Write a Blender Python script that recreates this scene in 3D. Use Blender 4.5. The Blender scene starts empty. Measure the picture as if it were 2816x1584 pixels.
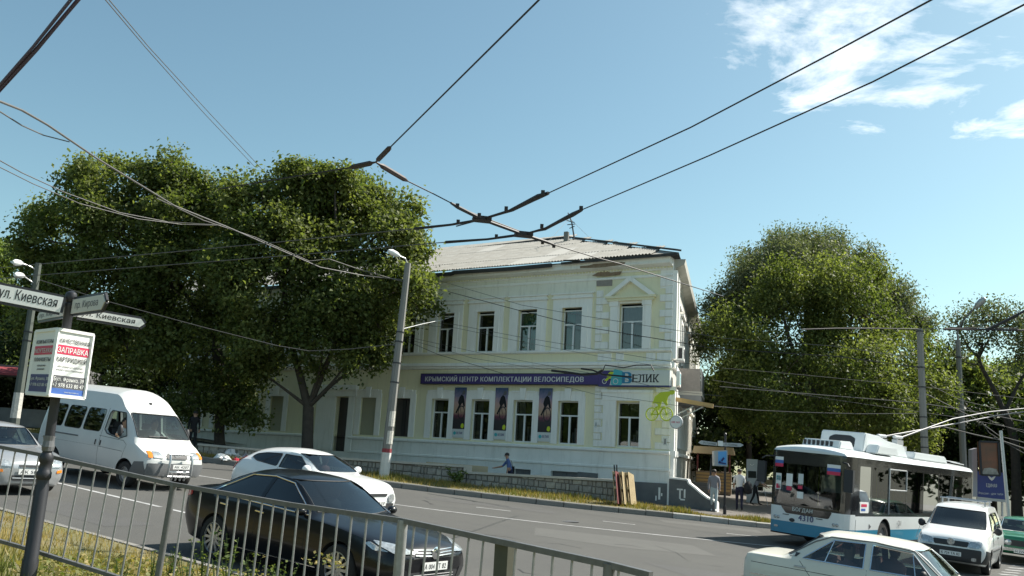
import bpy, bmesh, math, random
import numpy as np
from mathutils import Vector, Matrix
from mathutils.bvhtree import BVHTree
random.seed(7); rng = np.random.default_rng(11)
R = math.radians
scene = bpy.context.scene
COL = scene.collection

# ------------------------------------------------------------------ camera
EYE = Vector((0.0, 0.0, 2.487))
FPX, PITCH, ROLL = 2400.0, R(10.9), R(3.22)
Fv = Vector((0, math.cos(PITCH), math.sin(PITCH)))
U0 = Vector((0, -math.sin(PITCH), math.cos(PITCH))); R0 = Vector((1, 0, 0))
Uv = U0 * math.cos(ROLL) - R0 * math.sin(ROLL)
Rv = R0 * math.cos(ROLL) + U0 * math.sin(ROLL)
cam_d = bpy.data.cameras.new('camera'); cam = bpy.data.objects.new('camera', cam_d); COL.objects.link(cam)
cam_d.sensor_width = 36.0; cam_d.lens = FPX / 2816 * 36.0
cam_d.clip_start = 0.1; cam_d.clip_end = 3000
m = Matrix((Rv, Uv, -Fv)).transposed().to_4x4(); m.translation = EYE
cam.matrix_world = m
scene.camera = cam

# ------------------------------------------------------------------ world, sun, exposure
SUN_EL = R(46); SUN_AZ = Vector((0.93, 0.37, 0)).normalized()
sun_dir = Vector((SUN_AZ.x * math.cos(SUN_EL), SUN_AZ.y * math.cos(SUN_EL), math.sin(SUN_EL)))
world = bpy.data.worlds.new('World'); scene.world = world; world.use_nodes = True
wn, wl = world.node_tree.nodes, world.node_tree.links
wn.clear()
def WN(t, **k):
    n = wn.new(t)
    for a_, v_ in k.items(): setattr(n, a_, v_)
    return n
sky = WN('ShaderNodeTexSky'); sky.sky_type = 'NISHITA'; sky.sun_disc = False
sky.sun_elevation = SUN_EL; sky.sun_rotation = math.atan2(SUN_AZ.x, SUN_AZ.y)
sky.air_density = 1.0; sky.dust_density = 1.0; sky.ozone_density = 2.0; sky.altitude = 0
tc = WN('ShaderNodeTexCoord')
# clouds: a broken sheet high up on the sunny side of the sky (projected on a flat layer)
sep = WN('ShaderNodeSeparateXYZ'); wl.new(tc.outputs['Generated'], sep.inputs[0])
mz = WN('ShaderNodeMath', operation='MAXIMUM'); wl.new(sep.outputs['Z'], mz.inputs[0]); mz.inputs[1].default_value = 0.03
dx = WN('ShaderNodeMath', operation='DIVIDE'); wl.new(sep.outputs['X'], dx.inputs[0]); wl.new(mz.outputs[0], dx.inputs[1])
dy = WN('ShaderNodeMath', operation='DIVIDE'); wl.new(sep.outputs['Y'], dy.inputs[0]); wl.new(mz.outputs[0], dy.inputs[1])
cmb = WN('ShaderNodeCombineXYZ'); wl.new(dx.outputs[0], cmb.inputs[0]); wl.new(dy.outputs[0], cmb.inputs[1])
nz = WN('ShaderNodeTexNoise'); nz.inputs['Scale'].default_value = 2.4; nz.inputs['Detail'].default_value = 9; nz.inputs['Roughness'].default_value = 0.62
nz.inputs['Distortion'].default_value = 0.35
mpx = WN('ShaderNodeMapping'); mpx.inputs['Location'].default_value = (5.2, 3.3, 0); wl.new(cmb.outputs[0], mpx.inputs[0]); wl.new(mpx.outputs[0], nz.inputs['Vector'])
# broad bank: clouds thicken towards the sunny side (x grows) and overhead, with a ragged leading edge
m1 = WN('ShaderNodeMath', operation='MULTIPLY_ADD'); wl.new(dx.outputs[0], m1.inputs[0]); m1.inputs[1].default_value = 0.50; m1.inputs[2].default_value = -0.20
m2 = WN('ShaderNodeMath', operation='MULTIPLY_ADD'); wl.new(dx.outputs[0], m2.inputs[0]); m2.inputs[1].default_value = 0.20; m2.inputs[2].default_value = 1.10
m3 = WN('ShaderNodeMath', operation='MULTIPLY_ADD'); wl.new(dy.outputs[0], m3.inputs[0]); m3.inputs[1].default_value = -0.55; wl.new(m2.outputs[0], m3.inputs[2])
bank2 = WN('ShaderNodeMath', operation='MINIMUM'); wl.new(m1.outputs[0], bank2.inputs[0]); wl.new(m3.outputs[0], bank2.inputs[1])
bmin = WN('ShaderNodeClamp'); wl.new(bank2.outputs[0], bmin.inputs[0]); bmin.inputs['Min'].default_value = -0.6; bmin.inputs['Max'].default_value = 0.08
cadd = WN('ShaderNodeMath', operation='ADD'); wl.new(nz.outputs['Fac'], cadd.inputs[0]); wl.new(bmin.outputs[0], cadd.inputs[1])
cr = WN('ShaderNodeMapRange'); cr.inputs['From Min'].default_value = 0.58; cr.inputs['From Max'].default_value = 0.80; wl.new(cadd.outputs[0], cr.inputs['Value'])
# fade near the horizon
hz = WN('ShaderNodeMapRange'); hz.inputs['From Min'].default_value = 0.12; hz.inputs['From Max'].default_value = 0.34; wl.new(sep.outputs['Z'], hz.inputs['Value'])
cm = WN('ShaderNodeMath', operation='MULTIPLY'); wl.new(cr.outputs[0], cm.inputs[0]); wl.new(hz.outputs[0], cm.inputs[1])
mixc = WN('ShaderNodeMix', data_type='RGBA'); wl.new(cm.outputs[0], mixc.inputs['Factor'])
# slight cyan bias of the air, as in the photograph
tint = WN('ShaderNodeMix', data_type='RGBA', blend_type='MULTIPLY'); tint.inputs['Factor'].default_value = 1.0
wl.new(sky.outputs[0], tint.inputs['A']); tint.inputs['B'].default_value = (0.90, 1.03, 0.85, 1)
wl.new(tint.outputs['Result'], mixc.inputs['A']); mixc.inputs['B'].default_value = (9.5, 9.6, 9.6, 1)
bg = WN('ShaderNodeBackground'); bg.inputs['Strength'].default_value = 0.097
wl.new(mixc.outputs['Result'], bg.inputs['Color'])
wo = WN('ShaderNodeOutputWorld'); wl.new(bg.outputs[0], wo.inputs[0])
sd = bpy.data.lights.new('sun', 'SUN'); sd.energy = 5.0; sd.angle = R(0.53); sd.color = (1.0, 0.95, 0.86)
sun = bpy.data.objects.new('sun', sd); COL.objects.link(sun)
sun.rotation_euler = sun_dir.to_track_quat('Z', 'Y').to_euler(); sun.location = (30, 10, 40)
vs = scene.view_settings; vs.view_transform = 'Standard'; vs.look = 'None'; vs.exposure = 0.86; vs.gamma = 1.0; vs.use_curve_mapping = False

# ------------------------------------------------------------------ places: pixel of the 2816x1584 photograph + depth -> world point
RA, RB = -0.0485, 0.0279                 # the road plane falls to the right and rises away
def road(x, y): return RA * max(-60, min(60, x)) + RB * max(-10, min(70, y))
RN = Vector((-RA, -RB, 1)).normalized()
def ray(px, py):
    d = Fv + Rv * ((px - 1408) / FPX) - Uv * ((py - 792) / FPX)
    return d / d.y
def at(px, py, Y): return EYE + ray(px, py) * Y
def atz(px, py, z):
    d = ray(px, py); return EYE + d * ((z - EYE.z) / d.z)
def gp(px, py, h=0.0):
    d = ray(px, py); return EYE + d * ((EYE.z - h) / (RA * d.x + RB - d.z))

# ------------------------------------------------------------------ objects
def tag(o, label=None, cat=None, group=None, kind=None):
    if label: o['label'] = label
    if cat: o['category'] = cat
    if group: o['group'] = group
    if kind: o['kind'] = kind
    return o
def thing(name, label, cat, loc=(0, 0, 0), rz=0.0, group=None):
    o = bpy.data.objects.new(name, None); COL.objects.link(o)
    o.location = loc; o.rotation_euler = (0, 0, rz); o.empty_display_size = 0.3
    return tag(o, label, cat, group)
def link(name, mesh, parent=None):
    o = bpy.data.objects.new(name, mesh); COL.objects.link(o)
    if parent is not None: o.parent = parent
    return o
def copy_tree(o, parent=None):
    c = o.copy(); COL.objects.link(c); c.parent = parent
    for ch in [x for x in o.children]: copy_tree(ch, c)
    return c
def smooth_mesh(me, ang=35):
    me.polygons.foreach_set('use_smooth', [True] * len(me.polygons))
    me.set_sharp_from_angle(angle=R(ang))

class MB:
    """collects faces, then becomes ONE mesh object"""
    def __init__(s): s.v = []; s.f = []; s.mi = []; s.cur = 0
    def add(s, vs, fs):
        n = len(s.v); s.v += [tuple(p) for p in vs]; s.f += [tuple(i + n for i in f) for f in fs]; s.mi += [s.cur] * len(fs); return s
    def box(s, x0, x1, y0, y1, z0, z1):
        x0, x1 = min(x0, x1), max(x0, x1); y0, y1 = min(y0, y1), max(y0, y1); z0, z1 = min(z0, z1), max(z0, z1)
        vs = [(x, y, z) for z in (z0, z1) for y in (y0, y1) for x in (x0, x1)]
        return s.add(vs, [(0, 2, 3, 1), (4, 5, 7, 6), (0, 1, 5, 4), (2, 6, 7, 3), (0, 4, 6, 2), (1, 3, 7, 5)])
    def obox(s, c, ax, ay, az):
        """oriented box: centre, three half-axis vectors"""
        c = Vector(c); ax, ay, az = Vector(ax), Vector(ay), Vector(az)
        vs = [c + ax * i + ay * j + az * k for k in (-1, 1) for j in (-1, 1) for i in (-1, 1)]
        return s.add(vs, [(0, 2, 3, 1), (4, 5, 7, 6), (0, 1, 5, 4), (2, 6, 7, 3), (0, 4, 6, 2), (1, 3, 7, 5)])
    def bar(s, p, q, w, h, up=(0, 0, 1)):
        p, q = Vector(p), Vector(q); d = (q - p); L = d.length; d = d / L
        sx = d.cross(Vector(up)); sx = sx.normalized() if sx.length > 1e-5 else Vector((1, 0, 0)); sz = sx.cross(d)
        return s.obox((p + q) / 2, d * L / 2, sx * w / 2, sz * h / 2)
    def tube(s, pts, rad, n=8, caps=True):
        pts = [Vector(p) for p in pts]; m = len(pts)
        rads = rad if isinstance(rad, (list, tuple)) else [rad] * m
        prev = None; base = len(s.v); vs = []; fs = []
        for i, p in enumerate(pts):
            d = (pts[min(i + 1, m - 1)] - pts[max(i - 1, 0)]).normalized()
            if prev is None:
                a = Vector((0, 0, 1)) if abs(d.z) < 0.9 else Vector((1, 0, 0)); u = d.cross(a).normalized()
            else:
                u = prev - d * prev.dot(d); u = u.normalized() if u.length > 1e-6 else d.orthogonal().normalized()
            prev = u; w = d.cross(u)
            for k in range(n):
                t = 2 * math.pi * k / n; vs.append(p + (u * math.cos(t) + w * math.sin(t)) * rads[i])
        for i in range(m - 1):
            for k in range(n):
                a = i * n + k; b = i * n + (k + 1) % n; fs.append((a, b, b + n, a + n))
        if caps: fs.append(tuple(range(n - 1, -1, -1))); fs.append(tuple((m - 1) * n + k for k in range(n)))
        return s.add(vs, fs)
    def lathe(s, prof, n=16, o=(0, 0, 0), axis='z', close=True):
        """prof: list of (r, h)"""
        vs = []; fs = []; m = len(prof); o = Vector(o)
        for r, h in prof:
            for k in range(n):
                t = 2 * math.pi * k / n; c, q = r * math.cos(t), r * math.sin(t)
                vs.append(o + (Vector((c, q, h)) if axis == 'z' else Vector((c, h, q)) if axis == 'y' else Vector((h, c, q))))
        for i in range(m - 1):
            for k in range(n):
                a = i * n + k; b = i * n + (k + 1) % n; fs.append((a, b, b + n, a + n))
        if close:
            fs.append(tuple(range(n - 1, -1, -1))); fs.append(tuple((m - 1) * n + k for k in range(n)))
        return s.add(vs, fs)
    def prism(s, poly, t0, t1, f):
        """poly: 2-D points; f(u, v, t) -> 3-D; extruded from t0 to t1"""
        n = len(poly); vs = [f(u, v, t0) for u, v in poly] + [f(u, v, t1) for u, v in poly]
        fs = [tuple(range(n)), tuple(range(2 * n - 1, n - 1, -1))] + [(i, i + n, (i + 1) % n + n, (i + 1) % n) for i in range(n)]
        return s.add(vs, fs)
    def mesh(s, name='mesh'):
        me = bpy.data.meshes.new(name); me.from_pydata(s.v, [], s.f); me.update()
        return me
    def build(s, name, mat, parent=None, smooth=None, recalc=True):
        me = s.mesh(name)
        mats = mat if isinstance(mat, (list, tuple)) else [mat]
        for q in mats: me.materials.append(M[q] if isinstance(q, str) else q)
        if len(mats) > 1: me.polygons.foreach_set('material_index', s.mi)
        if recalc:
            bm = bmesh.new(); bm.from_mesh(me); bmesh.ops.recalc_face_normals(bm, faces=bm.faces); bm.to_mesh(me); bm.free()
        if smooth: smooth_mesh(me, smooth)
        return link(name, me, parent)

def rpoly(pts, r, n=4):
    """round the corners of a polygon"""
    out = []; N = len(pts)
    for i in range(N):
        p0, p, p1 = Vector(pts[i - 1]), Vector(pts[i]), Vector(pts[(i + 1) % N])
        a = p0 - p; b = p1 - p; rr = min(r, a.length * .45, b.length * .45)
        a = p + a.normalized() * rr; b = p + b.normalized() * rr
        for k in range(n + 1):
            t = k / n; q = a * (1 - t) ** 2 + p * 2 * t * (1 - t) + b * t * t; out.append((q.x, q.y))
    return out

# ------------------------------------------------------------------ materials (procedural)
M = {}
def mat(name, col, rough=0.6, metal=0.0, noise=0.0, nscale=8.0, bump=0.0, bscale=40.0, spec=0.5, coat=0.0, col2=None, streak=0.0, detail=6, stain=0.0):
    """plain Principled; 'noise' mixes towards col2 (or a darker shade) in blotches, 'bump' adds fine relief"""
    mm = bpy.data.materials.new(name); mm.use_nodes = True; nt = mm.node_tree; b = nt.nodes['Principled BSDF']
    b.inputs['Base Color'].default_value = (*col, 1); b.inputs['Roughness'].default_value = rough; b.inputs['Metallic'].default_value = metal
    b.inputs['Specular IOR Level'].default_value = spec
    if coat: b.inputs['Coat Weight'].default_value = coat; b.inputs['Coat Roughness'].default_value = 0.04
    if noise or bump or streak:
        t = nt.nodes.new('ShaderNodeTexCoord')
    if noise or streak:
        n1 = nt.nodes.new('ShaderNodeTexNoise'); n1.inputs['Scale'].default_value = nscale; n1.inputs['Detail'].default_value = detail; n1.inputs['Roughness'].default_value = 0.65
        if streak:
            mp = nt.nodes.new('ShaderNodeMapping'); mp.inputs['Scale'].default_value = (1, 1, streak); nt.links.new(t.outputs['Object'], mp.inputs[0]); nt.links.new(mp.outputs[0], n1.inputs['Vector'])
        else: nt.links.new(t.outputs['Object'], n1.inputs['Vector'])
        mr = nt.nodes.new('ShaderNodeMapRange'); mr.inputs['From Min'].default_value = 0.38; mr.inputs['From Max'].default_value = 0.72; nt.links.new(n1.outputs['Fac'], mr.inputs['Value'])
        mx = nt.nodes.new('ShaderNodeMix'); mx.data_type = 'RGBA'
        c2 = col2 if col2 else tuple(c * 0.55 for c in col)
        mx.inputs['A'].default_value = (*col, 1); mx.inputs['B'].default_value = (*c2, 1)
        sc = nt.nodes.new('ShaderNodeMath'); sc.operation = 'MULTIPLY'; sc.inputs[1].default_value = noise; nt.links.new(mr.outputs[0], sc.inputs[0]); nt.links.new(sc.outputs[0], mx.inputs['Factor'])
        nt.links.new(mx.outputs['Result'], b.inputs['Base Color'])
    if stain:
        t = nt.nodes.new('ShaderNodeTexCoord') if not (noise or bump or streak) else t
        mp2 = nt.nodes.new('ShaderNodeMapping'); mp2.inputs['Scale'].default_value = (3.2, 3.2, 0.35); nt.links.new(t.outputs['Object'], mp2.inputs[0])
        n3 = nt.nodes.new('ShaderNodeTexNoise'); n3.inputs['Scale'].default_value = 1.6; n3.inputs['Detail'].default_value = 8; n3.inputs['Roughness'].default_value = 0.7; nt.links.new(mp2.outputs[0], n3.inputs['Vector'])
        mr3 = nt.nodes.new('ShaderNodeMapRange'); mr3.inputs['From Min'].default_value = 0.52; mr3.inputs['From Max'].default_value = 0.75; mr3.inputs['To Max'].default_value = stain; nt.links.new(n3.outputs['Fac'], mr3.inputs['Value'])
        mx3 = nt.nodes.new('ShaderNodeMix'); mx3.data_type = 'RGBA'; mx3.inputs['B'].default_value = (0.30, 0.28, 0.23, 1); nt.links.new(mr3.outputs[0], mx3.inputs['Factor'])
        nt.links.new(b.inputs['Base Color'].links[0].from_socket, mx3.inputs['A']); nt.links.new(mx3.outputs['Result'], b.inputs['Base Color'])
    if bump:
        n2 = nt.nodes.new('ShaderNodeTexNoise'); n2.inputs['Scale'].default_value = bscale; n2.inputs['Detail'].default_value = 5; nt.links.new(t.outputs['Object'], n2.inputs['Vector'])
        bp = nt.nodes.new('ShaderNodeBump'); bp.inputs['Strength'].default_value = bump; bp.inputs['Distance'].default_value = 0.02
        nt.links.new(n2.outputs['Fac'], bp.inputs['Height']); nt.links.new(bp.outputs['Normal'], b.inputs['Normal'])
    M[name] = mm; return mm
def glass_mat(name, tint, refl=0.9, rough=0.02, base=0.05):
    mm = bpy.data.materials.new(name); mm.use_nodes = True; nt = mm.node_tree; nt.nodes.clear()
    o = nt.nodes.new('ShaderNodeOutputMaterial'); tr = nt.nodes.new('ShaderNodeBsdfTransparent'); tr.inputs[0].default_value = (*tint, 1)
    gl = nt.nodes.new('ShaderNodeBsdfGlossy'); gl.inputs['Roughness'].default_value = rough; gl.inputs['Color'].default_value = (refl, refl, refl, 1)
    fr = nt.nodes.new('ShaderNodeFresnel'); fr.inputs['IOR'].default_value = 1.5
    mr = nt.nodes.new('ShaderNodeMapRange'); mr.inputs['To Min'].default_value = base; mr.inputs['To Max'].default_value = 1.0; nt.links.new(fr.outputs[0], mr.inputs['Value'])
    mx = nt.nodes.new('ShaderNodeMixShader'); nt.links.new(mr.outputs[0], mx.inputs[0]); nt.links.new(tr.outputs[0], mx.inputs[1]); nt.links.new(gl.outputs[0], mx.inputs[2]); nt.links.new(mx.outputs[0], o.inputs[0])
    M[name] = mm; return mm

mat('asphalt', (0.090, 0.089, 0.083), 0.9, noise=0.6, nscale=0.45, col2=(0.066, 0.066, 0.064), bump=0.35, bscale=90, spec=0.3, detail=12)
mat('kerb_concrete', (0.23, 0.22, 0.20), 0.9, noise=0.5, nscale=3, col2=(0.14, 0.135, 0.125), bump=0.4, bscale=25)
mat('kerb_white', (0.46, 0.45, 0.42), 0.85, noise=0.6, nscale=5, col2=(0.26, 0.25, 0.23), bump=0.3)
mat('road_paint', (0.42, 0.42, 0.42), 0.7, noise=0.8, nscale=2.6, col2=(0.17, 0.17, 0.165))
mat('dirt', (0.085, 0.085, 0.062), 0.95, noise=0.7, nscale=1.3, col2=(0.06, 0.068, 0.04), bump=0.5, bscale=20)
mat('verge_soil', (0.16, 0.135, 0.07), 0.95, noise=0.9, nscale=0.9, col2=(0.10, 0.115, 0.035), bump=0.6, bscale=18)
mat('pavement', (0.145, 0.13, 0.115), 0.9, noise=0.5, nscale=1.4, col2=(0.095, 0.085, 0.075), bump=0.3, bscale=20)
mat('wall_yellow', (0.80, 0.755, 0.53), 0.85, stain=.3, noise=0.45, nscale=0.9, col2=(0.72, 0.70, 0.54), bump=0.12, bscale=30)
mat('wall_white', (0.88, 0.87, 0.83), 0.8, stain=.28, noise=0.4, nscale=1.1, col2=(0.76, 0.77, 0.735), bump=0.1, bscale=30)
mat('wall_base', (0.86, 0.855, 0.81), 0.85, stain=.3, noise=0.5, nscale=1.0, col2=(0.66, 0.68, 0.63), bump=0.12, bscale=30)
mat('wall_frieze_pale', (0.81, 0.80, 0.71), 0.85, stain=.4, noise=0.5, nscale=0.7, col2=(0.70, 0.68, 0.55))  # the frieze's own pale yellow-green plaster, with stains
mat('plinth_grey', (0.13, 0.135, 0.135), 0.9, noise=0.7, nscale=2, col2=(0.20, 0.205, 0.20), bump=0.2)
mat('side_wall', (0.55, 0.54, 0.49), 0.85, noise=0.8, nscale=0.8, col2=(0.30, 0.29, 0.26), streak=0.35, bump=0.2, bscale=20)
mat('brick_raw', (0.22, 0.15, 0.10), 0.95, noise=0.8, nscale=9, col2=(0.32, 0.27, 0.20), bump=0.8, bscale=18)
mat('brick_pale', (0.30, 0.27, 0.25), 0.95, noise=0.6, nscale=9, col2=(0.22, 0.2, 0.19), bump=0.6, bscale=18)
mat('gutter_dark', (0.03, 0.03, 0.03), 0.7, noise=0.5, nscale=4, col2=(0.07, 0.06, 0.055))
mat('roof_slate', (0.33, 0.32, 0.29), 0.9, noise=0.75, nscale=1.2, col2=(0.19, 0.175, 0.145), bump=0.3, bscale=30)
mat('roof_slate_new', (0.38, 0.37, 0.34), 0.85, noise=0.4, nscale=1.2, col2=(0.31, 0.295, 0.27), bump=0.2)
mat('win_frame', (0.72, 0.74, 0.74), 0.45)
mat('win_frame_old', (0.34, 0.33, 0.30), 0.7)
mat('door_brown', (0.055, 0.05, 0.05), 0.5)
mat('blind_panel', (0.38, 0.37, 0.27), 0.9, noise=0.5, nscale=3, col2=(0.30, 0.33, 0.28))
glass_mat('pane_glass', (0.55, 0.60, 0.58), base=0.06)
mat('room_dark', (0.025, 0.03, 0.028), 0.95, noise=0.7, nscale=1.5, col2=(0.06, 0.065, 0.055))
mat('curtain_green', (0.04, 0.20, 0.15), 0.9, noise=0.6, nscale=3, col2=(0.03, 0.12, 0.10))
mat('curtain_grey', (0.17, 0.165, 0.15), 0.9, noise=0.5, nscale=4, col2=(0.11, 0.11, 0.1))
mat('curtain_olive', (0.16, 0.17, 0.03), 0.9, noise=0.8, nscale=2.5, col2=(0.05, 0.06, 0.02))
mat('stone_block', (0.36, 0.345, 0.31), 0.95, noise=0.7, nscale=5, col2=(0.15, 0.14, 0.12), bump=0.7, bscale=22)
mat('stone_block_b', (0.42, 0.40, 0.35), 0.95, noise=0.7, nscale=5, col2=(0.19, 0.18, 0.15), bump=0.7, bscale=22)
mat('stone_block_c', (0.31, 0.295, 0.265), 0.95, noise=0.7, nscale=5, col2=(0.13, 0.12, 0.105), bump=0.7, bscale=22)
mat('mortar', (0.17, 0.16, 0.145), 0.95, bump=0.5)
mat('cap_white', (0.50, 0.475, 0.42), 0.85, noise=0.5, nscale=2, col2=(0.38, 0.35, 0.29))
mat('ochre_wall', (0.52, 0.42, 0.27), 0.9, noise=0.5, nscale=1.5, col2=(0.44, 0.37, 0.25), bump=0.2)
mat('concrete_pole', (0.22, 0.215, 0.20), 0.9, noise=0.7, nscale=3, col2=(0.19, 0.185, 0.175), bump=0.3, bscale=30, streak=0.4)
mat('pole_white', (0.62, 0.62, 0.60), 0.85, noise=0.5, nscale=4, col2=(0.45, 0.45, 0.43))
mat('pole_red', (0.28, 0.05, 0.06), 0.8)
mat('flyer_paper', (0.6, 0.58, 0.52), 0.9, noise=0.8, nscale=14, col2=(0.32, 0.31, 0.29))
mat('metal_dark', (0.035, 0.035, 0.04), 0.45, metal=0.3)
mat('metal_grey', (0.17, 0.17, 0.175), 0.5, metal=0.5, noise=0.4, nscale=12, col2=(0.10, 0.10, 0.105))
mat('metal_light', (0.45, 0.46, 0.47), 0.45, metal=0.5)
mat('fence_paint', (0.135, 0.136, 0.138), 0.45, metal=0.35, noise=0.5, nscale=16, col2=(0.22, 0.22, 0.22))
mat('fence_bar', (0.33, 0.332, 0.335), 0.42, metal=0.35, noise=0.5, nscale=20, col2=(0.17, 0.17, 0.17))
mat('fence_post_olive', (0.075, 0.075, 0.052), 0.7, noise=0.4, nscale=6)
mat('lamp_white', (0.75, 0.76, 0.76), 0.4)
mat('wire_black', (0.02, 0.018, 0.02), 0.6)
mat('wire_grey', (0.10, 0.095, 0.09), 0.6)
mat('cable_violet', (0.05, 0.035, 0.085), 0.55)
mat('insulator', (0.045, 0.028, 0.026), 0.6)
mat('sign_white', (0.80, 0.80, 0.78), 0.5)
mat('sign_cream', (0.55, 0.54, 0.49), 0.5)
mat('sign_black', (0.02, 0.02, 0.022), 0.5)
mat('sign_purple', (0.05, 0.03, 0.16), 0.5)
mat('sign_white_dull', (0.62, 0.64, 0.63), 0.6)
mat('letter_pale', (0.62, 0.63, 0.60), 0.6)
mat('sign_cyan', (0.06, 0.42, 0.47), 0.5)
mat('sign_blue', (0.02, 0.20, 0.36), 0.5)
mat('sign_lime', (0.55, 0.64, 0.03), 0.5)
mat('sign_red', (0.60, 0.03, 0.09), 0.5)
mat('sign_navy', (0.035, 0.04, 0.16), 0.5)
mat('sign_midblue', (0.05, 0.13, 0.42), 0.5)
mat('ink_grey', (0.10, 0.10, 0.11), 0.6)
mat('wood_pale', (0.42, 0.34, 0.20), 0.85, noise=0.6, nscale=7, col2=(0.28, 0.20, 0.11))
mat('wood_red', (0.20, 0.06, 0.06), 0.85, noise=0.6, nscale=7, col2=(0.10, 0.04, 0.04))
mat('timber_beam', (0.50, 0.33, 0.15), 0.85)
mat('balcony_sheet', (0.24, 0.24, 0.24), 0.6, noise=0.4, nscale=3)
mat('bark', (0.055, 0.045, 0.037), 0.95, noise=0.6, nscale=6, col2=(0.095, 0.08, 0.065), bump=0.9, bscale=14)
mat('skin', (0.42, 0.24, 0.16), 0.6)
mat('hair_dark', (0.02, 0.015, 0.012), 0.6)
mat('cloth_blue', (0.10, 0.15, 0.33), 0.9); mat('cloth_black', (0.014, 0.014, 0.017), 0.9); mat('cloth_white', (0.62, 0.61, 0.60), 0.9)
mat('cloth_grey', (0.25, 0.25, 0.28), 0.9); mat('cloth_jeans', (0.10, 0.16, 0.21), 0.9); mat('cloth_pale', (0.42, 0.50, 0.52), 0.9); mat('cloth_navy', (0.02, 0.02, 0.045), 0.9); mat('cloth_pink', (0.45, 0.22, 0.22), 0.9)

def text(body, size, mname, parent, loc, rot=(R(90), 0, 0), width=None, bold=0.0, align='CENTER', ext=0.002, name='lettering', shear=0.0):
    cu = bpy.data.curves.new('txt', 'FONT'); cu.body = body; cu.size = 1.0; cu.align_x = align; cu.align_y = 'CENTER'; cu.extrude = 0;  cu.resolution_u = 3; cu.shear = shear
    cu.space_character = 1 + bold * 2
    o = bpy.data.objects.new('txt', cu); COL.objects.link(o)
    dg = bpy.context.evaluated_depsgraph_get(); me = bpy.data.meshes.new_from_object(o.evaluated_get(dg)); bpy.data.objects.remove(o); bpy.data.curves.remove(cu)
    n = len(me.vertices); co = np.empty(n * 3, np.float32); me.vertices.foreach_get('co', co); co = co.reshape(-1, 3)
    h = co[:, 1].max() - co[:, 1].min(); w = co[:, 0].max() - co[:, 0].min()
    sy = size / 0.74; sx = sy if width is None else width / w
    co[:, 1] -= (co[:, 1].max() + co[:, 1].min()) / 2
    if align == 'CENTER': co[:, 0] -= (co[:, 0].max() + co[:, 0].min()) / 2
    else: co[:, 0] -= co[:, 0].min()
    co[:, 0] *= sx; co[:, 1] *= sy
    nf = len(me.polygons); F = [tuple(p.vertices) for p in me.polygons]
    bpy.data.meshes.remove(me); me = bpy.data.meshes.new(name)
    lay = [0.0] if not bold else [-bold * sx * .8, 0.0, bold * sx * .8]; V = []; FF = []
    for k_, d_ in enumerate(lay):
        q_ = co.copy(); q_[:, 0] += d_; q_[:, 2] = -0.0006 * k_; FF += [tuple(i_ + len(V) for i_ in f_) for f_ in F]; V += [tuple(v_) for v_ in q_]
    me.from_pydata(V, [], FF); me.materials.append(M[mname]); me.update()
    t = link(name, me, parent); t.location = loc; t.rotation_euler = rot
    return t
# ================================================================== the setting: ground, road, kerbs, verges
def sheet(name, rows, mname, kind='structure', parent=None, smooth=False):
    """rows: list of equally long rows of points"""
    b = MB(); n = len(rows[0])
    vs = [p for r in rows for p in r]
    fs = [(i * n + j, i * n + j + 1, (i + 1) * n + j + 1, (i + 1) * n + j) for i in range(len(rows) - 1) for j in range(n - 1)]
    b.add(vs, fs); o = b.build(name, mname, parent)
    if kind and parent is None: o['kind'] = kind
    me = o.data
    if me.polygons[0].normal.z < 0: me.flip_normals()
    if smooth: smooth_mesh(me, 60)
    return o
def rsample(pts, step):
    """resample a polyline (xy) at equal steps"""
    pts = [Vector(p) for p in pts]; out = [pts[0].copy()]; acc = 0.0
    for p, q in zip(pts, pts[1:]):
        L = (q - p).length; t = step - acc
        while t <= L: out.append(p + (q - p) * (t / L)); t += step
        acc = L - (t - step)
    return out
def smooth_line(pts, n=6):
    """Catmull-Rom through points"""
    P = [Vector(p) for p in pts]; P = [P[0] * 2 - P[1]] + P + [P[-1] * 2 - P[-2]]; out = []
    for i in range(1, len(P) - 2):
        for k in range(n):
            t = k / n; a, b, c, d = P[i - 1], P[i], P[i + 1], P[i + 2]
            out.append(0.5 * ((2 * b) + (c - a) * t + (2 * a - 5 * b + 4 * c - d) * t * t + (-a + 3 * b - 3 * c + d) * t ** 3))
    return out + [P[-2]]

xs = [-400, -150] + list(range(-70, 75, 10)) + [150, 400]; ys = [-60, -10] + list(range(0, 80, 10)) + [150, 500]
sheet('ground', [[(x, y, road(x, y) - 0.06) for x in xs] for y in ys], 'dirt')
xs = list(range(-60, 61, 4)); ys = list(range(-6, 71, 4))
road_o = sheet('road', [[(x, y, road(x, y)) for x in xs] for y in ys], 'asphalt')

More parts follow.
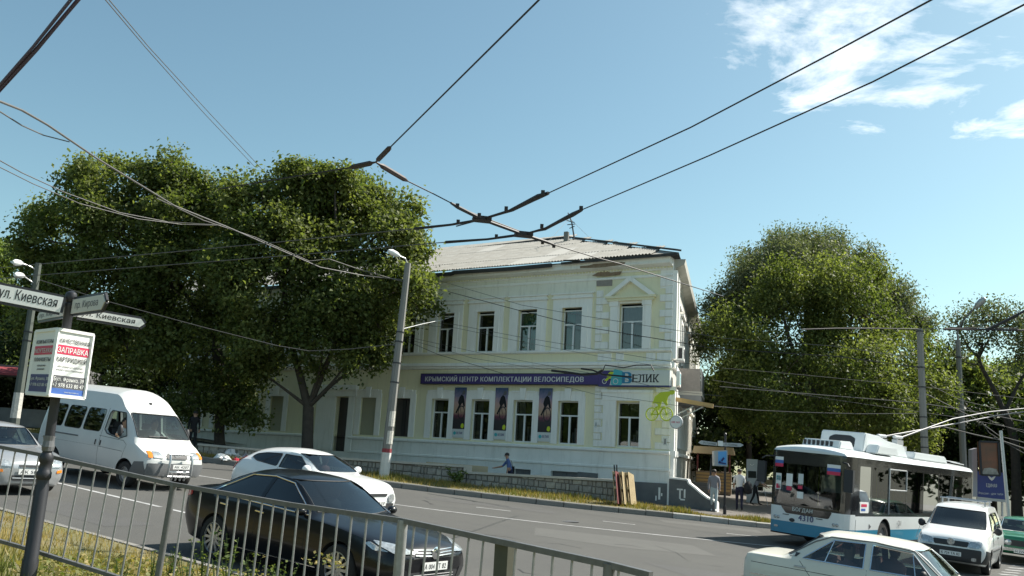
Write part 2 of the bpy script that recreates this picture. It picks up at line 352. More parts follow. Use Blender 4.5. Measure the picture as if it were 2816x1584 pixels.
KERB_FAR = smooth_line([(-42, 50), (-27, 42.5), (-19, 38.8), (-12, 35.94), (-10.4, 35.4), (-4.2, 33.15), (1.6, 32.35), (6.5, 32.6), (9.7, 32.5), (12.2, 33.6), (14.6, 36.6), (16.6, 41), (19.5, 52), (24, 70)])
KERB_NEAR = smooth_line([(-30, 30.6), (-20, 23.9), (-14, 19.9), (-9.2, 16.7), (-7.1, 15.3), (-4.6, 13.6), (-2, 11.85), (2, 9.2), (7, 6.2), (14, 3.0)])
def kerb(line, side, name, white_from=None, top=0.2, wid=0.17):
    """a row of kerb stones; each stone is its own piece"""
    root = bpy.data.objects.new(name, None); COL.objects.link(root); root['kind'] = 'structure'
    pts = rsample(line, 1.0); meshes = {}
    for i in range(len(pts) - 1):
        p, q = pts[i], pts[i + 1]; mid = (p + q) / 2; L = (q - p).length
        vis = -22 < mid.x < 18 and mid.y < 46
        if not vis: continue
        key = 'kerb_white' if (white_from is not None and mid.x > white_from) else 'kerb_concrete'
        if key not in meshes:
            b = MB(); h = top; w = wid
            prof = [(0, -0.05), (0.0, h - 0.03), (0.03, h), (w, h), (w, -0.05)]
            b.prism(prof, -0.488, 0.488, lambda u, v, t: (t, u * side, v))
            o = b.build('kerb_stone', key, root); meshes[key] = o.data; first = True
        else: o = link('kerb_stone', meshes[key], root)
        d = (q - p).normalized(); dz = road(q.x, q.y) - road(p.x, p.y)
        o.location = (mid.x, mid.y, road(mid.x, mid.y) + random.uniform(-0.008, 0.008))
        o.rotation_euler = (random.uniform(-.02, .02), -math.atan2(dz, L), math.atan2(d.y, d.x) + random.uniform(-.01, .01))
    return root
kerb(KERB_FAR, 1, 'kerb_far', white_from=6.4)
kerb(KERB_NEAR, -1, 'kerb_near', top=0.13, wid=0.15)

# far side: verge up to the retaining wall, pavement behind it
WALL = [Vector((4.75, 35.35)), Vector((-1.4, 36.35)), Vector((-6.6, 37.55))]
def wall_y(x):
    if x > -1.4: return 36.35 + (x + 1.4) / 6.15 * -1.0
    return 36.35 + (-1.4 - x) / 5.2 * 1.2
kf = [p for p in rsample(KERB_FAR, 0.8)]
def off(line, d):
    out = []
    for i, p in enumerate(line):
        q = (line[min(i + 1, len(line) - 1)] - line[max(i - 1, 0)]).normalized(); out.append(p + Vector((-q.y, q.x)) * d)
    return out
def verge_far_z(x, y): return road(x, y) + 0.185
vr = [p for p in kf if p.x < 7.6]
rows = [[(p.x, p.y, verge_far_z(p.x, p.y)) for p in off(vr, d)] for d in (0.14, 0.8, 1.6)]
rows.append([(p.x, max(wall_y(p.x) + 0.1, p.y + 1.7) if p.x > -7 else p.y + 6, verge_far_z(p.x, p.y + 3) + 0.03) for p in vr])
sheet('verge_far', rows, 'verge_soil')
vr2 = [p for p in kf if p.x >= 5.6 and p.y < 60]
sheet('verge_corner', [[(p.x, p.y, verge_far_z(p.x, p.y) + .007) for p in off(vr2, d)] for d in (0.14, 0.6, 1.15)], 'verge_soil')
def path_z(x, y):
    r = road(x, y) + 0.16
    if x > 4: return min(r, 1.02)
    if x > -6: return 0.9
    if x > -14: return 0.9 + (-6 - x) / 8 * (r - 0.9)
    return r
rows = []
for d in (1.1, 2.0, 3.5, 6, 12, 25, 45):
    rows.append([(p.x, p.y, road(p.x, p.y) + 0.165) for p in off(vr2, d)])
sheet('pavement', rows, 'pavement')
px = [x * 1.0 for x in range(-40, 10)]
def wy(x): return wall_y(x) + 0.12 if x > -7 else 37.7 + (-7 - x) * 0.45
sheet('path', [[(x, wy(x) + d, path_z(x, wy(x))) for x in px] for d in (0, 1.5, 4, 8, 20, 40)], 'pavement')

# near side: the bank the photographer stands on
BANK_Z = 0.90
kn = rsample(KERB_NEAR, 0.8)
def bank_h(x, y, d):
    """height of the near bank at distance d behind the kerb"""
    t = min(1, max(0, d / 4.2)); t = t * t * (3 - 2 * t)
    z0 = road(x, y) + 0.115
    z1 = BANK_Z + (-x) * 0.022
    return z0 + (z1 - z0) * t + 0.03 * math.sin(x * 1.7 + y * 0.9) * min(1, d)
rows = []
for d in (0.13, 0.6, 1.2, 2, 3, 4.2, 6, 9, 14, 24):
    rows.append([(p.x, p.y, bank_h(p.x, p.y, d)) for p in off(kn, -d)])
bank = sheet('bank', rows, 'verge_soil', smooth=True)
def bank_point(x, y):
    best = min(kn, key=lambda p: (p.x - x) ** 2 + (p.y - y) ** 2)
    return bank_h(best.x, best.y, math.hypot(best.x - x, best.y - y))
_b = bmesh.new(); _b.from_mesh(bank.data); BANK_BVH = BVHTree.FromBMesh(_b); _b.free()
def bank_z(x, y):
    h = BANK_BVH.ray_cast(Vector((x, y, 20)), Vector((0, 0, -1)))
    return h[0].z if h[0] else BANK_Z

# painted markings
def stripe(line, w, name='lane_line', parent=None):
    b = MB(); P = [Vector(p) for p in line]; vs = []; fs = []
    for i, p in enumerate(P):
        d = (P[min(i + 1, len(P) - 1)] - P[max(i - 1, 0)]).normalized(); nn = Vector((-d.y, d.x)) * w / 2
        for q in (p + nn, p - nn): vs.append((q.x, q.y, road(q.x, q.y) + 0.005))
        if i: fs.append((2 * i - 2, 2 * i - 1, 2 * i + 1, 2 * i))
    b.add(vs, fs); o = b.build(name, 'road_paint', road_o, recalc=False)
    return o
def gxy(px, py): q = gp(px, py); return Vector((q.x, q.y))
stripe(smooth_line([(-20, 35.5), (-13, 31), (-8.9, 28.9), (-3.02, 26.64), (1.34, 25.95), (4.73, 25.95), (8.2, 26.25)]), 0.13)
stripe(smooth_line([(-18.5, 28.1), (-11.34, 22.92), (-8.08, 20.59), (-7.6, 20.26)]), 0.13)
stripe([(-7.3, 20.04), (-6.2, 19.28)], 0.13); stripe([(-4.0, 17.7), (-2.6, 16.8)], 0.13)
for p, q in (((-0.75, 28.62), (0.35, 28.5)), ((3.28, 28.46), (4.3, 28.4)), ((7.27, 28.75), (8.3, 28.8)), ((-5.2, 29.5), (-4.0, 29.1))): stripe([p, q], 0.11)
stripe([gxy(1684, 1553), gxy(1730, 1562), gxy(1790, 1575)], 0.11)
for k in range(6):
    a0 = gxy(2772 + k * 8, 1581 - k * 6); d = Vector((0.28, 0.06)); stripe([a0 - d, a0 + d], 0.14, 'zebra_bar')
# tar marks
mat('tar', (0.03, 0.03, 0.03), 0.7)
def tar(pts, w):
    b = MB(); P = [gxy(*p) for p in pts]; vs = []; fs = []
    for i, p in enumerate(P):
        d = (P[min(i + 1, len(P) - 1)] - P[max(i - 1, 0)]).normalized(); nn = Vector((-d.y, d.x)) * w * (0.5 + 0.5 * math.sin(i * 2.1 + .6)) / 2
        for q in (p + nn, p - nn): vs.append((q.x, q.y, road(q.x, q.y) + 0.004))
        if i: fs.append((2 * i - 2, 2 * i - 1, 2 * i + 1, 2 * i))
    b.add(vs, fs); b.build('tar_mark', 'tar', road_o, recalc=False)
tar([(1163, 1376), (1172, 1378), (1180, 1383), (1188, 1387)], 0.16); tar([(1172, 1369), (1180, 1370)], 0.1)
tar([(1690, 1497), (1735, 1500), (1770, 1508)], 0.05); tar([(1426, 1565), (1440, 1575), (1490, 1582)], 0.06)

# patched asphalt and a manhole
mat('asphalt_dark', (0.076, 0.075, 0.072), .9, noise=.5, nscale=1.5, col2=(.06, .06, .059), bump=.4, bscale=80); mat('asphalt_pale', (0.094, 0.093, 0.086), .9, noise=.5, nscale=1.5, col2=(.076, .075, .071), bump=.4, bscale=80)
def patch_sheet(poly, mname, z=.0025):
    b = MB(); b.add([(x, y, road(x, y) + z) for x, y in poly], [tuple(range(len(poly)))]); o = b.build('asphalt_patch', mname, road_o, recalc=False)
    if o.data.polygons[0].normal.z < 0: o.data.flip_normals()
for pl, m_ in (([(1.0, 24.4), (5.2, 24.1), (5.4, 22.2), (3.0, 21.9), (.9, 22.6)], 'asphalt_pale'), ([(-2.6, 30.6), (1.8, 30.1), (1.9, 29.2), (-2.4, 29.6)], 'asphalt_dark'), ([(-9.6, 19.6), (-6.6, 17.4), (-7.2, 16.6), (-10.2, 18.7)], 'asphalt_dark'), ([(3.2, 19.6), (7.4, 18.9), (7.2, 17.6), (4.0, 17.9)], 'asphalt_dark'), ([(5.5, 31.4), (9.0, 31.3), (8.9, 30.2), (5.6, 30.4)], 'asphalt_pale')): patch_sheet(pl, m_)
b = MB(); b.lathe([(.33, 0), (.33, .006)], 24); o = b.build('manhole_cover', 'metal_grey', road_o); o.location = (2.1, 27.2, road(2.1, 27.2) + .001)
# long cracks filled with tar
tar([(1330, 1470), (1390, 1476), (1460, 1490), (1540, 1496), (1600, 1508)], .035); tar([(1120, 1430), (1160, 1445), (1230, 1450), (1300, 1462)], .03); tar([(1800, 1500), (1860, 1520), (1900, 1548), (1990, 1560)], .03); tar([(620, 1345), (600, 1362), (560, 1370)], .04)
# ---- grass: blades standing on the verges (uncountable)
def leaf_mat(name, c0, c1, trans=0.35, rough=0.6):
    """foliage: colour varies from leaf to leaf (attribute 'tint'), light shines through"""
    mm = bpy.data.materials.new(name); mm.use_nodes = True; nt = mm.node_tree; nt.nodes.clear()
    o = nt.nodes.new('ShaderNodeOutputMaterial'); at_ = nt.nodes.new('ShaderNodeAttribute'); at_.attribute_name = 'tint'
    mx = nt.nodes.new('ShaderNodeMix'); mx.data_type = 'RGBA'; mx.inputs['A'].default_value = (*c0, 1); mx.inputs['B'].default_value = (*c1, 1); nt.links.new(at_.outputs['Fac'], mx.inputs['Factor'])
    d = nt.nodes.new('ShaderNodeBsdfPrincipled'); d.inputs['Roughness'].default_value = rough; d.inputs['Specular IOR Level'].default_value = 0.35; nt.links.new(mx.outputs['Result'], d.inputs['Base Color'])
    t = nt.nodes.new('ShaderNodeBsdfTranslucent')
    mu = nt.nodes.new('ShaderNodeMix'); mu.data_type = 'RGBA'; mu.blend_type = 'MULTIPLY'; mu.inputs['Factor'].default_value = 1; nt.links.new(mx.outputs['Result'], mu.inputs['A']); mu.inputs['B'].default_value = (1.2, 1.28, 0.62, 1); nt.links.new(mu.outputs['Result'], t.inputs['Color'])
    s = nt.nodes.new('ShaderNodeMixShader'); s.inputs[0].default_value = trans; nt.links.new(d.outputs[0], s.inputs[1]); nt.links.new(t.outputs[0], s.inputs[2]); nt.links.new(s.outputs[0], o.inputs[0])
    M[name] = mm; return mm
leaf_mat('grass_dry', (0.12, 0.15, 0.03), (0.38, 0.25, 0.09), 0.3)
leaf_mat('grass_green', (0.10, 0.14, 0.025), (0.34, 0.26, 0.10), 0.35)
leaf_mat('weed_leaf', (0.05, 0.09, 0.02), (0.16, 0.19, 0.05), 0.35)
def np_mesh(name, verts, nper, mname, tint=None, parent=None):
    """verts (n*nper, 3) as separate polygons of nper corners"""
    n = len(verts) // nper; me = bpy.data.meshes.new(name)
    me.vertices.add(len(verts)); me.vertices.foreach_set('co', np.ascontiguousarray(verts, np.float32).ravel())
    me.loops.add(len(verts)); me.loops.foreach_set('vertex_index', np.arange(len(verts), dtype=np.int32))
    me.polygons.add(n); me.polygons.foreach_set('loop_start', np.arange(0, n * nper, nper, dtype=np.int32))
    me.materials.append(M[mname])
    if tint is not None:
        a_ = me.attributes.new('tint', 'FLOAT', 'FACE'); a_.data.foreach_set('value', np.ascontiguousarray(tint, np.float32))
    me.update(calc_edges=True); me.validate()
    return link(name, me, parent)
def blades(base, h, w, lean=0.5):
    """base (n,3), h (n,) -> triangles"""
    n = len(base); th = rng.uniform(0, 2 * np.pi, n); side = np.stack([np.cos(th), np.sin(th), 0 * th], 1) * (w / 2)[:, None]
    ph = rng.uniform(0, 2 * np.pi, n); le = rng.uniform(0, lean, n) * h
    tip = base + np.stack([np.cos(ph) * le, np.sin(ph) * le, h], 1)
    return np.stack([base - side, base + side, tip], 1).reshape(-1, 3)
# near bank grass (in view on the left)
n = 46000; c = np.column_stack([rng.uniform(-10.5, 2.0, n), rng.uniform(6.5, 18, n)])
ptsN = []; tn = []; hN = []
for x, y in c:
    # keep the side of the kerb facing the photographer
    i = int(np.argmin([(p.x - x) ** 2 + (p.y - y) ** 2 for p in kn[30:62]])) + 30
    p = kn[i]; q = kn[i + 1]; dvec = (q - p).normalized(); dd = (x - p.x) * dvec.y - (y - p.y) * dvec.x
    if dd < 0.2: continue
    dens = 0.5 + 0.5 * math.sin(x * 2.3 + 1.3 * math.sin(y * 1.9)) * math.sin(y * 1.1 + 0.7)
    if random.random() > 0.55 + 0.45 * dens: continue
    dry = 1.0 if dd < 1.0 else max(0.0, 1.35 - dd * 0.42)
    dry = min(1, max(0, dry * 0.9 + random.uniform(-.2, .4) + (0.4 if x < -5.5 else .1)))
    hh = (0.05 + 0.10 * min(1, dd / 3)) * random.uniform(.6, 1.6) * (0.7 + 0.6 * dens)
    ptsN.append((x, y, bank_z(x, y) - 0.01)); tn.append(dry); hN.append(hh)
ptsN = np.array(ptsN); hN = np.array(hN)
o = np_mesh('bank_grass', blades(ptsN, hN, np.full(len(hN), 0.012) + hN * 0.05, 0.7), 3, 'grass_green', tn); tag(o, 'sparse green and straw grass on the bank behind the railing', 'grass', kind='stuff')
# far verge grass
n = 26000; k = rng.uniform(0, len(vr) - 1.001, n); i0 = k.astype(int); fr = k - i0
vxy = np.array([(p.x, p.y) for p in vr]); bx = vxy[i0] * (1 - fr)[:, None] + vxy[i0 + 1] * fr[:, None]
depth = np.where(bx[:, 0] > -7, np.array([max(0.5, wall_y(x) - y - 0.25) for x, y in bx]), 2.0)
u = rng.uniform(0, 1, n) ** 0.8; bx[:, 1] += 0.25 + u * depth
keep = bx[:, 0] > -22; bx = bx[keep]; u = u[keep]
zz = np.array([verge_far_z(x, y) for x, y in bx])
pt = 0.5 + 0.5 * np.sin(bx[:, 0] * 1.9 + 1.1 * np.sin(bx[:, 1] * 2.3)) * np.sin(bx[:, 0] * 0.77 + 2)
hh = (0.06 + 0.14 * pt) * rng.uniform(.5, 1.5, len(bx)); tt = np.clip(rng.normal(.35, .22, len(bx)) + 0.45 * (1 - pt) - 0.1, 0, 1)
o = np_mesh('far_verge_grass', blades(np.column_stack([bx, zz]), hh, 0.02 + hh * 0.08, 0.6), 3, 'grass_dry', tt); tag(o, 'strip of dry yellow-green grass between far kerb and stone wall', 'grass', kind='stuff')
n = 9000; vxy = np.array([(p.x, p.y) for p in vr2 if p.y < 46]); k = rng.uniform(0, len(vxy) - 1.001, n); i0 = k.astype(int); fr = k - i0
bx = vxy[i0] * (1 - fr)[:, None] + vxy[i0 + 1] * fr[:, None]; dd = (vxy[i0 + 1] - vxy[i0]); dd /= np.linalg.norm(dd, axis=1)[:, None]
bx += np.stack([-dd[:, 1], dd[:, 0]], 1) * rng.uniform(.2, 1.1, n)[:, None]; zz = np.array([verge_far_z(x, y) for x, y in bx])
pt = 0.5 + 0.5 * np.sin(bx[:, 0] * 2.1 + 0.6); hh = (0.04 + 0.12 * pt) * rng.uniform(.5, 1.5, n)
o = np_mesh('corner_verge_grass', blades(np.column_stack([bx, zz]), hh, 0.02 + hh * 0.08, 0.6), 3, 'grass_dry', np.clip(rng.normal(.6, .25, n) - 0.3 * pt, 0, 1)); tag(o, 'brown dry grass along the kerb in front of the corner steps', 'grass', kind='stuff')
# ================================================================== the corner building
BC = Vector((7.05, 37.4, 0.0)); BANG = R(-32.0)
bld = thing('corner_building', 'two-storey pale yellow and white corner building with grey corrugated roof', 'building', BC, BANG)
GDIR = Vector((0.253, 0.967, 0)).normalized()
gl = Matrix.Rotation(-BANG, 3, 'Z') @ GDIR            # side street direction in the building's frame
SIDE_ROT = math.atan2(gl.y, gl.x)                      # side wall frame: x runs away along the side street
FL = 38.0                                              # facade length
def holed(b, x0, x1, z0, z1, holes, y=0.0, depth=0.24, mi=0):
    xs = sorted({x0, x1} | {h[0] for h in holes} | {h[1] for h in holes}); zs = sorted({z0, z1} | {h[2] for h in holes} | {h[3] for h in holes})
    xs = [x for x in xs if x0 <= x <= x1]; zs = [z for z in zs if z0 <= z <= z1]
    b.cur = mi
    for i in range(len(xs) - 1):
        for j in range(len(zs) - 1):
            cx, cz = (xs[i] + xs[i + 1]) / 2, (zs[j] + zs[j + 1]) / 2
            if any(h[0] < cx < h[1] and h[2] < cz < h[3] for h in holes): continue
            b.add([(xs[i], y, zs[j]), (xs[i + 1], y, zs[j]), (xs[i + 1], y, zs[j + 1]), (xs[i], y, zs[j + 1])], [(0, 1, 2, 3)])
    for h in holes:
        a, c, d, e = h[:4]
        b.add([(a, y, d), (a, y + depth, d), (a, y + depth, e), (a, y, e)], [(0, 3, 2, 1)])
        b.add([(c, y, d), (c, y + depth, d), (c, y + depth, e), (c, y, e)], [(0, 1, 2, 3)])
        b.add([(a, y, e), (c, y, e), (c, y + depth, e), (a, y + depth, e)], [(0, 3, 2, 1)])
        b.add([(a, y, d), (c, y, d), (c, y + depth, d), (a, y + depth, d)], [(0, 1, 2, 3)])
WR = [1.41, 4.40, 6.79, 9.19, 11.60, 14.0, 16.25, 20.9, 23.0, 25.2, 27.6, 30.0, 32.4]      # right edges (distance from the corner)
WW = 1.05
GZ0, GZ1, UZ0, UZ1 = 3.16, 5.10, 7.43, 9.43
holes = []
for i, s in enumerate(WR):
    blind = s > 15
    w = WW if i else 1.12
    if s != 20.9: holes.append((-s - w, -s, GZ0, GZ1, 'g', i))
    holes.append((-s - w, -s, UZ0, UZ1 + (0.07 if i == 0 else 0), 'u', i))
door = (-19.02, -18.15, 2.25, 5.10, 'd', 0)
allh = holes + [door]
b = MB(); holed(b, -FL, 0, 3.02, 11.2, [h for h in allh if h[3] > 3.02][:], 0.0)
# the door runs below the ledge: handled by the base wall too
b.build('wall', 'wall_yellow', bld, recalc=False)
b = MB(); holed(b, -FL, 0, 0.2, 3.02, [(door[0], door[1], door[2], 3.02), (-7.62, -6.72, 1.45, 1.93), (-5.66, -4.28, 1.40, 1.95)], -0.05, 0.3)
b.build('base_wall', 'wall_base', bld, recalc=False)
# rooms behind the openings, closed box
b = MB(); b.box(-FL + 0.3, -2.2, 0.9, 4.5, 0.6, 6.2); b.box(-2.3, -0.75, 0.9, 1.6, 0.6, 6.2); o = b.build('shop_interior', 'room_dark', bld); o.data.flip_normals()
b = MB(); b.box(-FL + 0.3, -2.2, 0.7, 4.4, 6.5, 11.0); b.box(-2.3, -0.75, 0.7, 1.5, 6.5, 11.0); o = b.build('upper_interior', 'room_dark', bld); o.data.flip_normals()

def add_window(parent, x0, x1, z0, z1, y, frame='win_frame', transom=0.66, mull=0.5, ft=0.055, back=None, opened=False):
    """a casement: frame (the part), panes as sub-parts"""
    w, h = x1 - x0, z1 - z0; zt = z0 + h * transom; xm = x0 + w * mull
    b = MB(); d0, d1 = y - 0.03, y + 0.04
    b.box(x0, x0 + ft, d0, d1, z0, z1); b.box(x1 - ft, x1, d0, d1, z0, z1); b.box(x0 + ft, x1 - ft, d0, d1, z0, z0 + ft); b.box(x0 + ft, x1 - ft, d0, d1, z1 - ft, z1)
    b.box(x0 + ft, x1 - ft, d0, d1, zt - ft * .6, zt + ft * .6); b.box(xm - ft * .8, xm + ft * .8, d0 - 0.01, d1, z0 + ft, zt - ft * .6)
    f = b.build('window', frame, parent)
    for (a, c, d, e) in ((x0 + ft, x1 - ft, zt + ft * .6, z1 - ft), (x0 + ft, xm - ft * .8, z0 + ft, zt - ft * .6), (xm + ft * .8, x1 - ft, z0 + ft, zt - ft * .6)):
        q = MB(); q.add([(a, y, d), (c, y, d), (c, y, e), (a, y, e)], [(0, 1, 2, 3)]); q.build('pane', 'pane_glass', f, recalc=False)
    if back:
        for k, bm in enumerate(back):
            q = MB(); n = 10; xa = x0 + w * (k / len(back)); xb = x0 + w * ((k + 1) / len(back)); vs = []; fs = []
            for j in range(n + 1):
                xx = xa + (xb - xa) * j / n; yy = y + 0.16 + 0.025 * math.sin(j * 2.4 + k)
                vs += [(xx, yy, z0), (xx, yy, z1)]
                if j: fs.append((2 * j - 2, 2 * j, 2 * j + 1, 2 * j - 1))
            q.add(vs, fs); q.build('curtain', bm, f, recalc=False)
    return f
backs_u = {0: ['curtain_grey'], 1: ['curtain_green', 'curtain_grey'], 2: ['curtain_green'], 3: None, 4: None, 5: None}
for h in holes:
    x0, x1, z0, z1, fl, i = h
    if fl == 'g' and i >= 5:
        if i == 5:
            q = MB(); q.box(x0, x1, 0.2, 0.24, z0, z1); q.build('shutter', 'door_brown', bld)
            q = MB(); q.box(x0 + .42, x1 - .42, 0.17, 0.199, z0 + .05, z1 - .05); q.build('shutter_rail', 'metal_dark', bld)
        else:
            q = MB(); q.box(x0, x1, 0.1, 0.14, z0, z1); q.build('blind_window', 'blind_panel', bld)
    elif fl == 'g':
        add_window(bld, x0, x1, z0, z1, 0.2, mull=0.5, back=None)
        q = MB()                                  # half curtain / stock behind the pane
        q.box(x0 + .08, x0 + .40, 0.42, 0.46, z0 + .1, z1 - .1); q.build('curtain', 'curtain_olive' if i < 2 else 'curtain_grey', bld)
        q = MB(); q.box(x0 + .12, x1 - .1, 0.55, 0.58, z0 + 1.3, z1); q.build('curtain', 'curtain_olive', bld)
        q = MB()
        for k in range(4): q.box(x0 + .45 + .12 * k, x0 + .53 + .12 * k, 0.6, 0.75, z0, z0 + .35 + .2 * ((k * 7 + i) % 3))
        q.build('display_goods', 'cloth_grey', bld)
    else:
        add_window(bld, x0, x1, z0, z1 - 0.1, 0.2, back=backs_u.get(i), transom=0.64)
q = MB(); q.lathe([(0.19, 0.13), (0.19, 0.2), (0.05, 0.2)], 14, (-11.83, 0, 8.46), 'y'); q.build('ventilator', 'metal_dark', bld)
q = MB(); q.box(door[0], door[1], 0.24, 0.29, door[2], door[3]); d_ = q.build('door', 'door_brown', bld)
q = MB(); q.box(-18.32, -18.28, 0.2, 0.239, 3.2, 3.4); q.build('handle', 'metal_grey', d_)
for (x0, x1, z0, z1) in ((-7.62, -6.72, 1.45, 1.93), (-5.66, -4.28, 1.40, 1.95)):
    q = MB(); q.box(x0, x1, 0.12, 0.16, z0, z1); q.box((x0 + x1) / 2 - .02, (x0 + x1) / 2 + .02, 0.1, 0.119, z0, z1); q.build('basement_grille', 'metal_grey', bld)

def moulding(name, z0, prof, mname, x0=-FL, x1=0.0, parent=bld):
    """horizontal moulding: prof = [(proud, height), ...]"""
    b = MB(); n = len(prof); poly = [(0.03, z0)] + [(-p, z0 + h) for p, h in prof] + [(0.03, z0 + prof[-1][1])]
    b.prism(poly, x0, x1, lambda u, v, t: (t, u, v)); return b.build(name, mname, parent)
moulding('ledge', 2.90, [(0.06, 0), (0.13, 0.02), (0.16, 0.06), (0.16, 0.13), (0.09, 0.17)], 'wall_white', -17.9, 0.02)
moulding('ledge', 2.90, [(0.06, 0), (0.13, 0.02), (0.16, 0.06), (0.16, 0.13), (0.09, 0.17)], 'wall_white', -FL, -20.4)
moulding('base_step', 2.22, [(0.07, 0), (0.11, 0.015), (0.11, 0.09), (0.07, 0.11)], 'wall_base', -17.9, 0.01)
moulding('string_course', 6.56, [(0.02, 0), (0.10, 0.05), (0.10, 0.12), (0.17, 0.16), (0.17, 0.26), (0.05, 0.32)], 'wall_white')
moulding('sill_course', 7.28, [(0.02, 0), (0.10, 0.03), (0.13, 0.06), (0.13, 0.13), (0.04, 0.15)], 'wall_white')
moulding('frieze', 10.10, [(0.015, 0), (0.015, 0.95)], 'wall_frieze_pale', -FL, -3.75)
moulding('frieze', 10.10, [(0.015, 0), (0.015, 0.95)], 'wall_white', -0.6, -0.001)
moulding('architrave', 10.62, [(0.02, 0), (0.06, 0.03), (0.06, 0.10), (0.02, 0.14)], 'wall_white')
moulding('cornice', 10.92, [(0.03, 0), (0.08, 0.06), (0.08, 0.14), (0.42, 0.22), (0.45, 0.25), (0.45, 0.40), (0.50, 0.44), (0.50, 0.5)], 'wall_white')
b = MB()
for k in range(int(FL / 0.16)): b.box(-k * 0.16 - 0.1, -k * 0.16, -0.12, -0.075, 11.0, 11.06)
b.build('dentils', 'wall_yellow', bld)['kind'] = 'stuff'
# window surrounds
def rect_ring(b, x0, x1, z0, z1, o0, o1, ot, y0, y1):
    b.box(x0 - o0, x0, y0, y1, z0, z1 + ot); b.box(x1, x1 + o1, y0, y1, z0, z1 + ot); b.box(x0, x1, y0, y1, z1, z1 + ot)
for h in holes:
    x0, x1, z0, z1, fl, i = h
    if x0 < -33: continue
    b = MB()
    if fl == 'u' and i > 0:
        rect_ring(b, x0, x1, z0, z1, 0.50, 0.50, 0.42, -0.05, 0.0)
        b.box(x0 - .28, x0, -0.085, -0.0501, z0, z1 + .02); b.box(x1, x1 + .28, -0.085, -0.0501, z0, z1 + .02)
        b.build('window_surround', 'wall_white', bld)
        q = MB(); q.box(x0 - .55, x1 + .55, -0.13, 0.0, z1 + .4201, z1 + .50); q.box(x0 - .50, x1 + .50, -0.075, 0.0, z1 + .5001, z1 + .62); q.box(x0 - .57, x1 + .57, -0.15, 0, z1 + .6201, z1 + .68); q.build('window_hood', 'wall_white', bld)
    elif fl == 'u':
        b.box(x0 - .42, x0 - .05, -0.12, 0, z0, z1 + .1); b.box(x1 + .05, x1 + .42, -0.12, 0, z0, z1 + .1); b.box(x0 - .05, x0, -0.04, 0, z0, z1); b.box(x1, x1 + .05, -0.04, 0, z0, z1); b.box(x0 - .05, x1 + .05, -0.04, 0, z1, z1 + .1)
        b.box(x0 - .46, x0 - .01, -0.16, -0.1201, z1 - .12, z1 + .1); b.box(x1 + .01, x1 + .46, -0.16, -0.1201, z1 - .12, z1 + .1)
        b.build('window_surround', 'wall_white', bld)
        q = MB(); cx = (x0 + x1) / 2; q.box(cx - 1.12, cx + 1.12, -0.2, 0, z1 + .1, z1 + .22); q.box(cx - 1.2, cx + 1.2, -0.26, 0, z1 + .2201, z1 + .32)
        zb = z1 + .3201
        q.prism([(cx - 1.2, zb), (cx + 1.2, zb), (cx, zb + .86)], -0.06, 0.0, lambda u, v, t: (u, t, v)); q.build('pediment', 'wall_yellow', bld)
        q = MB()
        for sg in (-1, 1):
            q.prism([(cx + sg * 1.24, zb), (cx + sg * 0.92, zb), (cx, zb + .66), (cx, zb + .9)], -0.26, -0.0601, lambda u, v, t: (u, t, v))
        q.build('pediment_moulding', 'wall_white', bld)
    elif fl == 'g' and i > 0:
        rect_ring(b, x0, x1, z0, z1, 0.34, 0.34, 0.22, -0.06, 0.0); b.box(x0 - .30, x1 + .30, -0.05, 0, z1 + .2201, z1 + .42)
        b.build('window_surround', 'wall_white', bld)
        q = MB(); cx = (x0 + x1) / 2; q.prism([(cx - .12, z1 + .02), (cx + .12, z1 + .02), (cx + .17, z1 + .56), (cx - .17, z1 + .56)], -0.14, -0.0601, lambda u, v, t: (u, t, v))
        q.box(x0 - .12, cx - .18, -0.09, -0.0501, z1 + .36, z1 + .44); q.box(cx + .18, x1 + .12, -0.09, -0.0501, z1 + .36, z1 + .44); q.build('keystone', 'wall_white', bld)
    elif fl == 'g':
        b.box(x0 - .62, x0, -0.1, 0, z0 - .02, z1 + .05); b.box(x1, x1 + .55, -0.1, 0, z0 - .02, z1 + .05); b.box(x0 - .66, x1 + .6, -0.12, 0, z1 + .0501, z1 + .40); b.box(x0 - .7, x1 + .64, -0.17, 0, z1 + .4001, z1 + .52)
        b.build('window_surround', 'wall_white', bld)
b = MB(); b.box(-20.4, -19.05, -0.1, 0, 2.3, 5.15); b.box(-18.12, -17.7, -0.1, 0, 2.3, 5.15); b.box(-20.45, -17.6, -0.14, 0, 5.1501, 5.5); b.box(-20.5, -17.55, -0.2, 0, 5.5001, 5.75); b.build('door_surround', 'wall_white', bld)
# quoins: each block its own piece
qmesh = {}
def quoin(x0, x1, z0, z1, yp=-0.055):
    key = (round(x1 - x0, 3), round(z1 - z0, 3))
    if key not in qmesh:
        b = MB(); w, h, e = key[0], key[1], 0.025
        b.add([(0, .0, 0), (w, .0, 0), (w, .0, h), (0, .0, h), (e, yp, e), (w - e, yp, e), (w - e, yp, h - e), (e, yp, h - e)], [(4, 5, 6, 7), (0, 1, 5, 4), (1, 2, 6, 5), (2, 3, 7, 6), (3, 0, 4, 7)])
        o = b.build('quoin_block', 'wall_white', bld); qmesh[key] = o.data
    else: o = link('quoin_block', qmesh[key], bld)
    o.location = (x0, -0.002, z0); return o
for k in range(9):
    z = 3.12 + k * 0.30; long = k % 2 == 0
    if z < 5.75: quoin(-3.62, -3.0 if long else -3.25, z, z + .285)
    if z < 5.75: quoin(-0.70 if long else -0.40, -0.0, z, z + .285)
for k in range(9):
    z = 7.46 + k * 0.34; long = k % 2 == 0
    if k < 8: quoin(-3.72, -3.02 if long else -3.36, z, z + .325)
    quoin(-0.62 if long else -0.36, -0.0, z, z + .325)
# balustrade zone blocks under the pedimented window
for x0, x1 in ((-3.55, -2.85), (-2.65, -2.25), (-1.2, -0.75), (-0.7, -0.02)): quoin(x0, x1, 6.92, 7.26)
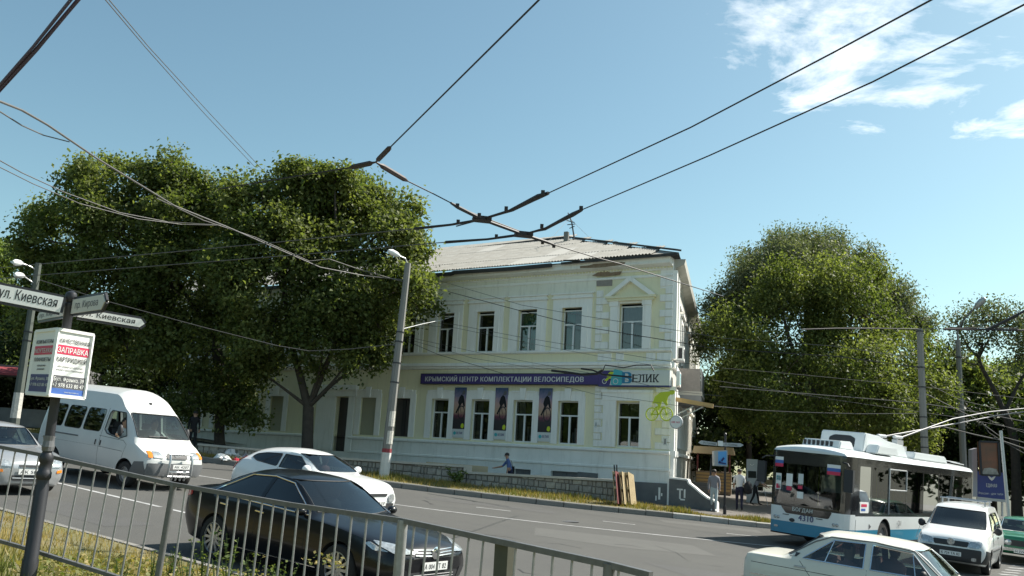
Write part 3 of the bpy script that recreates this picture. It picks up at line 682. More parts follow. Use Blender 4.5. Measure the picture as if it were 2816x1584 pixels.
# fallen plaster patches
for pts, mname, yp in (([(-3.72, 10.37), (-2.95, 10.35), (-2.93, 10.72), (-3.74, 10.74)], 'brick_pale', -0.035),
                       ([(-3.95, 10.86), (-3.4, 10.80), (-2.55, 10.83), (-2.45, 10.98), (-3.0, 10.96), (-3.3, 11.08), (-3.65, 11.0)], 'brick_raw', -0.10),
                       ([(-4.4, 11.17), (-3.4, 11.14), (-2.2, 11.18), (-2.12, 11.30), (-2.9, 11.33), (-3.35, 11.40), (-3.9, 11.28), (-4.4, 11.27)], 'brick_raw', -0.457)):
    b = MB(); b.prism([(x, z) for x, z in pts], yp, yp + 0.03, lambda u, v, t: (u, t, v)); b.build('bare_brick_patch', mname, bld)
# dark plinth by the corner and curved stair wall
b = MB(); b.prism([(-4.25, .4), (0.02, .4), (0.02, 1.73), (-3.3, 1.70), (-3.3, 1.96), (-4.25, 1.98)], -0.16, -0.051, lambda u, v, t: (u, t, v)); b.build('plinth', 'plinth_grey', bld)
b = MB(); b.box(-0.02, 0.10, -0.2, -0.16001, 0.5, 1.75); b.build('corner_strip', 'wall_white', bld)
prof = [(0.1, .35), (2.12, .35), (2.12, 1.10), (1.95, 1.18), (1.75, 1.24), (1.5, 1.40), (1.2, 1.62), (.95, 1.78), (.9, 1.92), (0.1, 1.95)]
b = MB(); b.prism(prof, -0.30, -0.10, lambda u, v, t: (u, t, v)); b.build('stair_wall', 'plinth_grey', bld)
b = MB(); top = [(0.1, 1.95), (.9, 1.92), (.95, 1.78), (1.2, 1.62), (1.5, 1.40), (1.75, 1.24), (1.95, 1.18), (2.12, 1.10), (2.14, .4)]
for (x, z), (x2, z2) in zip(top, top[1:]): b.bar((x, -0.2, z + .02), (x2, -0.2, z2 + .02), 0.27, 0.07)
b.build('stair_wall_cap', 'wall_white', bld)
b = MB()
for x, z, w, h in ((-0.42, 1.05, .09, .5), (-0.30, 1.2, .06, .12), (-0.55, 1.0, .06, .2)): b.box(x, x + w, -0.168, -0.1605, z, z + h)
b.build('paint_smear', 'wall_base', bld)
b = MB()
for x, z, w, h in ((0.45, 1.5, .25, .06), (0.55, 1.15, .07, .38), (0.75, 1.2, .07, .35), (0.6, 1.1, .2, .06)): b.box(x, x + w, -0.308, -0.3005, z, z + h)
b.build('paint_smear', 'wall_base', bld)
b = MB(); b.box(-0.30, -0.12, -0.068, -0.058, 3.3, 3.62); hn = b.build('number_plate', 'sign_white_dull', bld); text('1', 0.24, 'sign_black', hn, (-0.21, -0.0705, 3.46), bold=0.03)
b = MB(); b.box(-3.53, -3.42, -0.068, -0.058, 3.95, 4.2); hn = b.build('number_plate', 'sign_white_dull', bld); text('1', 0.13, 'sign_black', hn, (-3.475, -0.0705, 4.08), bold=0.02)

# ---- roof: eaves, hip and ridge; corrugated sheets laid as pieces
EZ_ = 11.42; OV = 0.62
sd_ = Vector((gl.x, gl.y, 0))
def L2(v): return Vector(v)
corner_e = Vector((0.45, -OV, EZ_ + 0.10)); left_e = Vector((-FL, -OV, EZ_))
peak = Vector((-8.6, 6.2, 14.55)); ridgeL = Vector((-18.5, 6.2, 14.35)); ridgeEnd = Vector((-FL, 6.2, 14.2))
sideE = corner_e + sd_ * 30 + Vector((0.35, 0, 0.0)); sideR = peak + sd_ * 22
b = MB(); b.add([left_e, corner_e, peak, ridgeL, ridgeEnd], [(0, 1, 2, 3, 4)]); b.add([corner_e, sideE, sideR, peak], [(0, 1, 2, 3)])
under = [v - Vector((0, 0, 0.1)) for v in (left_e, corner_e, peak, ridgeEnd, sideE, sideR)]
rf = b.build('roof', 'roof_slate', bld, recalc=False)
nrm = (corner_e - left_e).cross(peak - left_e).normalized()
upv = (nrm.cross(corner_e - left_e)).normalized(); alv = (corner_e - left_e).normalized()
if upv.z < 0: upv = -upv
if nrm.z < 0: nrm = -nrm
smesh = {}
SW, SLN = 1.12, 1.85
def slate(w, key='n', mname='roof_slate'):
    k = (round(w, 2), key)
    if k in smesh: return link('roof_sheet', smesh[k], bld)
    nseg = 28; b = MB(); vs = []; fs = []
    for j in range(nseg + 1):
        x = w * j / nseg; z = 0.03 * math.sin(2 * math.pi * 7 * j / nseg)
        vs += [(x, 0, z), (x, SLN, z)]
        if j: fs.append((2 * j - 2, 2 * j, 2 * j + 1, 2 * j - 1))
    b.add(vs, fs); o = b.build('roof_sheet', mname, bld, recalc=False, smooth=80); smesh[k] = o.data; return o
slopeL = (peak - corner_e).dot(upv)
rows_n = int(slopeL / (SLN - 0.15)) + 1
for r_ in range(rows_n):
    v = r_ * (SLN - 0.16)
    if v + 0.3 > slopeL: break
    xr = corner_e.x + (peak.x - corner_e.x) * min(1, (v + SLN * 0.55) / slopeL)       # hip line
    x = xr
    k = 0
    while x > -17.5:
        mname = 'roof_slate_new' if (r_ == 0 and 5 <= k <= 6) else ('roof_slate_new' if random.random() < 0.07 else 'roof_slate')
        o = slate(SW, mname, mname)
        pz = corner_e + alv * (-(corner_e.x - x) - SW) + upv * v
        o.matrix_local = Matrix.Translation(pz + nrm * (0.045 + 0.012 * (r_ % 2) + random.uniform(0, .012))) @ Matrix((alv, upv, nrm)).transposed().to_4x4() @ Matrix.Rotation(random.uniform(-.012, .012), 4, 'Z')
        x -= SW - 0.06; k += 1
# ridge caps
b = MB(); b.bar(ridgeL + Vector((0, 0, .08)), peak + Vector((0, 0, .1)), .3, .08); b.bar(peak + Vector((0, 0, .1)), corner_e + Vector((0, 0, .1)), .26, .08); b.build('ridge_cap', 'gutter_dark', rf)
# gutter, sagging
g = [(-FL, -0.02), (-14, -0.03), (-11.5, 0.0), (-11.4, 0.05), (-8, 0.02), (-5.8, 0.05)]
b = MB()
for (x, dz), (x2, dz2) in zip(g, g[1:]): b.bar((x, -OV - .03, EZ_ - 0.10 + dz), (x2, -OV - .03, EZ_ - 0.10 + dz2), 0.12, 0.17)
b.build('gutter', 'gutter_dark', bld)
b = MB(); b.bar((-5.3, -OV - .02, EZ_ + .0), (0.42, -OV - .02, EZ_ + .03), 0.05, 0.10); b.bar((-4.3, -OV - .1, EZ_ + .06), (-5.1, -OV - .12, EZ_ + 0.1), 0.18, 0.04); b.build('fascia', 'gutter_dark', bld)
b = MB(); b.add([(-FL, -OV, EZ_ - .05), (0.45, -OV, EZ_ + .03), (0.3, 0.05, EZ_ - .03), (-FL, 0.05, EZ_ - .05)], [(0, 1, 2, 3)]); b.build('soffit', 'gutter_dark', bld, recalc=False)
# chimney pipe, aerial, vent on the roof
def pk(px, py, dy): # a point on the picture ray at depth of facade corner + dy, in the building's frame
    return bld_inv @ at(px, py, dy)
bld_inv = Matrix.Rotation(-BANG, 4, 'Z') @ Matrix.Translation(-BC)
c0 = pk(1557, 665, 46); c1 = pk(1557, 638, 46)
b = MB(); b.box(c0.x - .11, c0.x + .11, c0.y - .11, c0.y + .11, c0.z - .8, c1.z); b.build('chimney', 'kerb_concrete', bld)
v0 = pk(1692, 684, 44); b = MB(); b.tube([(v0.x, v0.y, v0.z - .7), (v0.x, v0.y, v0.z + .12)], .09, 8); b.lathe([(0.03, .12), (.13, .2), (.16, .3), (.16, .36), (.02, .40)], 10, (v0.x, v0.y, v0.z)); b.build('roof_vent', 'metal_grey', bld)

# ---- side street face: frame with x running away from the corner
srt = MB()
side = bpy.data.objects.new('side_wing', None); COL.objects.link(side); side.parent = bld; side.rotation_euler = (0, 0, SIDE_ROT)
# in this frame -y is outwards (towards the side street)
sh = [(x, x + 1.1, z0, z1) for x in (2.6, 5.6, 8.6, 11.6, 14.6, 17.6) for z0, z1 in ((3.3, 5.2), (7.43, 9.43))]
def sbuild(b, name, mname, **k):
    o = b.build(name, mname, bld, **k); o.matrix_local = Matrix.Rotation(SIDE_ROT, 4, 'Z'); return o
bpy.data.objects.remove(side)
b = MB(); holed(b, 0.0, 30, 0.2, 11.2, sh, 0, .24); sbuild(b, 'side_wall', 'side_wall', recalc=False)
for (a, c, d, e) in sh:
    b = MB(); ft = .06
    b.box(a, a + ft, .1, .16, d, e); b.box(c - ft, c, .1, .16, d, e); b.box(a + ft, c - ft, .1, .16, e - ft, e); b.box(a + ft, c - ft, .1, .16, d, d + ft); b.box((a + c) / 2 - .03, (a + c) / 2 + .03, .09, .16, d + ft, e - ft)
    w_ = sbuild(b, 'window', 'win_frame'); q = MB(); q.add([(a, .13, d), (c, .13, d), (c, .13, e), (a, .13, e)], [(0, 1, 2, 3)]); q.build('pane', 'pane_glass', w_, recalc=False)
    b = MB(); rect_ring(b, a, c, d, e, .3, .3, .3, -0.07, 0); b.box(a - .38, c + .38, -0.18, 0, e + .3001, e + .42); sbuild(b, 'window_surround', 'wall_white')
for x0, x1 in ((0.02, .5), (1.5, 2.0), (20, 20.6)):
    b = MB(); b.box(x0, x1, -0.16, 0, 0.9, 5.8); b.box(x0 - .02, x1 + .05, -0.22, 0, 2.85, 3.1); b.box(x0, x1, -0.16, 0, 7.0, 10.9); sbuild(b, 'pilaster', 'wall_white')
b = MB(); b.prism([(0.03, 10.92), (-.03, 10.92), (-.08, 11.0), (-.45, 11.17), (-.5, 11.4), (0.03, 11.4)], 0.05, 30, lambda u, v, t: (t, u, v)); sbuild(b, 'side_cornice', 'side_wall')
b = MB(); b.prism([(0.02, 6.6), (-.12, 6.65), (-.12, 6.85), (0.02, 6.9)], 0.05, 30, lambda u, v, t: (t, u, v)); b.prism([(0.02, 2.9), (-.12, 2.92), (-.12, 3.05), (0.02, 3.1)], 0.05, 30, lambda u, v, t: (t, u, v)); sbuild(b, 'side_course', 'wall_white')
# boarded balcony and its bracket
b = MB(); b.box(3.4, 7.2, -1.15, 0, 5.72, 5.9); sbuild(b, 'balcony_slab', 'cap_white')
b = MB(); b.box(3.4, 7.2, -1.12, -0.02, 5.35, 5.7199); sbuild(b, 'balcony_underside', 'balcony_sheet')
for k in range(13): 
    b = MB(); b.box(3.42 + k * .29, 3.68 + k * .29, -1.13, -1.09, 5.9, 6.95); sbuild(b, 'balcony_board', 'balcony_sheet')
b = MB(); b.box(3.4, 3.44, -1.08, -0.02, 5.9, 6.95); sbuild(b, 'balcony_end_board', 'brick_pale')
# air conditioner (its own thing, on brackets)
ac = thing('air_conditioner', 'white air conditioner box hung on the sunlit side wall under the eaves', 'air conditioner', BC + Matrix.Rotation(BANG + SIDE_ROT, 3, 'Z') @ Vector((1.35, -0.02, 7.05)), BANG + SIDE_ROT)
b = MB(); b.box(-.38, .38, -.42, -.12, 0, .62); b.build('casing', 'sign_white', ac); b = MB(); b.lathe([(.22, 0), (.22, .012)], 16, (-.05, -.435, .31), 'y'); b.box(-.383, -.386, -.35, -.18, .08, .54); b.build('fan_grille', 'metal_dark', ac)
b = MB(); b.bar((-.3, 0, .3), (-.3, -.4, -.02), .03, .03); b.bar((.3, 0, .3), (.3, -.4, -.02), .03, .03); b.box(-.33, .33, -.42, 0, -.04, -.001); b.build('bracket', 'metal_light', ac)
# timber beam with struts carrying the bicycle sign
b = MB(); b.bar((0.4, -0.05, 5.30), (0.3, -1.75, 5.05), .1, .18); sbuild(b, 'sign_beam', 'timber_beam')
b = MB(); b.bar((0.5, -0.05, 4.3), (0.4, -1.3, 5.0), .04, .04); b.bar((0.5, -0.05, 4.55), (0.4, -.9, 5.0), .04, .04); sbuild(b, 'sign_strut', 'metal_light')
# steps and iron handrail on the side street
b = MB()
for k in range(6): b.box(1.2 + k * .5, 1.75 + k * .5, -1.7, -0.2, .5, .95 + k * .17)
sbuild(b, 'steps', 'pavement')
b = MB(); b.tube([(0.8, -1.6, 1.5), (4.0, -1.6, 3.0)], .025, 6)
for k in range(7): b.tube([(0.9 + k * .5, -1.6, .8 + k * .18), (0.9 + k * .5, -1.6, 1.55 + k * .235)], .018, 6)
sbuild(b, 'handrail', 'metal_dark')

# ---- signs on the facade (things)
def on_fac(x, y, z): return BC + Matrix.Rotation(BANG, 3, 'Z') @ Vector((x, y, z))
sg = thing('shop_sign', 'long purple fascia sign with pale lettering above the ground-floor windows', 'sign', on_fac(-13.25, -0.2, 5.84), BANG)
b = MB(); b.box(0, 9.9, -.06, .14, 0, .47); b.build('panel', 'sign_purple', sg)
b = MB(); b.box(-.03, 9.9, -.075, .16, .4701, .50); b.box(-.03, 0, -.075, .16, -.02, .47); b.box(0, 9.9, -.075, .15, -.03, -.0001); b.build('edge_trim', 'gutter_dark', sg)
text('КРЫМСКИЙ ЦЕНТР КОМПЛЕКТАЦИИ ВЕЛОСИПЕДОВ', .235, 'letter_pale', sg, (4.72, -.064, .235), width=8.9, bold=0.035)
wv = thing('brand_sign', 'white fascia sign with black ВЕЛИК lettering at the building corner', 'sign', on_fac(-3.34, -0.2, 5.81), BANG)
b = MB(); b.box(0, 3.36, -.06, .14, 0, .65); b.build('panel', 'sign_white_dull', wv)
b = MB(); b.box(0, 3.36, -.07, .15, -.06, -.0005); b.build('base_trim', 'sign_navy', wv)
b = MB(); b.add([(-.0, -.0625, .002), (.55, -.0625, .002), (.72, -.0625, .648), (-.0, -.0625, .648)], [(0, 1, 2, 3)]); b.build('purple_field', 'sign_purple', wv, recalc=False)
b = MB(); b.prism(rpoly([(.62, .0), (1.15, .0), (1.2, .62), (.75, .72), (.62, .45)], .1), -.07, -.0645, lambda u, v, t: (u, t, v)); b.build('cyan_field', 'sign_cyan', wv)
b = MB()
for (cx, r0, r1, cz, bm) in ((.30, .115, .085, .17, 0), (.84, .13, .1, .17, 0)):
    vs = []; fs = []
    for k in range(24):
        t = 2 * math.pi * k / 24; vs += [(cx + r0 * math.cos(t), -.0735, cz + r0 * math.sin(t)), (cx + r1 * math.cos(t), -.0735, cz + r1 * math.sin(t))]
        fs.append((2 * k, 2 * k + 1, (2 * k + 3) % 48, (2 * k + 2) % 48))
    b.add(vs, fs)
b.build('emblem_wheels', 'letter_pale', wv, recalc=False)
b = MB(); Y_ = -.078
for pp in ([(.28, .17), (.46, .20), (.56, .34), (.42, .33)], [(.46, .30), (.60, .52), (.68, .50), (.60, .28)], [(.46, .50), (.58, .60), (.74, .58), (.70, .48)], [(.40, .42), (.52, .45), (.58, .38), (.44, .36)]): b.prism(pp, Y_, Y_ + .004, lambda u, v, t: (u, t, v))
b.build('emblem_rider', 'sign_lime', wv)
text('В', .50, 'sign_blue', wv, (1.38, -.0745, .33), width=.40, bold=0.06)
for ch, x in (('Е', 1.76), ('Л', 2.06), ('И', 2.40), ('К', 2.73)): text(ch, .33, 'sign_black', wv, (x, -.0645, .30), width=.235, bold=0.035, name='letter')
b = MB()
for x in (1.68, 1.96, 2.16, 2.30, 2.50, 2.64, 2.82):
    for z in (.135, .445): b.box(x - .055, x + .055, -.0655, -.0635, z, z + .035)
b.build('letter_serifs', 'sign_black', wv)
# side return of the brand sign
wr = thing('brand_sign_return', 'narrow white sign with cyan letter on the sunlit side of the corner', 'sign', BC + Matrix.Rotation(BANG + SIDE_ROT, 3, 'Z') @ Vector((0.05, -.3, 5.85)), BANG + SIDE_ROT)
b = MB(); b.box(0, .9, -.04, .1, 0, .62); b.build('panel', 'sign_white', wr); text('В', .46, 'sign_cyan', wr, (.45, -.045, .31), width=.5, bold=0.05)
# small lamp cable over the sign
# three tall posters
def poster(x, label, mod=0):
    t = thing('poster', label, 'poster', on_fac(x, -0.075, 3.23), BANG, 'cyclist posters between the shop windows')
    mm = bpy.data.materials.get('poster_print')
    b = MB(); b.box(0, .70, 0, .012, .42, 2.44); b.build('print', 'poster_print', t)
    b = MB(); b.box(0, .70, 0, .012, 0, .4199); b.build('foot', 'sign_white_dull', t)
    text('ВЕЛИК', .12, 'sign_navy', t, (.44, -.003, .23), width=.36, bold=.03); b = MB(); b.lathe([(.085, 0), (.085, .004)], 16, (.15, -.0045, .22), 'y'); b.build('foot_emblem', 'sign_cyan', t)
    b = MB()                                        # rider: flat print, dark jersey, wheel
    yy = -.004
    body = [(.30, 1.58), (.24, 1.72), (.30, 1.95), (.42, 2.10), (.55, 2.02), (.62, 1.78), (.66, 1.52), (.58, 1.50), (.50, 1.70), (.40, 1.55), (.30, 1.42), (.20, 1.18), (.12, 1.2)]
    b.prism(body, yy, yy + .003, lambda u, v, t_: (u, t_, v)); b.build('rider', 'cloth_black', t)
    b = MB(); b.prism(rpoly([(.42, 2.08), (.62, 2.10), (.64, 2.28), (.5, 2.30)], .06), yy, yy + .003, lambda u, v, t_: (u, t_, v)); b.build('helmet', 'ink_grey', t)
    b = MB(); vs = []; fs = []
    for k in range(28):
        a_ = 2 * math.pi * k / 28; c, s_ = math.cos(a_), math.sin(a_)
        vs += [(.47 + .21 * c, yy - .001, 1.22 + .34 * s_), (.47 + .165 * c, yy - .001, 1.22 + .285 * s_)]; fs.append((2 * k, 2 * k + 1, (2 * k + 3) % 56, (2 * k + 2) % 56))
    b.add(vs, fs); b.bar((.47, yy - .001, 1.2), (.36, yy - .001, 1.62), .004, .05, up=(0, 1, 0)); b.build('wheel', 'sign_black', t, recalc=False)
    b = MB(); b.prism(rpoly([(.48, .5), (.62, .45), (.68, .6), (.6, .72), (.5, .66)], .05), yy, yy + .003, lambda u, v, t_: (u, t_, v)); b.build('lime_mark', 'sign_lime', t)
    return t
mm = bpy.data.materials.new('poster_print'); mm.use_nodes = True; nt = mm.node_tree; bs = nt.nodes['Principled BSDF']; bs.inputs['Roughness'].default_value = .5
tcn = nt.nodes.new('ShaderNodeTexCoord'); sp = nt.nodes.new('ShaderNodeSeparateXYZ'); nt.links.new(tcn.outputs['Object'], sp.inputs[0])
nzz = nt.nodes.new('ShaderNodeTexNoise'); nzz.inputs['Scale'].default_value = 7; nt.links.new(tcn.outputs['Object'], nzz.inputs['Vector'])
ad = nt.nodes.new('ShaderNodeMath'); ad.operation = 'MULTIPLY_ADD'; nt.links.new(nzz.outputs['Fac'], ad.inputs[0]); ad.inputs[1].default_value = 0.35; nt.links.new(sp.outputs['Z'], ad.inputs[2])
mr = nt.nodes.new('ShaderNodeMapRange'); mr.inputs['From Min'].default_value = .55; mr.inputs['From Max'].default_value = 2.6; nt.links.new(ad.outputs[0], mr.inputs['Value'])
rp = nt.nodes.new('ShaderNodeValToRGB'); nt.links.new(mr.outputs[0], rp.inputs[0]); e = rp.color_ramp.elements
e[0].position = 0; e[0].color = (.02, .018, .02, 1); e[1].position = 1; e[1].color = (.03, .07, .16, 1)
for p_, c_ in ((.25, (.03, .025, .03, 1)), (.33, (.14, .03, .06, 1)), (.45, (.45, .30, .20, 1)), (.66, (.48, .30, .28, 1)), (.80, (.20, .18, .28, 1))): q = e.new(p_); q.color = c_
nt.links.new(rp.outputs[0], bs.inputs['Base Color']); M['poster_print'] = mm
poster(-11.25, 'tall cyclist poster, leftmost of three between the shop windows')
poster(-8.86, 'tall cyclist poster, middle of three between the shop windows')
poster(-6.45, 'tall cyclist poster, rightmost of three, above the boy-height wall end')
# lime cut-out of a cyclist
cy = thing('cyclist_cutout_sign', 'lime green cut-out of a racing cyclist hung at the building corner', 'sign', on_fac(0.05, -1.25, 4.0), BANG + R(0))
b = MB(); f3 = lambda u, v, t: (u, t, v)
wx, wz, wr0, wr1 = -.28, .50, .36, .31; vs = []
for (cx, cz) in ((-.30, .40), (.55, .42)):
    vs = []; fs = []; n = 28
    for k in range(n):
        a_ = 2 * math.pi * k / n
        for rr, yy in ((.37, -.015), (.37, .015), (.31, .015), (.31, -.015)): vs.append((cx + rr * math.cos(a_), yy, cz + rr * math.sin(a_)))
        for j in range(4): fs.append((4 * k + j, 4 * k + (j + 1) % 4, (4 * k + 4 + (j + 1) % 4) % (4 * n), (4 * k + 4 + j) % (4 * n)))
    b.add(vs, fs)
    for k in range(7): a_ = math.pi * k / 7; b.bar((cx - .32 * math.cos(a_), 0, cz - .32 * math.sin(a_)), (cx + .32 * math.cos(a_), 0, cz + .32 * math.sin(a_)), .012, .02)
b.build('wheels', 'sign_lime', cy)
b = MB()
for pq in (((-.30, .40), (-.05, .80)), ((-.05, .80), (.35, .78)), ((-.05, .80), (.10, .38)), ((.10, .38), (-.30, .40)), ((.10, .38), (.38, .82)), ((.55, .42), (.40, .86))): b.bar((pq[0][0], 0, pq[0][1]), (pq[1][0], 0, pq[1][1]), .03, .06)
b.build('frame', 'sign_lime', cy)
b = MB(); b.prism(rpoly([(-.28, .98), (-.14, 1.36), (.18, 1.60), (.72, 1.66), (.80, 1.52), (.62, 1.36), (.55, 1.10), (.62, .92), (.52, .86), (.36, 1.05), (.28, 1.12), (.20, .86), (.12, .62), (.02, .66), (.04, .92), (-.10, 1.0)], .05), -.016, .016, f3); b.build('rider', 'sign_lime', cy)
b = MB(); b.prism(rpoly([(.66, 1.5), (.72, 1.72), (.98, 1.72), (1.0, 1.56), (.86, 1.46)], .08), -.018, .018, f3); b.build('helmet', 'sign_lime', cy)
cy.scale = (.76, .76, .76); cy.location = on_fac(-0.12, -1.25, 4.22)
rd = thing('round_sign', 'round white sign with grey rim and small red lettering by the corner', 'sign', on_fac(0.75, -1.3, 4.22), BANG)
b = MB(); b.lathe([(.26, -.05), (.275, -.03), (.275, .03), (.26, .05)], 28, (0, 0, 0), 'y'); b.build('rim', 'metal_light', rd); b = MB(); b.lathe([(.235, -.056), (.235, -.051)], 28, (0, 0, 0), 'y'); b.build('face', 'sign_white', rd)
text('100 лет', .085, 'sign_red', rd, (0, -.06, 0), width=.36, bold=.03); b = MB(); b.tube([(0, 0, .27), (0, 0, .85)], .012, 6); b.build('hanger', 'metal_grey', rd)

# aerial on the roof
ae = thing('roof_aerial', 'thin dark aerial mast with small arms on the roof ridge', 'aerial', at(1582, 668, 46)); r0 = ae.location
def rel(px, py, Y): return at(px, py, Y) - r0
b = MB(); b.tube([rel(1582, 672, 46), rel(1572, 610, 46), rel(1562, 585, 46)], [.05, .04, .03], 6); b.build('mast', 'metal_dark', ae)
b = MB()
for (p_, q_) in (((1558, 606), (1580, 612)), ((1560, 618), (1582, 616)), ((1562, 598), (1572, 594)), ((1566, 628), (1580, 622))): b.bar(rel(*p_, 46), rel(*q_, 46), .04, .04)
b.build('arms', 'metal_dark', ae)
b = MB(); b.tube([rel(1566, 600, 46), rel(1505, 668, 44)], .008, 4); b.tube([rel(1566, 600, 46), rel(1640, 672, 47)], .008, 4); b.build('stays', 'wire_grey', ae)
# ================================================================== vehicles: lofted bodies, cut openings, fitted parts
mat('paint_black', (0.006, 0.0065, 0.009), 0.28, spec=0.3, coat=0.34)
mat('paint_white', (0.78, 0.79, 0.79), 0.32, coat=0.8, noise=0.25, nscale=2, col2=(0.66, 0.67, 0.66))
mat('paint_white_van', (0.62, 0.63, 0.615), 0.38, coat=0.5, noise=0.35, nscale=1.6, col2=(0.52, 0.53, 0.515))
mat('paint_cream', (0.66, 0.645, 0.56), 0.36, coat=0.5, noise=0.35, nscale=1.8, col2=(0.56, 0.545, 0.48))
mat('paint_silver', (0.40, 0.41, 0.42), 0.32, metal=0.45, coat=0.8)
mat('paint_blue', (0.05, 0.09, 0.17), 0.3, coat=0.8)
mat('paint_green', (0.012, 0.16, 0.075), 0.32, coat=0.7)
mat('bus_white', (0.72, 0.75, 0.75), 0.35, coat=0.4, noise=0.3, nscale=0.8, col2=(0.60, 0.63, 0.63))
mat('bus_blue', (0.02, 0.22, 0.36), 0.35, coat=0.4)
mat('bus_black', (0.012, 0.012, 0.014), 0.18, coat=0.6)
mat('plastic_dark', (0.03, 0.031, 0.034), 0.6); mat('plastic_grey', (0.13, 0.135, 0.14), 0.6)
mat('rubber', (0.018, 0.018, 0.018), 0.85, noise=0.4, nscale=20, col2=(0.04, 0.038, 0.035)); mat('car_interior', (0.03, 0.03, 0.032), 0.9); mat('seat_cloth', (0.07, 0.07, 0.08), 0.9); mat('seat_pink', (0.22, 0.10, 0.10), 0.9)
mat('chrome', (0.75, 0.76, 0.78), 0.12, metal=1.0); mat('alloy', (0.48, 0.49, 0.50), 0.3, metal=0.7); mat('steel_wheel', (0.28, 0.28, 0.28), 0.5, metal=0.4)
mat('lamp_clear', (0.62, 0.65, 0.66), 0.08, metal=0.55, noise=0.8, nscale=22, col2=(0.15, 0.17, 0.18)); mat('lamp_orange', (0.75, 0.22, 0.02), 0.25); mat('lamp_red', (0.42, 0.01, 0.02), 0.25, coat=0.6)
mat('plate_white', (0.74, 0.74, 0.72), 0.5); mat('seam', (0.02, 0.02, 0.02), 0.8)
glass_mat('car_glass', (0.50, 0.58, 0.55), base=0.07); glass_mat('car_glass_dark', (0.05, 0.055, 0.055), base=0.06); glass_mat('car_glass_smoke', (0.14, 0.17, 0.17), base=0.07); glass_mat('car_glass_mid', (0.26, 0.31, 0.31), base=0.07)

def pchip(xs, ys, q):
    xs, ys = np.array(xs, float), np.array(ys, float); h = np.diff(xs); d = np.diff(ys) / h; n = len(xs); m_ = np.zeros(n)
    for i in range(1, n - 1):
        if d[i - 1] * d[i] > 0:
            w1 = 2 * h[i] + h[i - 1]; w2 = h[i] + 2 * h[i - 1]; m_[i] = (w1 + w2) / (w1 / d[i - 1] + w2 / d[i])
    m_[0], m_[-1] = d[0], d[-1]
    k = np.clip(np.searchsorted(xs, q) - 1, 0, n - 2); t = (q - xs[k]) / h[k]
    return ((2 * t ** 3 - 3 * t ** 2 + 1) * ys[k] + (t ** 3 - 2 * t ** 2 + t) * h[k] * m_[k] + (-2 * t ** 3 + 3 * t ** 2) * ys[k + 1] + (t ** 3 - t ** 2) * h[k] * m_[k + 1])

def loft(keys, step=0.07, inset=None, xr=None, zrows=None, mid=0.55):
    """closed body surface from stations (x, zb, ws, wm, zbelt, wb, zr, wr, zt)"""
    K = sorted(keys); xs = [k[0] for k in K]
    x0, x1 = (xs[0], xs[-1]) if xr is None else xr
    q = sorted(set([round(x, 4) for x in np.arange(x0, x1, step)] + [x for x in xs if x0 <= x <= x1] + [x0, x1])); q = [q[0]] + [v for i, v in enumerate(q[1:]) if v - q[i] > 0.008]
    q = np.array(q); C = [pchip(xs, [k[j] for k in K], q) for j in range(1, 9)]
    rings = []
    for i, x in enumerate(q):
        zb, ws, wm, zt_b, wb, zr, wr, zt = [c[i] for c in C]
        if inset:
            fl, sw, tp = inset; w = min(wm, wb) - sw; ztc = max(zt - tp, fl + 0.12); zb_ = fl
            zrc = min(zr - tp * .8, ztc - 0.015); zbc = min(zt_b, zrc - 0.02); zbc = max(zbc, fl + .05); zrc = max(zrc, zbc + .01); ztc = max(ztc, zrc + .01)
            half = [(0, fl), (w, fl), (w, (fl + zbc) / 2), (w, zbc)] + [(w + (wr - sw * .75 - w) * t, zbc + (zrc - zbc) * t) for t in (.5, 1)] + [((wr - sw * .75) * .5, zrc + (ztc - zrc) * .8), (0, ztc)]
        elif zrows:
            half = [(0, zb), (ws * .6, zb), (ws, zb)] + [(ws + (wm - ws) * min(1, (z - zb) / 0.8), z) for z in [max(z_, zb + .004 * (i_ + 1)) for i_, z_ in enumerate(zrows)]]
            half += [(wr, zr)] + [(wr * (1 - s), zr + (zt - zr) * (1 - (1 - s) ** 2.4)) for s in (.12, .3, .6, 1)]
        else:
            zm = zb + (zt_b - zb) * mid
            half = [(0, zb), (ws * .55, zb), (ws - .05, zb), (ws - .012, zb + .015), (ws, zb + .05)]
            for t in (.33, .66, 1): # sill to widest
                half.append((ws + (wm - ws) * math.sin(t * math.pi / 2), zb + .05 + (zm - zb - .05) * t))
            for t in (.3, .6, .85, 1): half.append((wm + (wb - wm) * t ** 2, zm + (zt_b - zm) * t))
            for t in (.06, .35, .65, .9, 1): half.append((wb + (wr - wb) * t + 0.018 * math.sin(t * math.pi), zt_b + (zr - zt_b) * t))
            for s in (.06, .14, .28, .5, .75, 1): half.append((wr * (1 - s), zr + (zt - zr) * (1 - (1 - s) ** 2.3)))
        ring = [(x, y, z) for y, z in half] + [(x, -y, z) for y, z in half[-2:0:-1]]
        rings.append(ring)
    n = len(rings[0]); vs = [p for r in rings for p in r]; fs = []
    for i in range(len(rings) - 1):
        for k in range(n): a = i * n + k; b_ = i * n + (k + 1) % n; fs.append((a, b_, b_ + n, a + n))
    h_ = n // 2
    for base in (0, (len(rings) - 1) * n):           # end caps in strips from side to side
        for j in range(h_):
            q_ = [base + j, base + j + 1, base + (n - j - 1) % n, base + (n - j) % n]
            u_ = list(dict.fromkeys(q_))
            if len(u_) > 2: fs.append(tuple(u_))
    me = bpy.data.meshes.new('loft'); me.from_pydata(vs, [], fs)
    bm = bmesh.new(); bm.from_mesh(me); bmesh.ops.recalc_face_normals(bm, faces=bm.faces); bm.to_mesh(me); bm.free()
    return me
def mesh_from_mb(b, mname):
    me = b.mesh('cut'); me.materials.append(M[mname]); bm = bmesh.new(); bm.from_mesh(me); bmesh.ops.recalc_face_normals(bm, faces=bm.faces); bm.to_mesh(me); bm.free(); return me
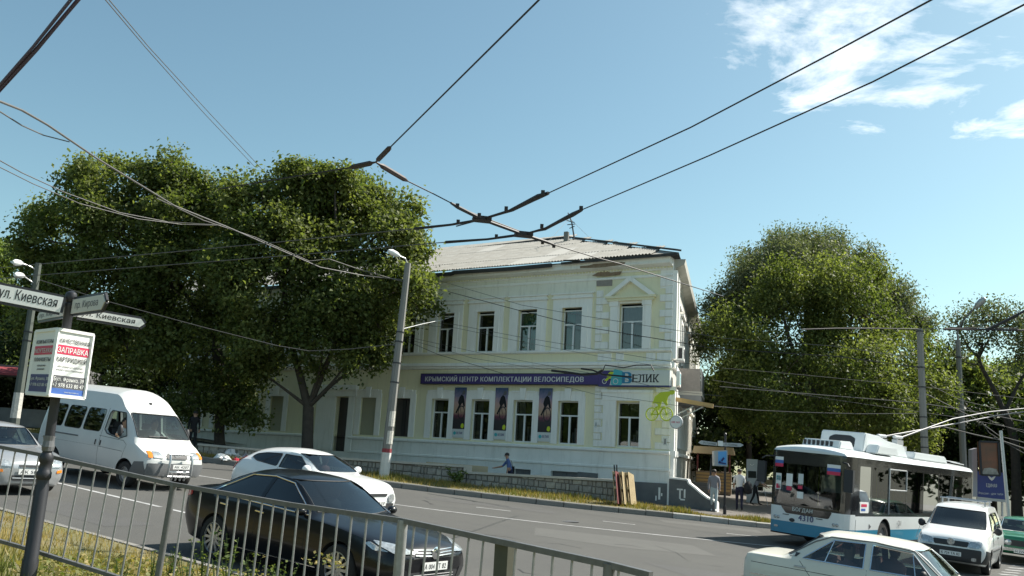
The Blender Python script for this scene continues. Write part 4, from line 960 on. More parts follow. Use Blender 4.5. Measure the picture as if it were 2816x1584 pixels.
def boolean(me, cutters):
    o = bpy.data.objects.new('tmp', me); COL.objects.link(o); cs = []
    for c in cutters:
        co = bpy.data.objects.new('cut', c); COL.objects.link(co); cs.append(co)
        md = o.modifiers.new('b', 'BOOLEAN'); md.operation = 'DIFFERENCE'; md.solver = 'EXACT'; md.object = co; md.material_mode = 'TRANSFER'
    dg = bpy.context.evaluated_depsgraph_get(); dg.update()
    r = bpy.data.meshes.new_from_object(o.evaluated_get(dg))
    bpy.data.objects.remove(o)
    for co in cs: bpy.data.objects.remove(co)
    return r

class Car:
    def __init__(s, name, label, cat, X, Y, head, keys, paint, scale=1.0, group=None, zrows=None, matfn=None, mats=None, step=0.07, mid=0.55):
        s.root = bpy.data.objects.new(name, None); COL.objects.link(s.root); tag(s.root, label, cat, group)
        h = R(head); f = Vector((math.cos(h), math.sin(h), 0)); f = (f - RN * f.dot(RN)).normalized(); l = RN.cross(f)
        mw = Matrix((f, l, RN)).transposed().to_4x4(); mw.translation = (X, Y, road(X, Y)); s.root.matrix_world = mw @ Matrix.Scale(scale, 4)
        s.keys = keys; s.paint = paint; s.cut = []; s.zrows = zrows; s.matfn = matfn; s.mats = mats or [paint]; s.step = step
        s.base = loft(keys, step, zrows=zrows, mid=mid)
        bm = bmesh.new(); bm.from_mesh(s.base); bmesh.ops.triangulate(bm, faces=bm.faces); s.bvh = BVHTree.FromBMesh(bm); bm.free()
    def cabin(s, x0, x1, floor=0.38, sw=0.09, tp=0.05):
        me = loft(s.keys, 0.15, inset=(floor, sw, tp), xr=(x0, x1)); me.materials.append(M['car_interior']); s.cut.append(me)
    def arches(s, axles, r, y_in=0.5):
        b = MB()
        for ax in axles:
            for sg in (-1, 1): b.lathe([(r, y_in * sg), (r, 1.6 * sg)], 28, (ax, 0, s.wr if hasattr(s, 'wr') else 0.33), 'y')
        s.cut.append(mesh_from_mb(b, 'plastic_dark'))
    def hole_side(s, polys, ya=-2, yb=2):
        for p in polys:
            b = MB(); b.prism(p, ya, yb, lambda u, v, t: (u, t, v)); s.cut.append(mesh_from_mb(b, s.paint))
    def hole_x(s, poly, xa, xb):
        b = MB(); b.prism(poly, xa, xb, lambda u, v, t: (t, u, v)); s.cut.append(mesh_from_mb(b, s.paint))
    def body(s, name='body'):
        me = s.base
        for q in s.mats: me.materials.append(M[q])
        if s.matfn:
            me.polygons.foreach_set('material_index', [s.matfn(*p.center) for p in me.polygons])
        r = boolean(me, s.cut); r.name = name; smooth_mesh(r, 32); s.bobj = link(name, r, s.root); return s.bobj
    def hit(s, p, d):
        h = s.bvh.ray_cast(Vector(p), Vector(d))
        if h[0] is None: h = s.bvh.find_nearest(Vector(p) + Vector(d) * 3)
        return h[0], h[1]
    def proj(s, u, v, axis, sg):
        if axis == 'y': return s.hit((u, 3 * sg, v), (0, -sg, 0))
        if axis == 'x': return s.hit((9 * sg, u, v), (-sg, 0, 0))
        return s.hit((u, v, 6), (0, 0, -1))
    def patch(s, name, poly, axis, sg, mname, out=0.006, thick=0.0, cell=0.1, parent=None, smooth=40):
        """a piece that follows the body: polygon in the (x,z)/(y,z)/(x,y) plane pressed on the surface"""
        bm = bmesh.new(); vs = [bm.verts.new((u, v, 0)) for u, v in poly]; bm.faces.new(vs)
        us = [p[0] for p in poly]; vv = [p[1] for p in poly]
        for lo, hi, nrm in ((min(us), max(us), (1, 0, 0)), (min(vv), max(vv), (0, 1, 0))):
            k = int((hi - lo) / cell)
            for i in range(1, k + 1):
                c = lo + (hi - lo) * i / (k + 1); bmesh.ops.bisect_plane(bm, geom=bm.verts[:] + bm.edges[:] + bm.faces[:], plane_co=Vector(nrm) * c, plane_no=nrm)
        dirn = Vector({'y': (0, sg, 0), 'x': (sg, 0, 0), 'z': (0, 0, 1)}[axis])
        for v in bm.verts:
            p, nn = s.proj(v.co.x, v.co.y, axis, sg)
            v.co = p + dirn * out
        if thick:
            r = bmesh.ops.extrude_face_region(bm, geom=bm.faces[:]); bmesh.ops.translate(bm, verts=[e for e in r['geom'] if isinstance(e, bmesh.types.BMVert)], vec=dirn * thick)
        bmesh.ops.recalc_face_normals(bm, faces=bm.faces)
        me = bpy.data.meshes.new(name); bm.to_mesh(me); bm.free(); me.materials.append(M[mname]); smooth_mesh(me, smooth)
        return link(name, me, parent or s.root)
    def line(s, name, pts, axis, sg, mname, r=0.006, out=0.0, n=5, parent=None, close=False):
        P = []; pts = list(pts) + ([pts[0]] if close else [])
        for (u, v), (u2, v2) in zip(pts, pts[1:]):
            k = max(1, int(math.hypot(u2 - u, v2 - v) / 0.08))
            for i in range(k): P.append((u + (u2 - u) * i / k, v + (v2 - v) * i / k))
        P.append(pts[-1]); dirn = Vector({'y': (0, sg, 0), 'x': (sg, 0, 0), 'z': (0, 0, 1)}[axis])
        b = MB(); b.tube([s.proj(u, v, axis, sg)[0] + dirn * out for u, v in P], r, n); return b.build(name, mname, parent or s.root, smooth=60)
    def glass(s, poly, axis, sg, mname='car_glass', out=-0.006, trim=None, tr=0.008, name='window'):
        w = s.patch(name, poly, axis, sg, mname, out=out, cell=0.15)
        if trim: s.line('trim', poly, axis, sg, trim, tr, 0.002, parent=w, close=True)
        return w
    def box(s, name, x0, x1, y0, y1, z0, z1, mname, parent=None, bev=0.0):
        b = MB(); b.box(x0, x1, y0, y1, z0, z1); o = b.build(name, mname, parent or s.root)
        if bev:
            bm = bmesh.new(); bm.from_mesh(o.data); bmesh.ops.bevel(bm, geom=bm.edges[:], offset=bev, segments=3, affect='EDGES', profile=.6); bm.to_mesh(o.data); bm.free(); smooth_mesh(o.data, 40)
        return o
    def wheels(s, axles, track, r, w, rim='steel', rr=None, spokes=10, zc=None):
        rr = rr or r * 0.66; first = None
        for ax in axles:
            for sg in (1, -1):
                if first is None:
                    b = MB(); b.lathe([(rr, -w / 2), (r * .95, -w / 2), (r, -w * .36), (r, w * .36), (r * .95, w / 2), (rr, w / 2)], 32, axis='y', close=False); b.lathe([(rr, -w / 2), (rr, w * .15), (0.01, w * .12)], 32, axis='y', close=False)
                    t = b.build('wheel', 'rubber', s.root, smooth=40)
                    q = MB(); q.lathe([(rr, w * .30), (rr, w * .46), (rr * .93, w * .47), (rr * .91, w * .34)], 32, axis='y', close=False)
                    if rim == 'steel':
                        q.lathe([(rr * .92, w * .30), (rr * .72, w * .34), (rr * .55, w * .26), (rr * .3, w * .28), (rr * .26, w * .42), (0.01, w * .44)], 24, axis='y', close=False); m_ = 'steel_wheel'
                    else:
                        q.lathe([(rr * .26, w * .25), (rr * .24, w * .44), (0.01, w * .46)], 20, axis='y', close=False)
                        for k in range(spokes):
                            a_ = 2 * math.pi * k / spokes; c_, s_ = math.cos(a_), math.sin(a_); hw = rr * (0.085 if spokes > 7 else 0.13)
                            q.obox((c_ * rr * .58, w * .37, s_ * rr * .58), (c_ * rr * .37, 0, s_ * rr * .37), (-s_ * hw, 0, c_ * hw), (0, w * .06, 0))
                        m_ = 'alloy'
                    rm = q.build('rim', m_, t, smooth=40); first = (t, rm)
                    t.location = (ax, track * sg, zc or r)
                else:
                    t = link('wheel', first[0].data, s.root); rm = link('rim', first[1].data, t); t.location = (ax, track * sg, zc or r)
                if sg < 0: t.rotation_euler = (0, 0, math.pi)
    def seats(s, rows, z0=0.45, h=0.62, w=0.24, mname='seat_cloth', head=True):
        for (x, y) in rows:
            b = MB(); b.box(x - .25, x + .25, y - w, y + w, z0, z0 + .14); b.prism([(x - .30, z0 + .1), (x - .16, z0 + .1), (x - .26, z0 + h), (x - .38, z0 + h)], y - w, y + w, lambda u, v, t: (u, t, v))
            if head: b.box(x - .40, x - .30, y - .13, y + .13, z0 + h + .03, z0 + h + .2)
            b.build('seat', mname, s.root)
    def plate(s, sg, x, y, z, txt, w=0.52, h=0.112, tilt=0):
        b = MB(); b.box(-.006, .006, -w / 2, w / 2, -h / 2, h / 2); p = b.build('number_plate', 'plate_white', s.root); p.location = (x, y, z)
        text(txt, h * .62, 'sign_black', p, (0.008 * sg, 0, 0), rot=(R(90), 0, R(90) * sg), width=w * .86, bold=.02)
        return p
    def mirror_pair(s, x, y, z, mname, sx=.09, sy=.12, sz=.08, sides=(1, -1)):
        for sg in sides:
            b = MB(); b.lathe([(0.01, -1), (.55, -.86), (.9, -.45), (1, 0), (.9, .45), (.55, .86), (0.01, 1)], 14, axis='y', close=False)
            b.v = [(x + v[0] * sx, (y + sy) * sg + v[1] * sy, z + v[2] * sz) for v in b.v]; b.bar((x, (y - .03) * sg, z - .04), (x, (y + .08) * sg, z - .02), .04, .04); b.build('wing_mirror', mname, s.root, smooth=50)
    def driver(s, x, y, z0, cloth='cloth_white', head_h=0.62):
        """someone sitting inside: a torso with shoulders, neck and head in one mesh"""
        b = MB(); b.lathe([(.12, 0), (.17, .12), (.19, .30), (.20, .42), (.15, .49), (.06, .53), (.055, .57)], 12, (x, y, z0), close=True)
        b.build('occupant_torso', cloth, s.root, smooth=60)
        b = MB(); b.lathe([(.05, .55), (.075, .60), (.095, .68), (.09, .76), (.05, .82), (.005, .835)], 12, (x + .02, y, z0)); h = b.build('occupant_head', 'skin', s.root, smooth=60)
        b = MB(); b.lathe([(.10, .72), (.099, .77), (.06, .835), (.005, .85)], 12, (x, y, z0)); b.build('hair', 'hair_dark', h, smooth=60)

# ---------------------------------------------------------------- black saloon (foreground)
K = [(2.41, .27, .45, .55, .60, .50, .62, .40, .66), (2.36, .23, .62, .72, .64, .66, .68, .52, .72), (2.2, .20, .74, .82, .70, .76, .75, .62, .80), (1.9, .19, .80, .88, .78, .83, .82, .70, .87), (1.42, .19, .82, .905, .86, .87, .89, .76, .945),
     (1.0, .19, .83, .91, .90, .885, .93, .78, 1.0), (.80, .19, .83, .91, .91, .885, .96, .77, 1.03), (.45, .19, .83, .91, .925, .885, 1.165, .69, 1.235), (.05, .19, .83, .91, .935, .885, 1.365, .61, 1.43), (-.15, .19, .83, .91, .94, .885, 1.395, .595, 1.465), (-.5, .19, .83, .91, .95, .885, 1.40, .585, 1.478),
     (-1.0, .19, .83, .91, .96, .88, 1.365, .575, 1.45), (-1.3, .19, .83, .91, .97, .875, 1.28, .585, 1.365), (-1.6, .2, .82, .905, .98, .87, 1.15, .63, 1.225), (-1.95, .22, .80, .89, 1.0, .855, 1.045, .70, 1.09), (-2.15, .24, .77, .86, 1.0, .83, 1.03, .72, 1.075), (-2.32, .28, .70, .80, .96, .77, 1.0, .66, 1.045), (-2.40, .36, .6, .70, .88, .66, .92, .56, .95)]
c = Car('black_saloon', 'black four-door saloon car with tinted windows behind the foreground railing', 'car', -2.89, 14.37, -36.1, K, 'paint_black', 1.02); c.wr = .33
c.cabin(-1.7, .82); c.arches((1.42, -1.36), .375)
dlo_f = [(.66, .975), (.06, 1.315), (-.38, 1.365), (-.38, .985)]; dlo_r = [(-.46, .985), (-.46, 1.365), (-.95, 1.335), (-1.45, 1.09), (-1.5, 1.03)]
c.hole_side([dlo_f, dlo_r]); ws = [(-.72, 1.0), (.72, 1.0), (.60, 1.385), (-.60, 1.385)]; c.hole_x(ws, -.25, 1.3); rw = [(-.62, 1.10), (.62, 1.10), (.54, 1.36), (-.54, 1.36)]; c.hole_x(rw, -2.2, -.9)
c.body(); c.glass(ws, 'x', 1, 'car_glass_smoke', trim='plastic_dark'); c.glass(rw, 'x', -1, 'car_glass_dark', trim='plastic_dark')
for sg in (1, -1):
    c.glass(dlo_f, 'y', sg, 'car_glass_dark'); c.glass(dlo_r, 'y', sg, 'car_glass_dark')
    c.line('window_trim', [(.70, .965), (.06, 1.335), (-.42, 1.385), (-.97, 1.352), (-1.5, 1.10), (-1.58, 1.03), (-1.5, 1.01), (.70, .955)], 'y', sg, 'chrome', .010, .004)
    for pl in ([(.72, .95), (.70, .5), (.62, .28)], [(-.42, .97), (-.42, .35)], [(-1.10, .5), (-1.32, .75), (-1.42, .98)], [(.62, .27), (-.95, .27)]): c.line('door_seam', pl, 'y', sg, 'seam', .005, -.002)
    for x in (-.22, -1.08): c.line('door_handle', [(x, .86), (x - .2, .87)], 'y', sg, 'chrome', .016, .014)
    c.line('sill_trim', [(.95, .27), (-.9, .27)], 'y', sg, 'chrome', .008, .004)
    c.patch('headlight', rpoly([(sg * .40, .67), (sg * .72, .66), (sg * .80, .74), (sg * .78, .80), (sg * .58, .77)], .03), 'x', 1, 'lamp_clear', .004, .02, cell=.06)
    c.patch('headlight_side', rpoly([(2.24, .68), (1.92, .78), (1.86, .75), (2.02, .68)], .03), 'y', sg, 'lamp_clear', .002, .006, cell=.06)
    c.patch('tail_light', rpoly([(sg * .40, .83), (sg * .76, .83), (sg * .74, .95), (sg * .42, .92)], .03), 'x', -1, 'lamp_red', .004, .015, cell=.06); c.patch('tail_light_side', rpoly([(-2.36, .84), (-2.1, .90), (-2.12, .97), (-2.34, .95)], .03), 'y', sg, 'lamp_red', .004, .01)
    c.patch('fog_lamp_bay', rpoly([(sg * .50, .30), (sg * .74, .32), (sg * .72, .46), (sg * .56, .46)], .03), 'x', 1, 'plastic_dark', .003, .004)
for z in (.70, .665, .63): c.line('grille_bar', [(-.40, z + .01), (0, z - .005), (.40, z + .01)], 'x', 1, 'chrome', .010, .006)
c.patch('grille', [(-.44, .60), (.44, .60), (.47, .715), (-.47, .715)], 'x', 1, 'plastic_dark', .002, .002)
b = MB(); b.lathe([(.075, 0), (.085, .012), (.06, .022)], 18, (0, 0, 0), 'x'); e_ = b.build('emblem', 'chrome', c.root, smooth=40); p_, _ = c.proj(0, .665, 'x', 1); e_.location = p_ + Vector((.006, 0, 0))
c.patch('lower_grille', rpoly([(-.46, .28), (.46, .28), (.52, .42), (-.52, .42)], .04), 'x', 1, 'plastic_dark', .003, .004)
for z in (.31, .345, .38): c.line('lower_grille_bar', [(-.42, z), (.42, z)], 'x', 1, 'metal_grey', .006, .008)
c.plate(1, 2.432, 0, .49, 'А 004 УТ 82')
c.mirror_pair(.62, .86, 1.0, 'paint_black', .075, .09, .065); c.wheels((1.42, -1.36), .80, .33, .21, 'alloy', .235, 12)
for sg, ys in ((1, (-.55, -.08)), (1, (.05, .55))): c.line('wiper', [(ys[0], 1.03), (ys[1], 1.05)], 'x', 1, 'plastic_dark', .008, .012)
c.seats([(-.05, .36), (-.05, -.36), (-.95, 0.3), (-.95, -.3)]); c.box('dashboard', .25, .8, -.68, .68, .70, .90, 'plastic_dark', bev=.05); c.driver(-.12, .36, .55, 'cloth_grey')

# ---------------------------------------------------------------- white high-roof van
K = [(2.66, .42, .62, .70, .80, .66, .84, .55, .88), (2.58, .36, .80, .88, .90, .82, .94, .66, .97), (2.35, .33, .88, .95, 1.02, .90, 1.06, .74, 1.10), (2.05, .32, .92, .97, 1.16, .93, 1.23, .80, 1.28), (1.92, .32, .92, .975, 1.19, .93, 1.38, .80, 1.42), (1.27, .32, .93, .985, 1.28, .95, 1.97, .765, 2.04),
     (1.18, .32, .93, .985, 1.28, .95, 2.02, .77, 2.12), (.72, .32, .93, .985, 1.28, .95, 2.34, .72, 2.52), (.52, .32, .93, .985, 1.28, .95, 2.40, .71, 2.58), (-1.0, .32, .93, .985, 1.28, .95, 2.42, .71, 2.60), (-2.5, .32, .93, .985, 1.28, .95, 2.42, .71, 2.60), (-2.66, .34, .92, .97, 1.28, .94, 2.38, .69, 2.55), (-2.72, .40, .88, .94, 1.28, .91, 2.32, .66, 2.48)]
c = Car('high_roof_van', 'white high-roof passenger van with bull bar passing on the left lane', 'van', -10.85, 25.25, -34.0, K, 'paint_white_van', .985, mid=.6); c.wr = .34
c.cabin(-2.5, 1.95, .5, .08, .06); c.arches((1.78, -1.79), .42, .55)
W = [[(1.62, 1.33), (1.22, 1.93), (.62, 1.95), (.56, 1.88), (.56, 1.42), (.72, 1.32), (1.35, 1.24)], rpoly([(.36, 1.34), (.36, 1.96), (-.50, 1.96), (-.50, 1.34)], .10), rpoly([(-.62, 1.34), (-.62, 1.96), (-1.48, 1.96), (-1.48, 1.34)], .10), rpoly([(-1.60, 1.34), (-1.60, 1.96), (-2.35, 1.96), (-2.35, 1.34)], .10)]
c.hole_side(W); ws = rpoly([(-.82, 1.33), (.82, 1.33), (.73, 1.95), (-.73, 1.95)], .07); c.hole_x(ws, .9, 2.6)
c.body(); c.glass(ws, 'x', 1, 'car_glass', trim='plastic_dark', tr=.016)
for sg in (1, -1):
    for k, w in enumerate(W):
        if k == 0 and sg == -1: continue
        c.glass(w, 'y', sg, 'car_glass_mid' if k else 'car_glass', trim='plastic_dark')
    c.line('window_seal', W[0], 'y', sg, 'plastic_dark', .014, .0, close=True)
    for pl in ([(.46, 2.0), (.46, .40)], [(.40, 1.24), (1.55, 1.2), (1.72, 1.1), (1.60, .70)], [(.46, .95), (1.6, .92)]): c.line('door_seam', pl, 'y', sg, 'seam', .006, -.002)
    c.line('slide_rail', [(-.62, 1.14), (-1.80, 1.14)], 'y', sg, 'plastic_grey', .022, .0)
    for x in (.54, .30): c.line('door_handle', [(x, 1.12), (x, .98)], 'y', sg, 'plastic_dark', .02, .012)
    c.line('waist_crease', [(.4, .95), (-2.5, .95)], 'y', sg, 'seam', .003, -.002)
    c.patch('headlight', rpoly([(sg * .40, .86), (sg * .72, .86), (sg * .70, 1.02), (sg * .50, 1.02)], .05), 'x', 1, 'lamp_clear', .004, .02, cell=.06)
    c.patch('indicator', rpoly([(sg * .73, .86), (sg * .84, .86), (sg * .82, 1.02), (sg * .71, 1.02)], .02), 'x', 1, 'lamp_orange', .004, .02, cell=.06)
    c.patch('front_corner_trim', [(2.60, .40), (1.98, .40), (2.2, .72), (2.52, .75)], 'y', sg, 'plastic_grey', .004, .012)
c.patch('front_bumper', rpoly([(-.86, .40), (.86, .40), (.86, .72), (-.86, .72)], .05), 'x', 1, 'plastic_grey', .01, .05, cell=.12)
c.patch('grille', rpoly([(-.30, .84), (.30, .84), (.34, .92), (.24, .99), (-.24, .99), (-.34, .92)], .06), 'x', 1, 'plastic_dark', .004, .012); b = MB(); b.lathe([(.07, 0), (.05, .015)], 16, axis='x'); e_ = b.build('emblem', 'metal_light', c.root); p_, _ = c.proj(0, .92, 'x', 1); e_.location = p_ + Vector((.018, 0, 0)); e_.scale = (1, 1.5, .7)
bb = MB()
for sg in (1, -1): bb.tube([(2.66, sg * .38, .36), (2.86, sg * .36, .45), (2.86, sg * .34, .82), (2.78, sg * .31, 1.0)], .032, 8)
for z in (.98, .52, .40): bb.tube([(2.83 - (z - .5) * .08, -.36, z), (2.86 - (z - .5) * .08, 0, z), (2.83 - (z - .5) * .08, .36, z)], .028, 8)
for y in (-.2, -.07, .07, .2): bb.tube([(2.80, y, .30), (2.86, y, .44)], .03, 8)
bb.build('bull_bar', 'alloy', c.root, smooth=50); c.plate(1, 2.90, 0, .66, 'АК 4207')
c.mirror_pair(1.48, .98, 1.46, 'plastic_dark', .07, .07, .16); c.wheels((1.78, -1.79), .83, .34, .22, 'steel', .20)
c.box('roof_lamp', 1.02, 1.1, -.03, .03, 2.18, 2.26, 'plastic_dark'); c.line('wiper', [(-.5, 1.37), (.1, 1.38)], 'x', 1, 'plastic_dark', .012, .012)
c.seats([(.75, .45), (.75, -.45)] + [(x, y) for x in (-.35, -1.15, -1.95) for y in (.5, 0, -.5)], .75, .7, .22); c.box('dashboard', 1.35, 1.95, -.8, .8, .95, 1.22, 'plastic_dark', bev=.06)
c.driver(.85, -.52, .95, 'cloth_white'); c.driver(.75, .45, .95, 'cloth_grey'); c.driver(-1.25, -.5, 1.0, 'cloth_grey')
b = MB(); b.tube([(.92, -.70, 1.36), (1.08, -.86, 1.26), (1.18, -.95, 1.34)], [.05, .042, .035], 8); b.build('occupant_arm', 'skin', c.root, smooth=60)
c.box('dash_papers', 1.55, 1.75, -.1, .3, 1.225, 1.25, 'sign_lime'); 

# ---------------------------------------------------------------- white crossover behind the saloon
K = [(2.06, .36, .45, .55, .70, .5, .74, .4, .78), (2.0, .31, .62, .74, .82, .62, .87, .5, .91), (1.75, .25, .76, .86, .94, .74, .99, .6, 1.02), (1.22, .22, .80, .895, 1.0, .82, 1.05, .68, 1.09), (.85, .22, .80, .885, 1.03, .82, 1.09, .68, 1.14), (.72, .22, .80, .88, 1.035, .82, 1.16, .67, 1.20), (.12, .22, .80, .88, 1.06, .81, 1.44, .585, 1.525), (-.1, .22, .80, .88, 1.07, .81, 1.465, .58, 1.555), (-.35, .22, .80, .88, 1.08, .805, 1.47, .57, 1.57),
     (-1.0, .22, .80, .885, 1.13, .80, 1.43, .55, 1.535), (-1.5, .24, .80, .895, 1.17, .80, 1.35, .54, 1.46), (-1.72, .28, .78, .88, 1.15, .79, 1.25, .55, 1.34), (-1.95, .33, .72, .82, 1.02, .74, 1.06, .6, 1.10), (-2.06, .42, .6, .68, .9, .62, .93, .5, .95)]
c = Car('white_crossover', 'white small crossover car half hidden behind the black saloon', 'car', -4.58, 21.7, -31.0, K, 'paint_white', .99); c.wr = .34
c.cabin(-1.55, .75, .45, .08, .06); c.arches((1.22, -1.31), .385)
W = [[(.60, 1.09), (.10, 1.40), (-.42, 1.41), (-.42, 1.10)], rpoly([(-.50, 1.11), (-.50, 1.41), (-1.05, 1.385), (-1.36, 1.33), (-1.44, 1.25), (-1.2, 1.17)], .06)]
c.hole_side(W); ws = rpoly([(-.68, 1.13), (.68, 1.13), (.58, 1.47), (-.58, 1.47)], .05); c.hole_x(ws, -.1, 1.4); rw = rpoly([(-.55, 1.17), (.55, 1.17), (.48, 1.40), (-.48, 1.40)], .05); c.hole_x(rw, -2.2, -1.2)
c.body(); c.glass(ws, 'x', 1, 'car_glass_mid', trim='plastic_dark'); c.glass(rw, 'x', -1, 'car_glass_dark')
for sg in (1, -1):
    for w in W: c.glass(w, 'y', sg, 'car_glass_mid' if w is W[0] else 'car_glass_dark', trim='plastic_dark')
    c.patch('headlight', rpoly([(sg * .36, .58), (sg * .60, .58), (sg * .62, .76), (sg * .38, .76)], .09), 'x', 1, 'lamp_clear', .004, .02, cell=.05)
    c.patch('position_lamp', rpoly([(1.95, .90), (1.35, 1.045), (1.30, 1.03), (1.8, .88)], .02), 'y', sg, 'plastic_dark', .004, .012, cell=.06)
    c.patch('tail_light', rpoly([(-2.02, .86), (-1.72, 1.13), (-1.62, 1.24), (-1.80, 1.20), (-2.0, 1.02)], .03), 'y', sg, 'lamp_red', .004, .02, cell=.06)
    for pl in ([(.70, 1.04), (.66, .45)], [(-.45, 1.09), (-.45, .38)], [(.6, .36), (-.9, .36)]): c.line('door_seam', pl, 'y', sg, 'seam', .005, -.002)
    c.patch('sill_cladding', [(.82, .23), (-.90, .23), (-.90, .34), (.82, .34)], 'y', sg, 'plastic_dark', .003, .01)
c.patch('grille', rpoly([(-.30, .70), (.30, .70), (.34, .77), (-.34, .77)], .03), 'x', 1, 'plastic_dark', .003, .006); c.patch('front_bumper', rpoly([(-.55, .37), (.55, .37), (.6, .55), (-.6, .55)], .05), 'x', 1, 'plastic_dark', .003, .02)
c.plate(1, 2.10, 0, .55, 'К 518 ЕР'); c.mirror_pair(.58, .80, 1.16, 'paint_white', .09, .11, .09); c.wheels((1.22, -1.31), .77, .34, .21, 'alloy', .23, 5)
c.seats([(-.1, .36), (-.1, -.36), (-.95, .3), (-.95, -.3)], .6); c.box('dashboard', .35, .8, -.68, .68, .85, 1.06, 'plastic_dark', bev=.05); c.driver(-.05, .36, .68, 'cloth_pink')

# ---------------------------------------------------------------- boxy old saloons: cream one in front, green one at the right edge
def old_saloon(name, label, X, Y, head, paint, scale, plate, seats='seat_cloth'):
    K = [(2.08, .42, .70, .74, .72, .71, .76, .66, .78), (2.02, .34, .74, .775, .80, .755, .845, .69, .865), (1.4, .28, .75, .80, .87, .77, .905, .68, .93), (.98, .26, .75, .805, .90, .775, .935, .66, .965), (.90, .26, .75, .805, .905, .775, .985, .655, 1.015), (.50, .26, .75, .805, .92, .775, 1.305, .585, 1.375), (.38, .26, .75, .805, .92, .775, 1.345, .575, 1.415), (-.2, .26, .75, .805, .925, .775, 1.36, .57, 1.44),
         (-.80, .26, .75, .805, .93, .775, 1.345, .565, 1.425), (-.95, .26, .75, .805, .93, .77, 1.30, .57, 1.385), (-1.40, .28, .75, .80, .93, .765, .99, .63, 1.025), (-1.48, .28, .75, .80, .93, .765, .955, .66, .985), (-1.95, .30, .73, .78, .92, .745, .945, .67, .965), (-2.03, .34, .71, .755, .90, .725, .925, .65, .945), (-2.08, .42, .67, .71, .82, .68, .85, .6, .87)]
    c = Car(name, label, 'car', X, Y, head, K, paint, scale, mid=.5); c.wr = .295
    c.cabin(-1.3, .92, .4, .06, .045); c.arches((1.42, -1.0), .335)
    W = [[(.74, .965), (.44, 1.285), (-.13, 1.32), (-.13, .965)], [(-.23, .965), (-.23, 1.32), (-.70, 1.305), (-1.14, .975)]]
    c.hole_side(W); ws = rpoly([(-.66, .99), (.66, .99), (.57, 1.335), (-.57, 1.335)], .04); c.hole_x(ws, .1, 1.4); rw = rpoly([(-.62, 1.0), (.62, 1.0), (.55, 1.34), (-.55, 1.34)], .04); c.hole_x(rw, -1.9, -.6)
    c.body(); c.glass(ws, 'x', 1, 'car_glass', trim='chrome', tr=.012); c.glass(rw, 'x', -1, 'car_glass', trim='plastic_dark', tr=.016)
    for sg in (1, -1):
        for w in W: c.glass(w, 'y', sg, 'car_glass', trim='chrome', tr=.013)
        c.line('vent_pillar', [(.50, .965), (.44, 1.27)], 'y', sg, 'chrome', .010, .0); c.line('quarter_pillar', [(-.80, .965), (-.70, 1.30)], 'y', sg, 'chrome', .010, .0)
        c.line('roof_gutter', [(.80, 1.03), (.46, 1.32), (-.1, 1.365), (-.75, 1.35), (-.98, 1.25), (-1.36, 1.0)], 'y', sg, 'plastic_grey', .012, .004)
        c.patch('pillar_vent', [(-1.24, .985), (-1.42, .985), (-1.38, 1.045), (-1.19, 1.045)], 'y', sg, 'plastic_dark', .003, .006)
        for pl in ([(.80, .93), (.78, .40), (.7, .30)], [(-.18, .95), (-.18, .32)], [(-1.18, .93), (-1.0, .72), (-.72, .55)], [(-1.95, .80), (2.0, .76)]): c.line('door_seam', pl, 'y', sg, 'seam', .005, -.002)
        for x in (.0, -1.08): c.line('door_handle', [(x, .84), (x - .17, .84)], 'y', sg, 'metal_light', .016, .012)
        c.line('side_strip', [(1.95, .60), (-1.95, .62)], 'y', sg, 'chrome', .010, .003)
        b = MB()
        for y in (.60, .42): b.lathe([(.085, 0), (.095, .02), (.07, .035)], 18, (2.075, y * sg, .66), 'x')
        b.build('headlight', 'lamp_clear', c.root, smooth=40)
        c.patch('tail_light', [(sg * .38, .62), (sg * .62, .62), (sg * .62, .76), (sg * .38, .76)], 'x', -1, 'lamp_red', .004, .02)
    c.patch('grille', [(-.68, .57), (.68, .57), (.68, .75), (-.68, .75)], 'x', 1, 'plastic_dark', .003, .008)
    for sg, xx in ((1, 2.12), (-1, -2.13)):
        b = MB(); b.bar((xx, -.78, .46), (xx, .78, .46), .06, .10); b.bar((xx, .78, .46), (xx - .25 * sg, .82, .46), .05, .10); b.bar((xx, -.78, .46), (xx - .25 * sg, -.82, .46), .05, .10); b.build('bumper', 'chrome', c.root)
    c.plate(1, 2.16, 0, .42, plate); c.mirror_pair(.62, .76, 1.02, 'plastic_dark', .05, .07, .06, (1, -1)); c.wheels((1.42, -1.0), .69, .295, .17, 'steel', .19)
    c.seats([(.05, .33), (.05, -.33)], .48, .60, .24, seats); c.seats([(-.62, .3), (-.62, -.3)], .48, .50, .28, seats, head=False); c.box('dashboard', .45, .9, -.64, .64, .72, .92, 'plastic_dark', bev=.04)
    b = MB(); n = 20; b.tube([(.42 + .06 * math.sin(2 * math.pi * k / n), .33 + .18 * math.cos(2 * math.pi * k / n), .93 + .17 * math.sin(2 * math.pi * k / n)) for k in range(n + 1)], .014, 6); b.build('steering_wheel', 'plastic_dark', c.root)
    return c
c = old_saloon('cream_saloon', 'old cream boxy saloon car with chrome window frames at bottom right', 6.19, 14.43, -34.0, 'paint_cream', 1.01, 'В 362 КН', 'seat_pink')
c.driver(.0, .33, .55, 'cloth_pink'); c.driver(-.58, -.2, .46, 'cloth_pink')
c = old_saloon('green_saloon', 'old dark green saloon car cut off by the right picture edge', 17.65, 30.35, -120.0, 'paint_green', 1.0, 'Н 774 ОК'); c.driver(.0, .33, .55, 'cloth_white')

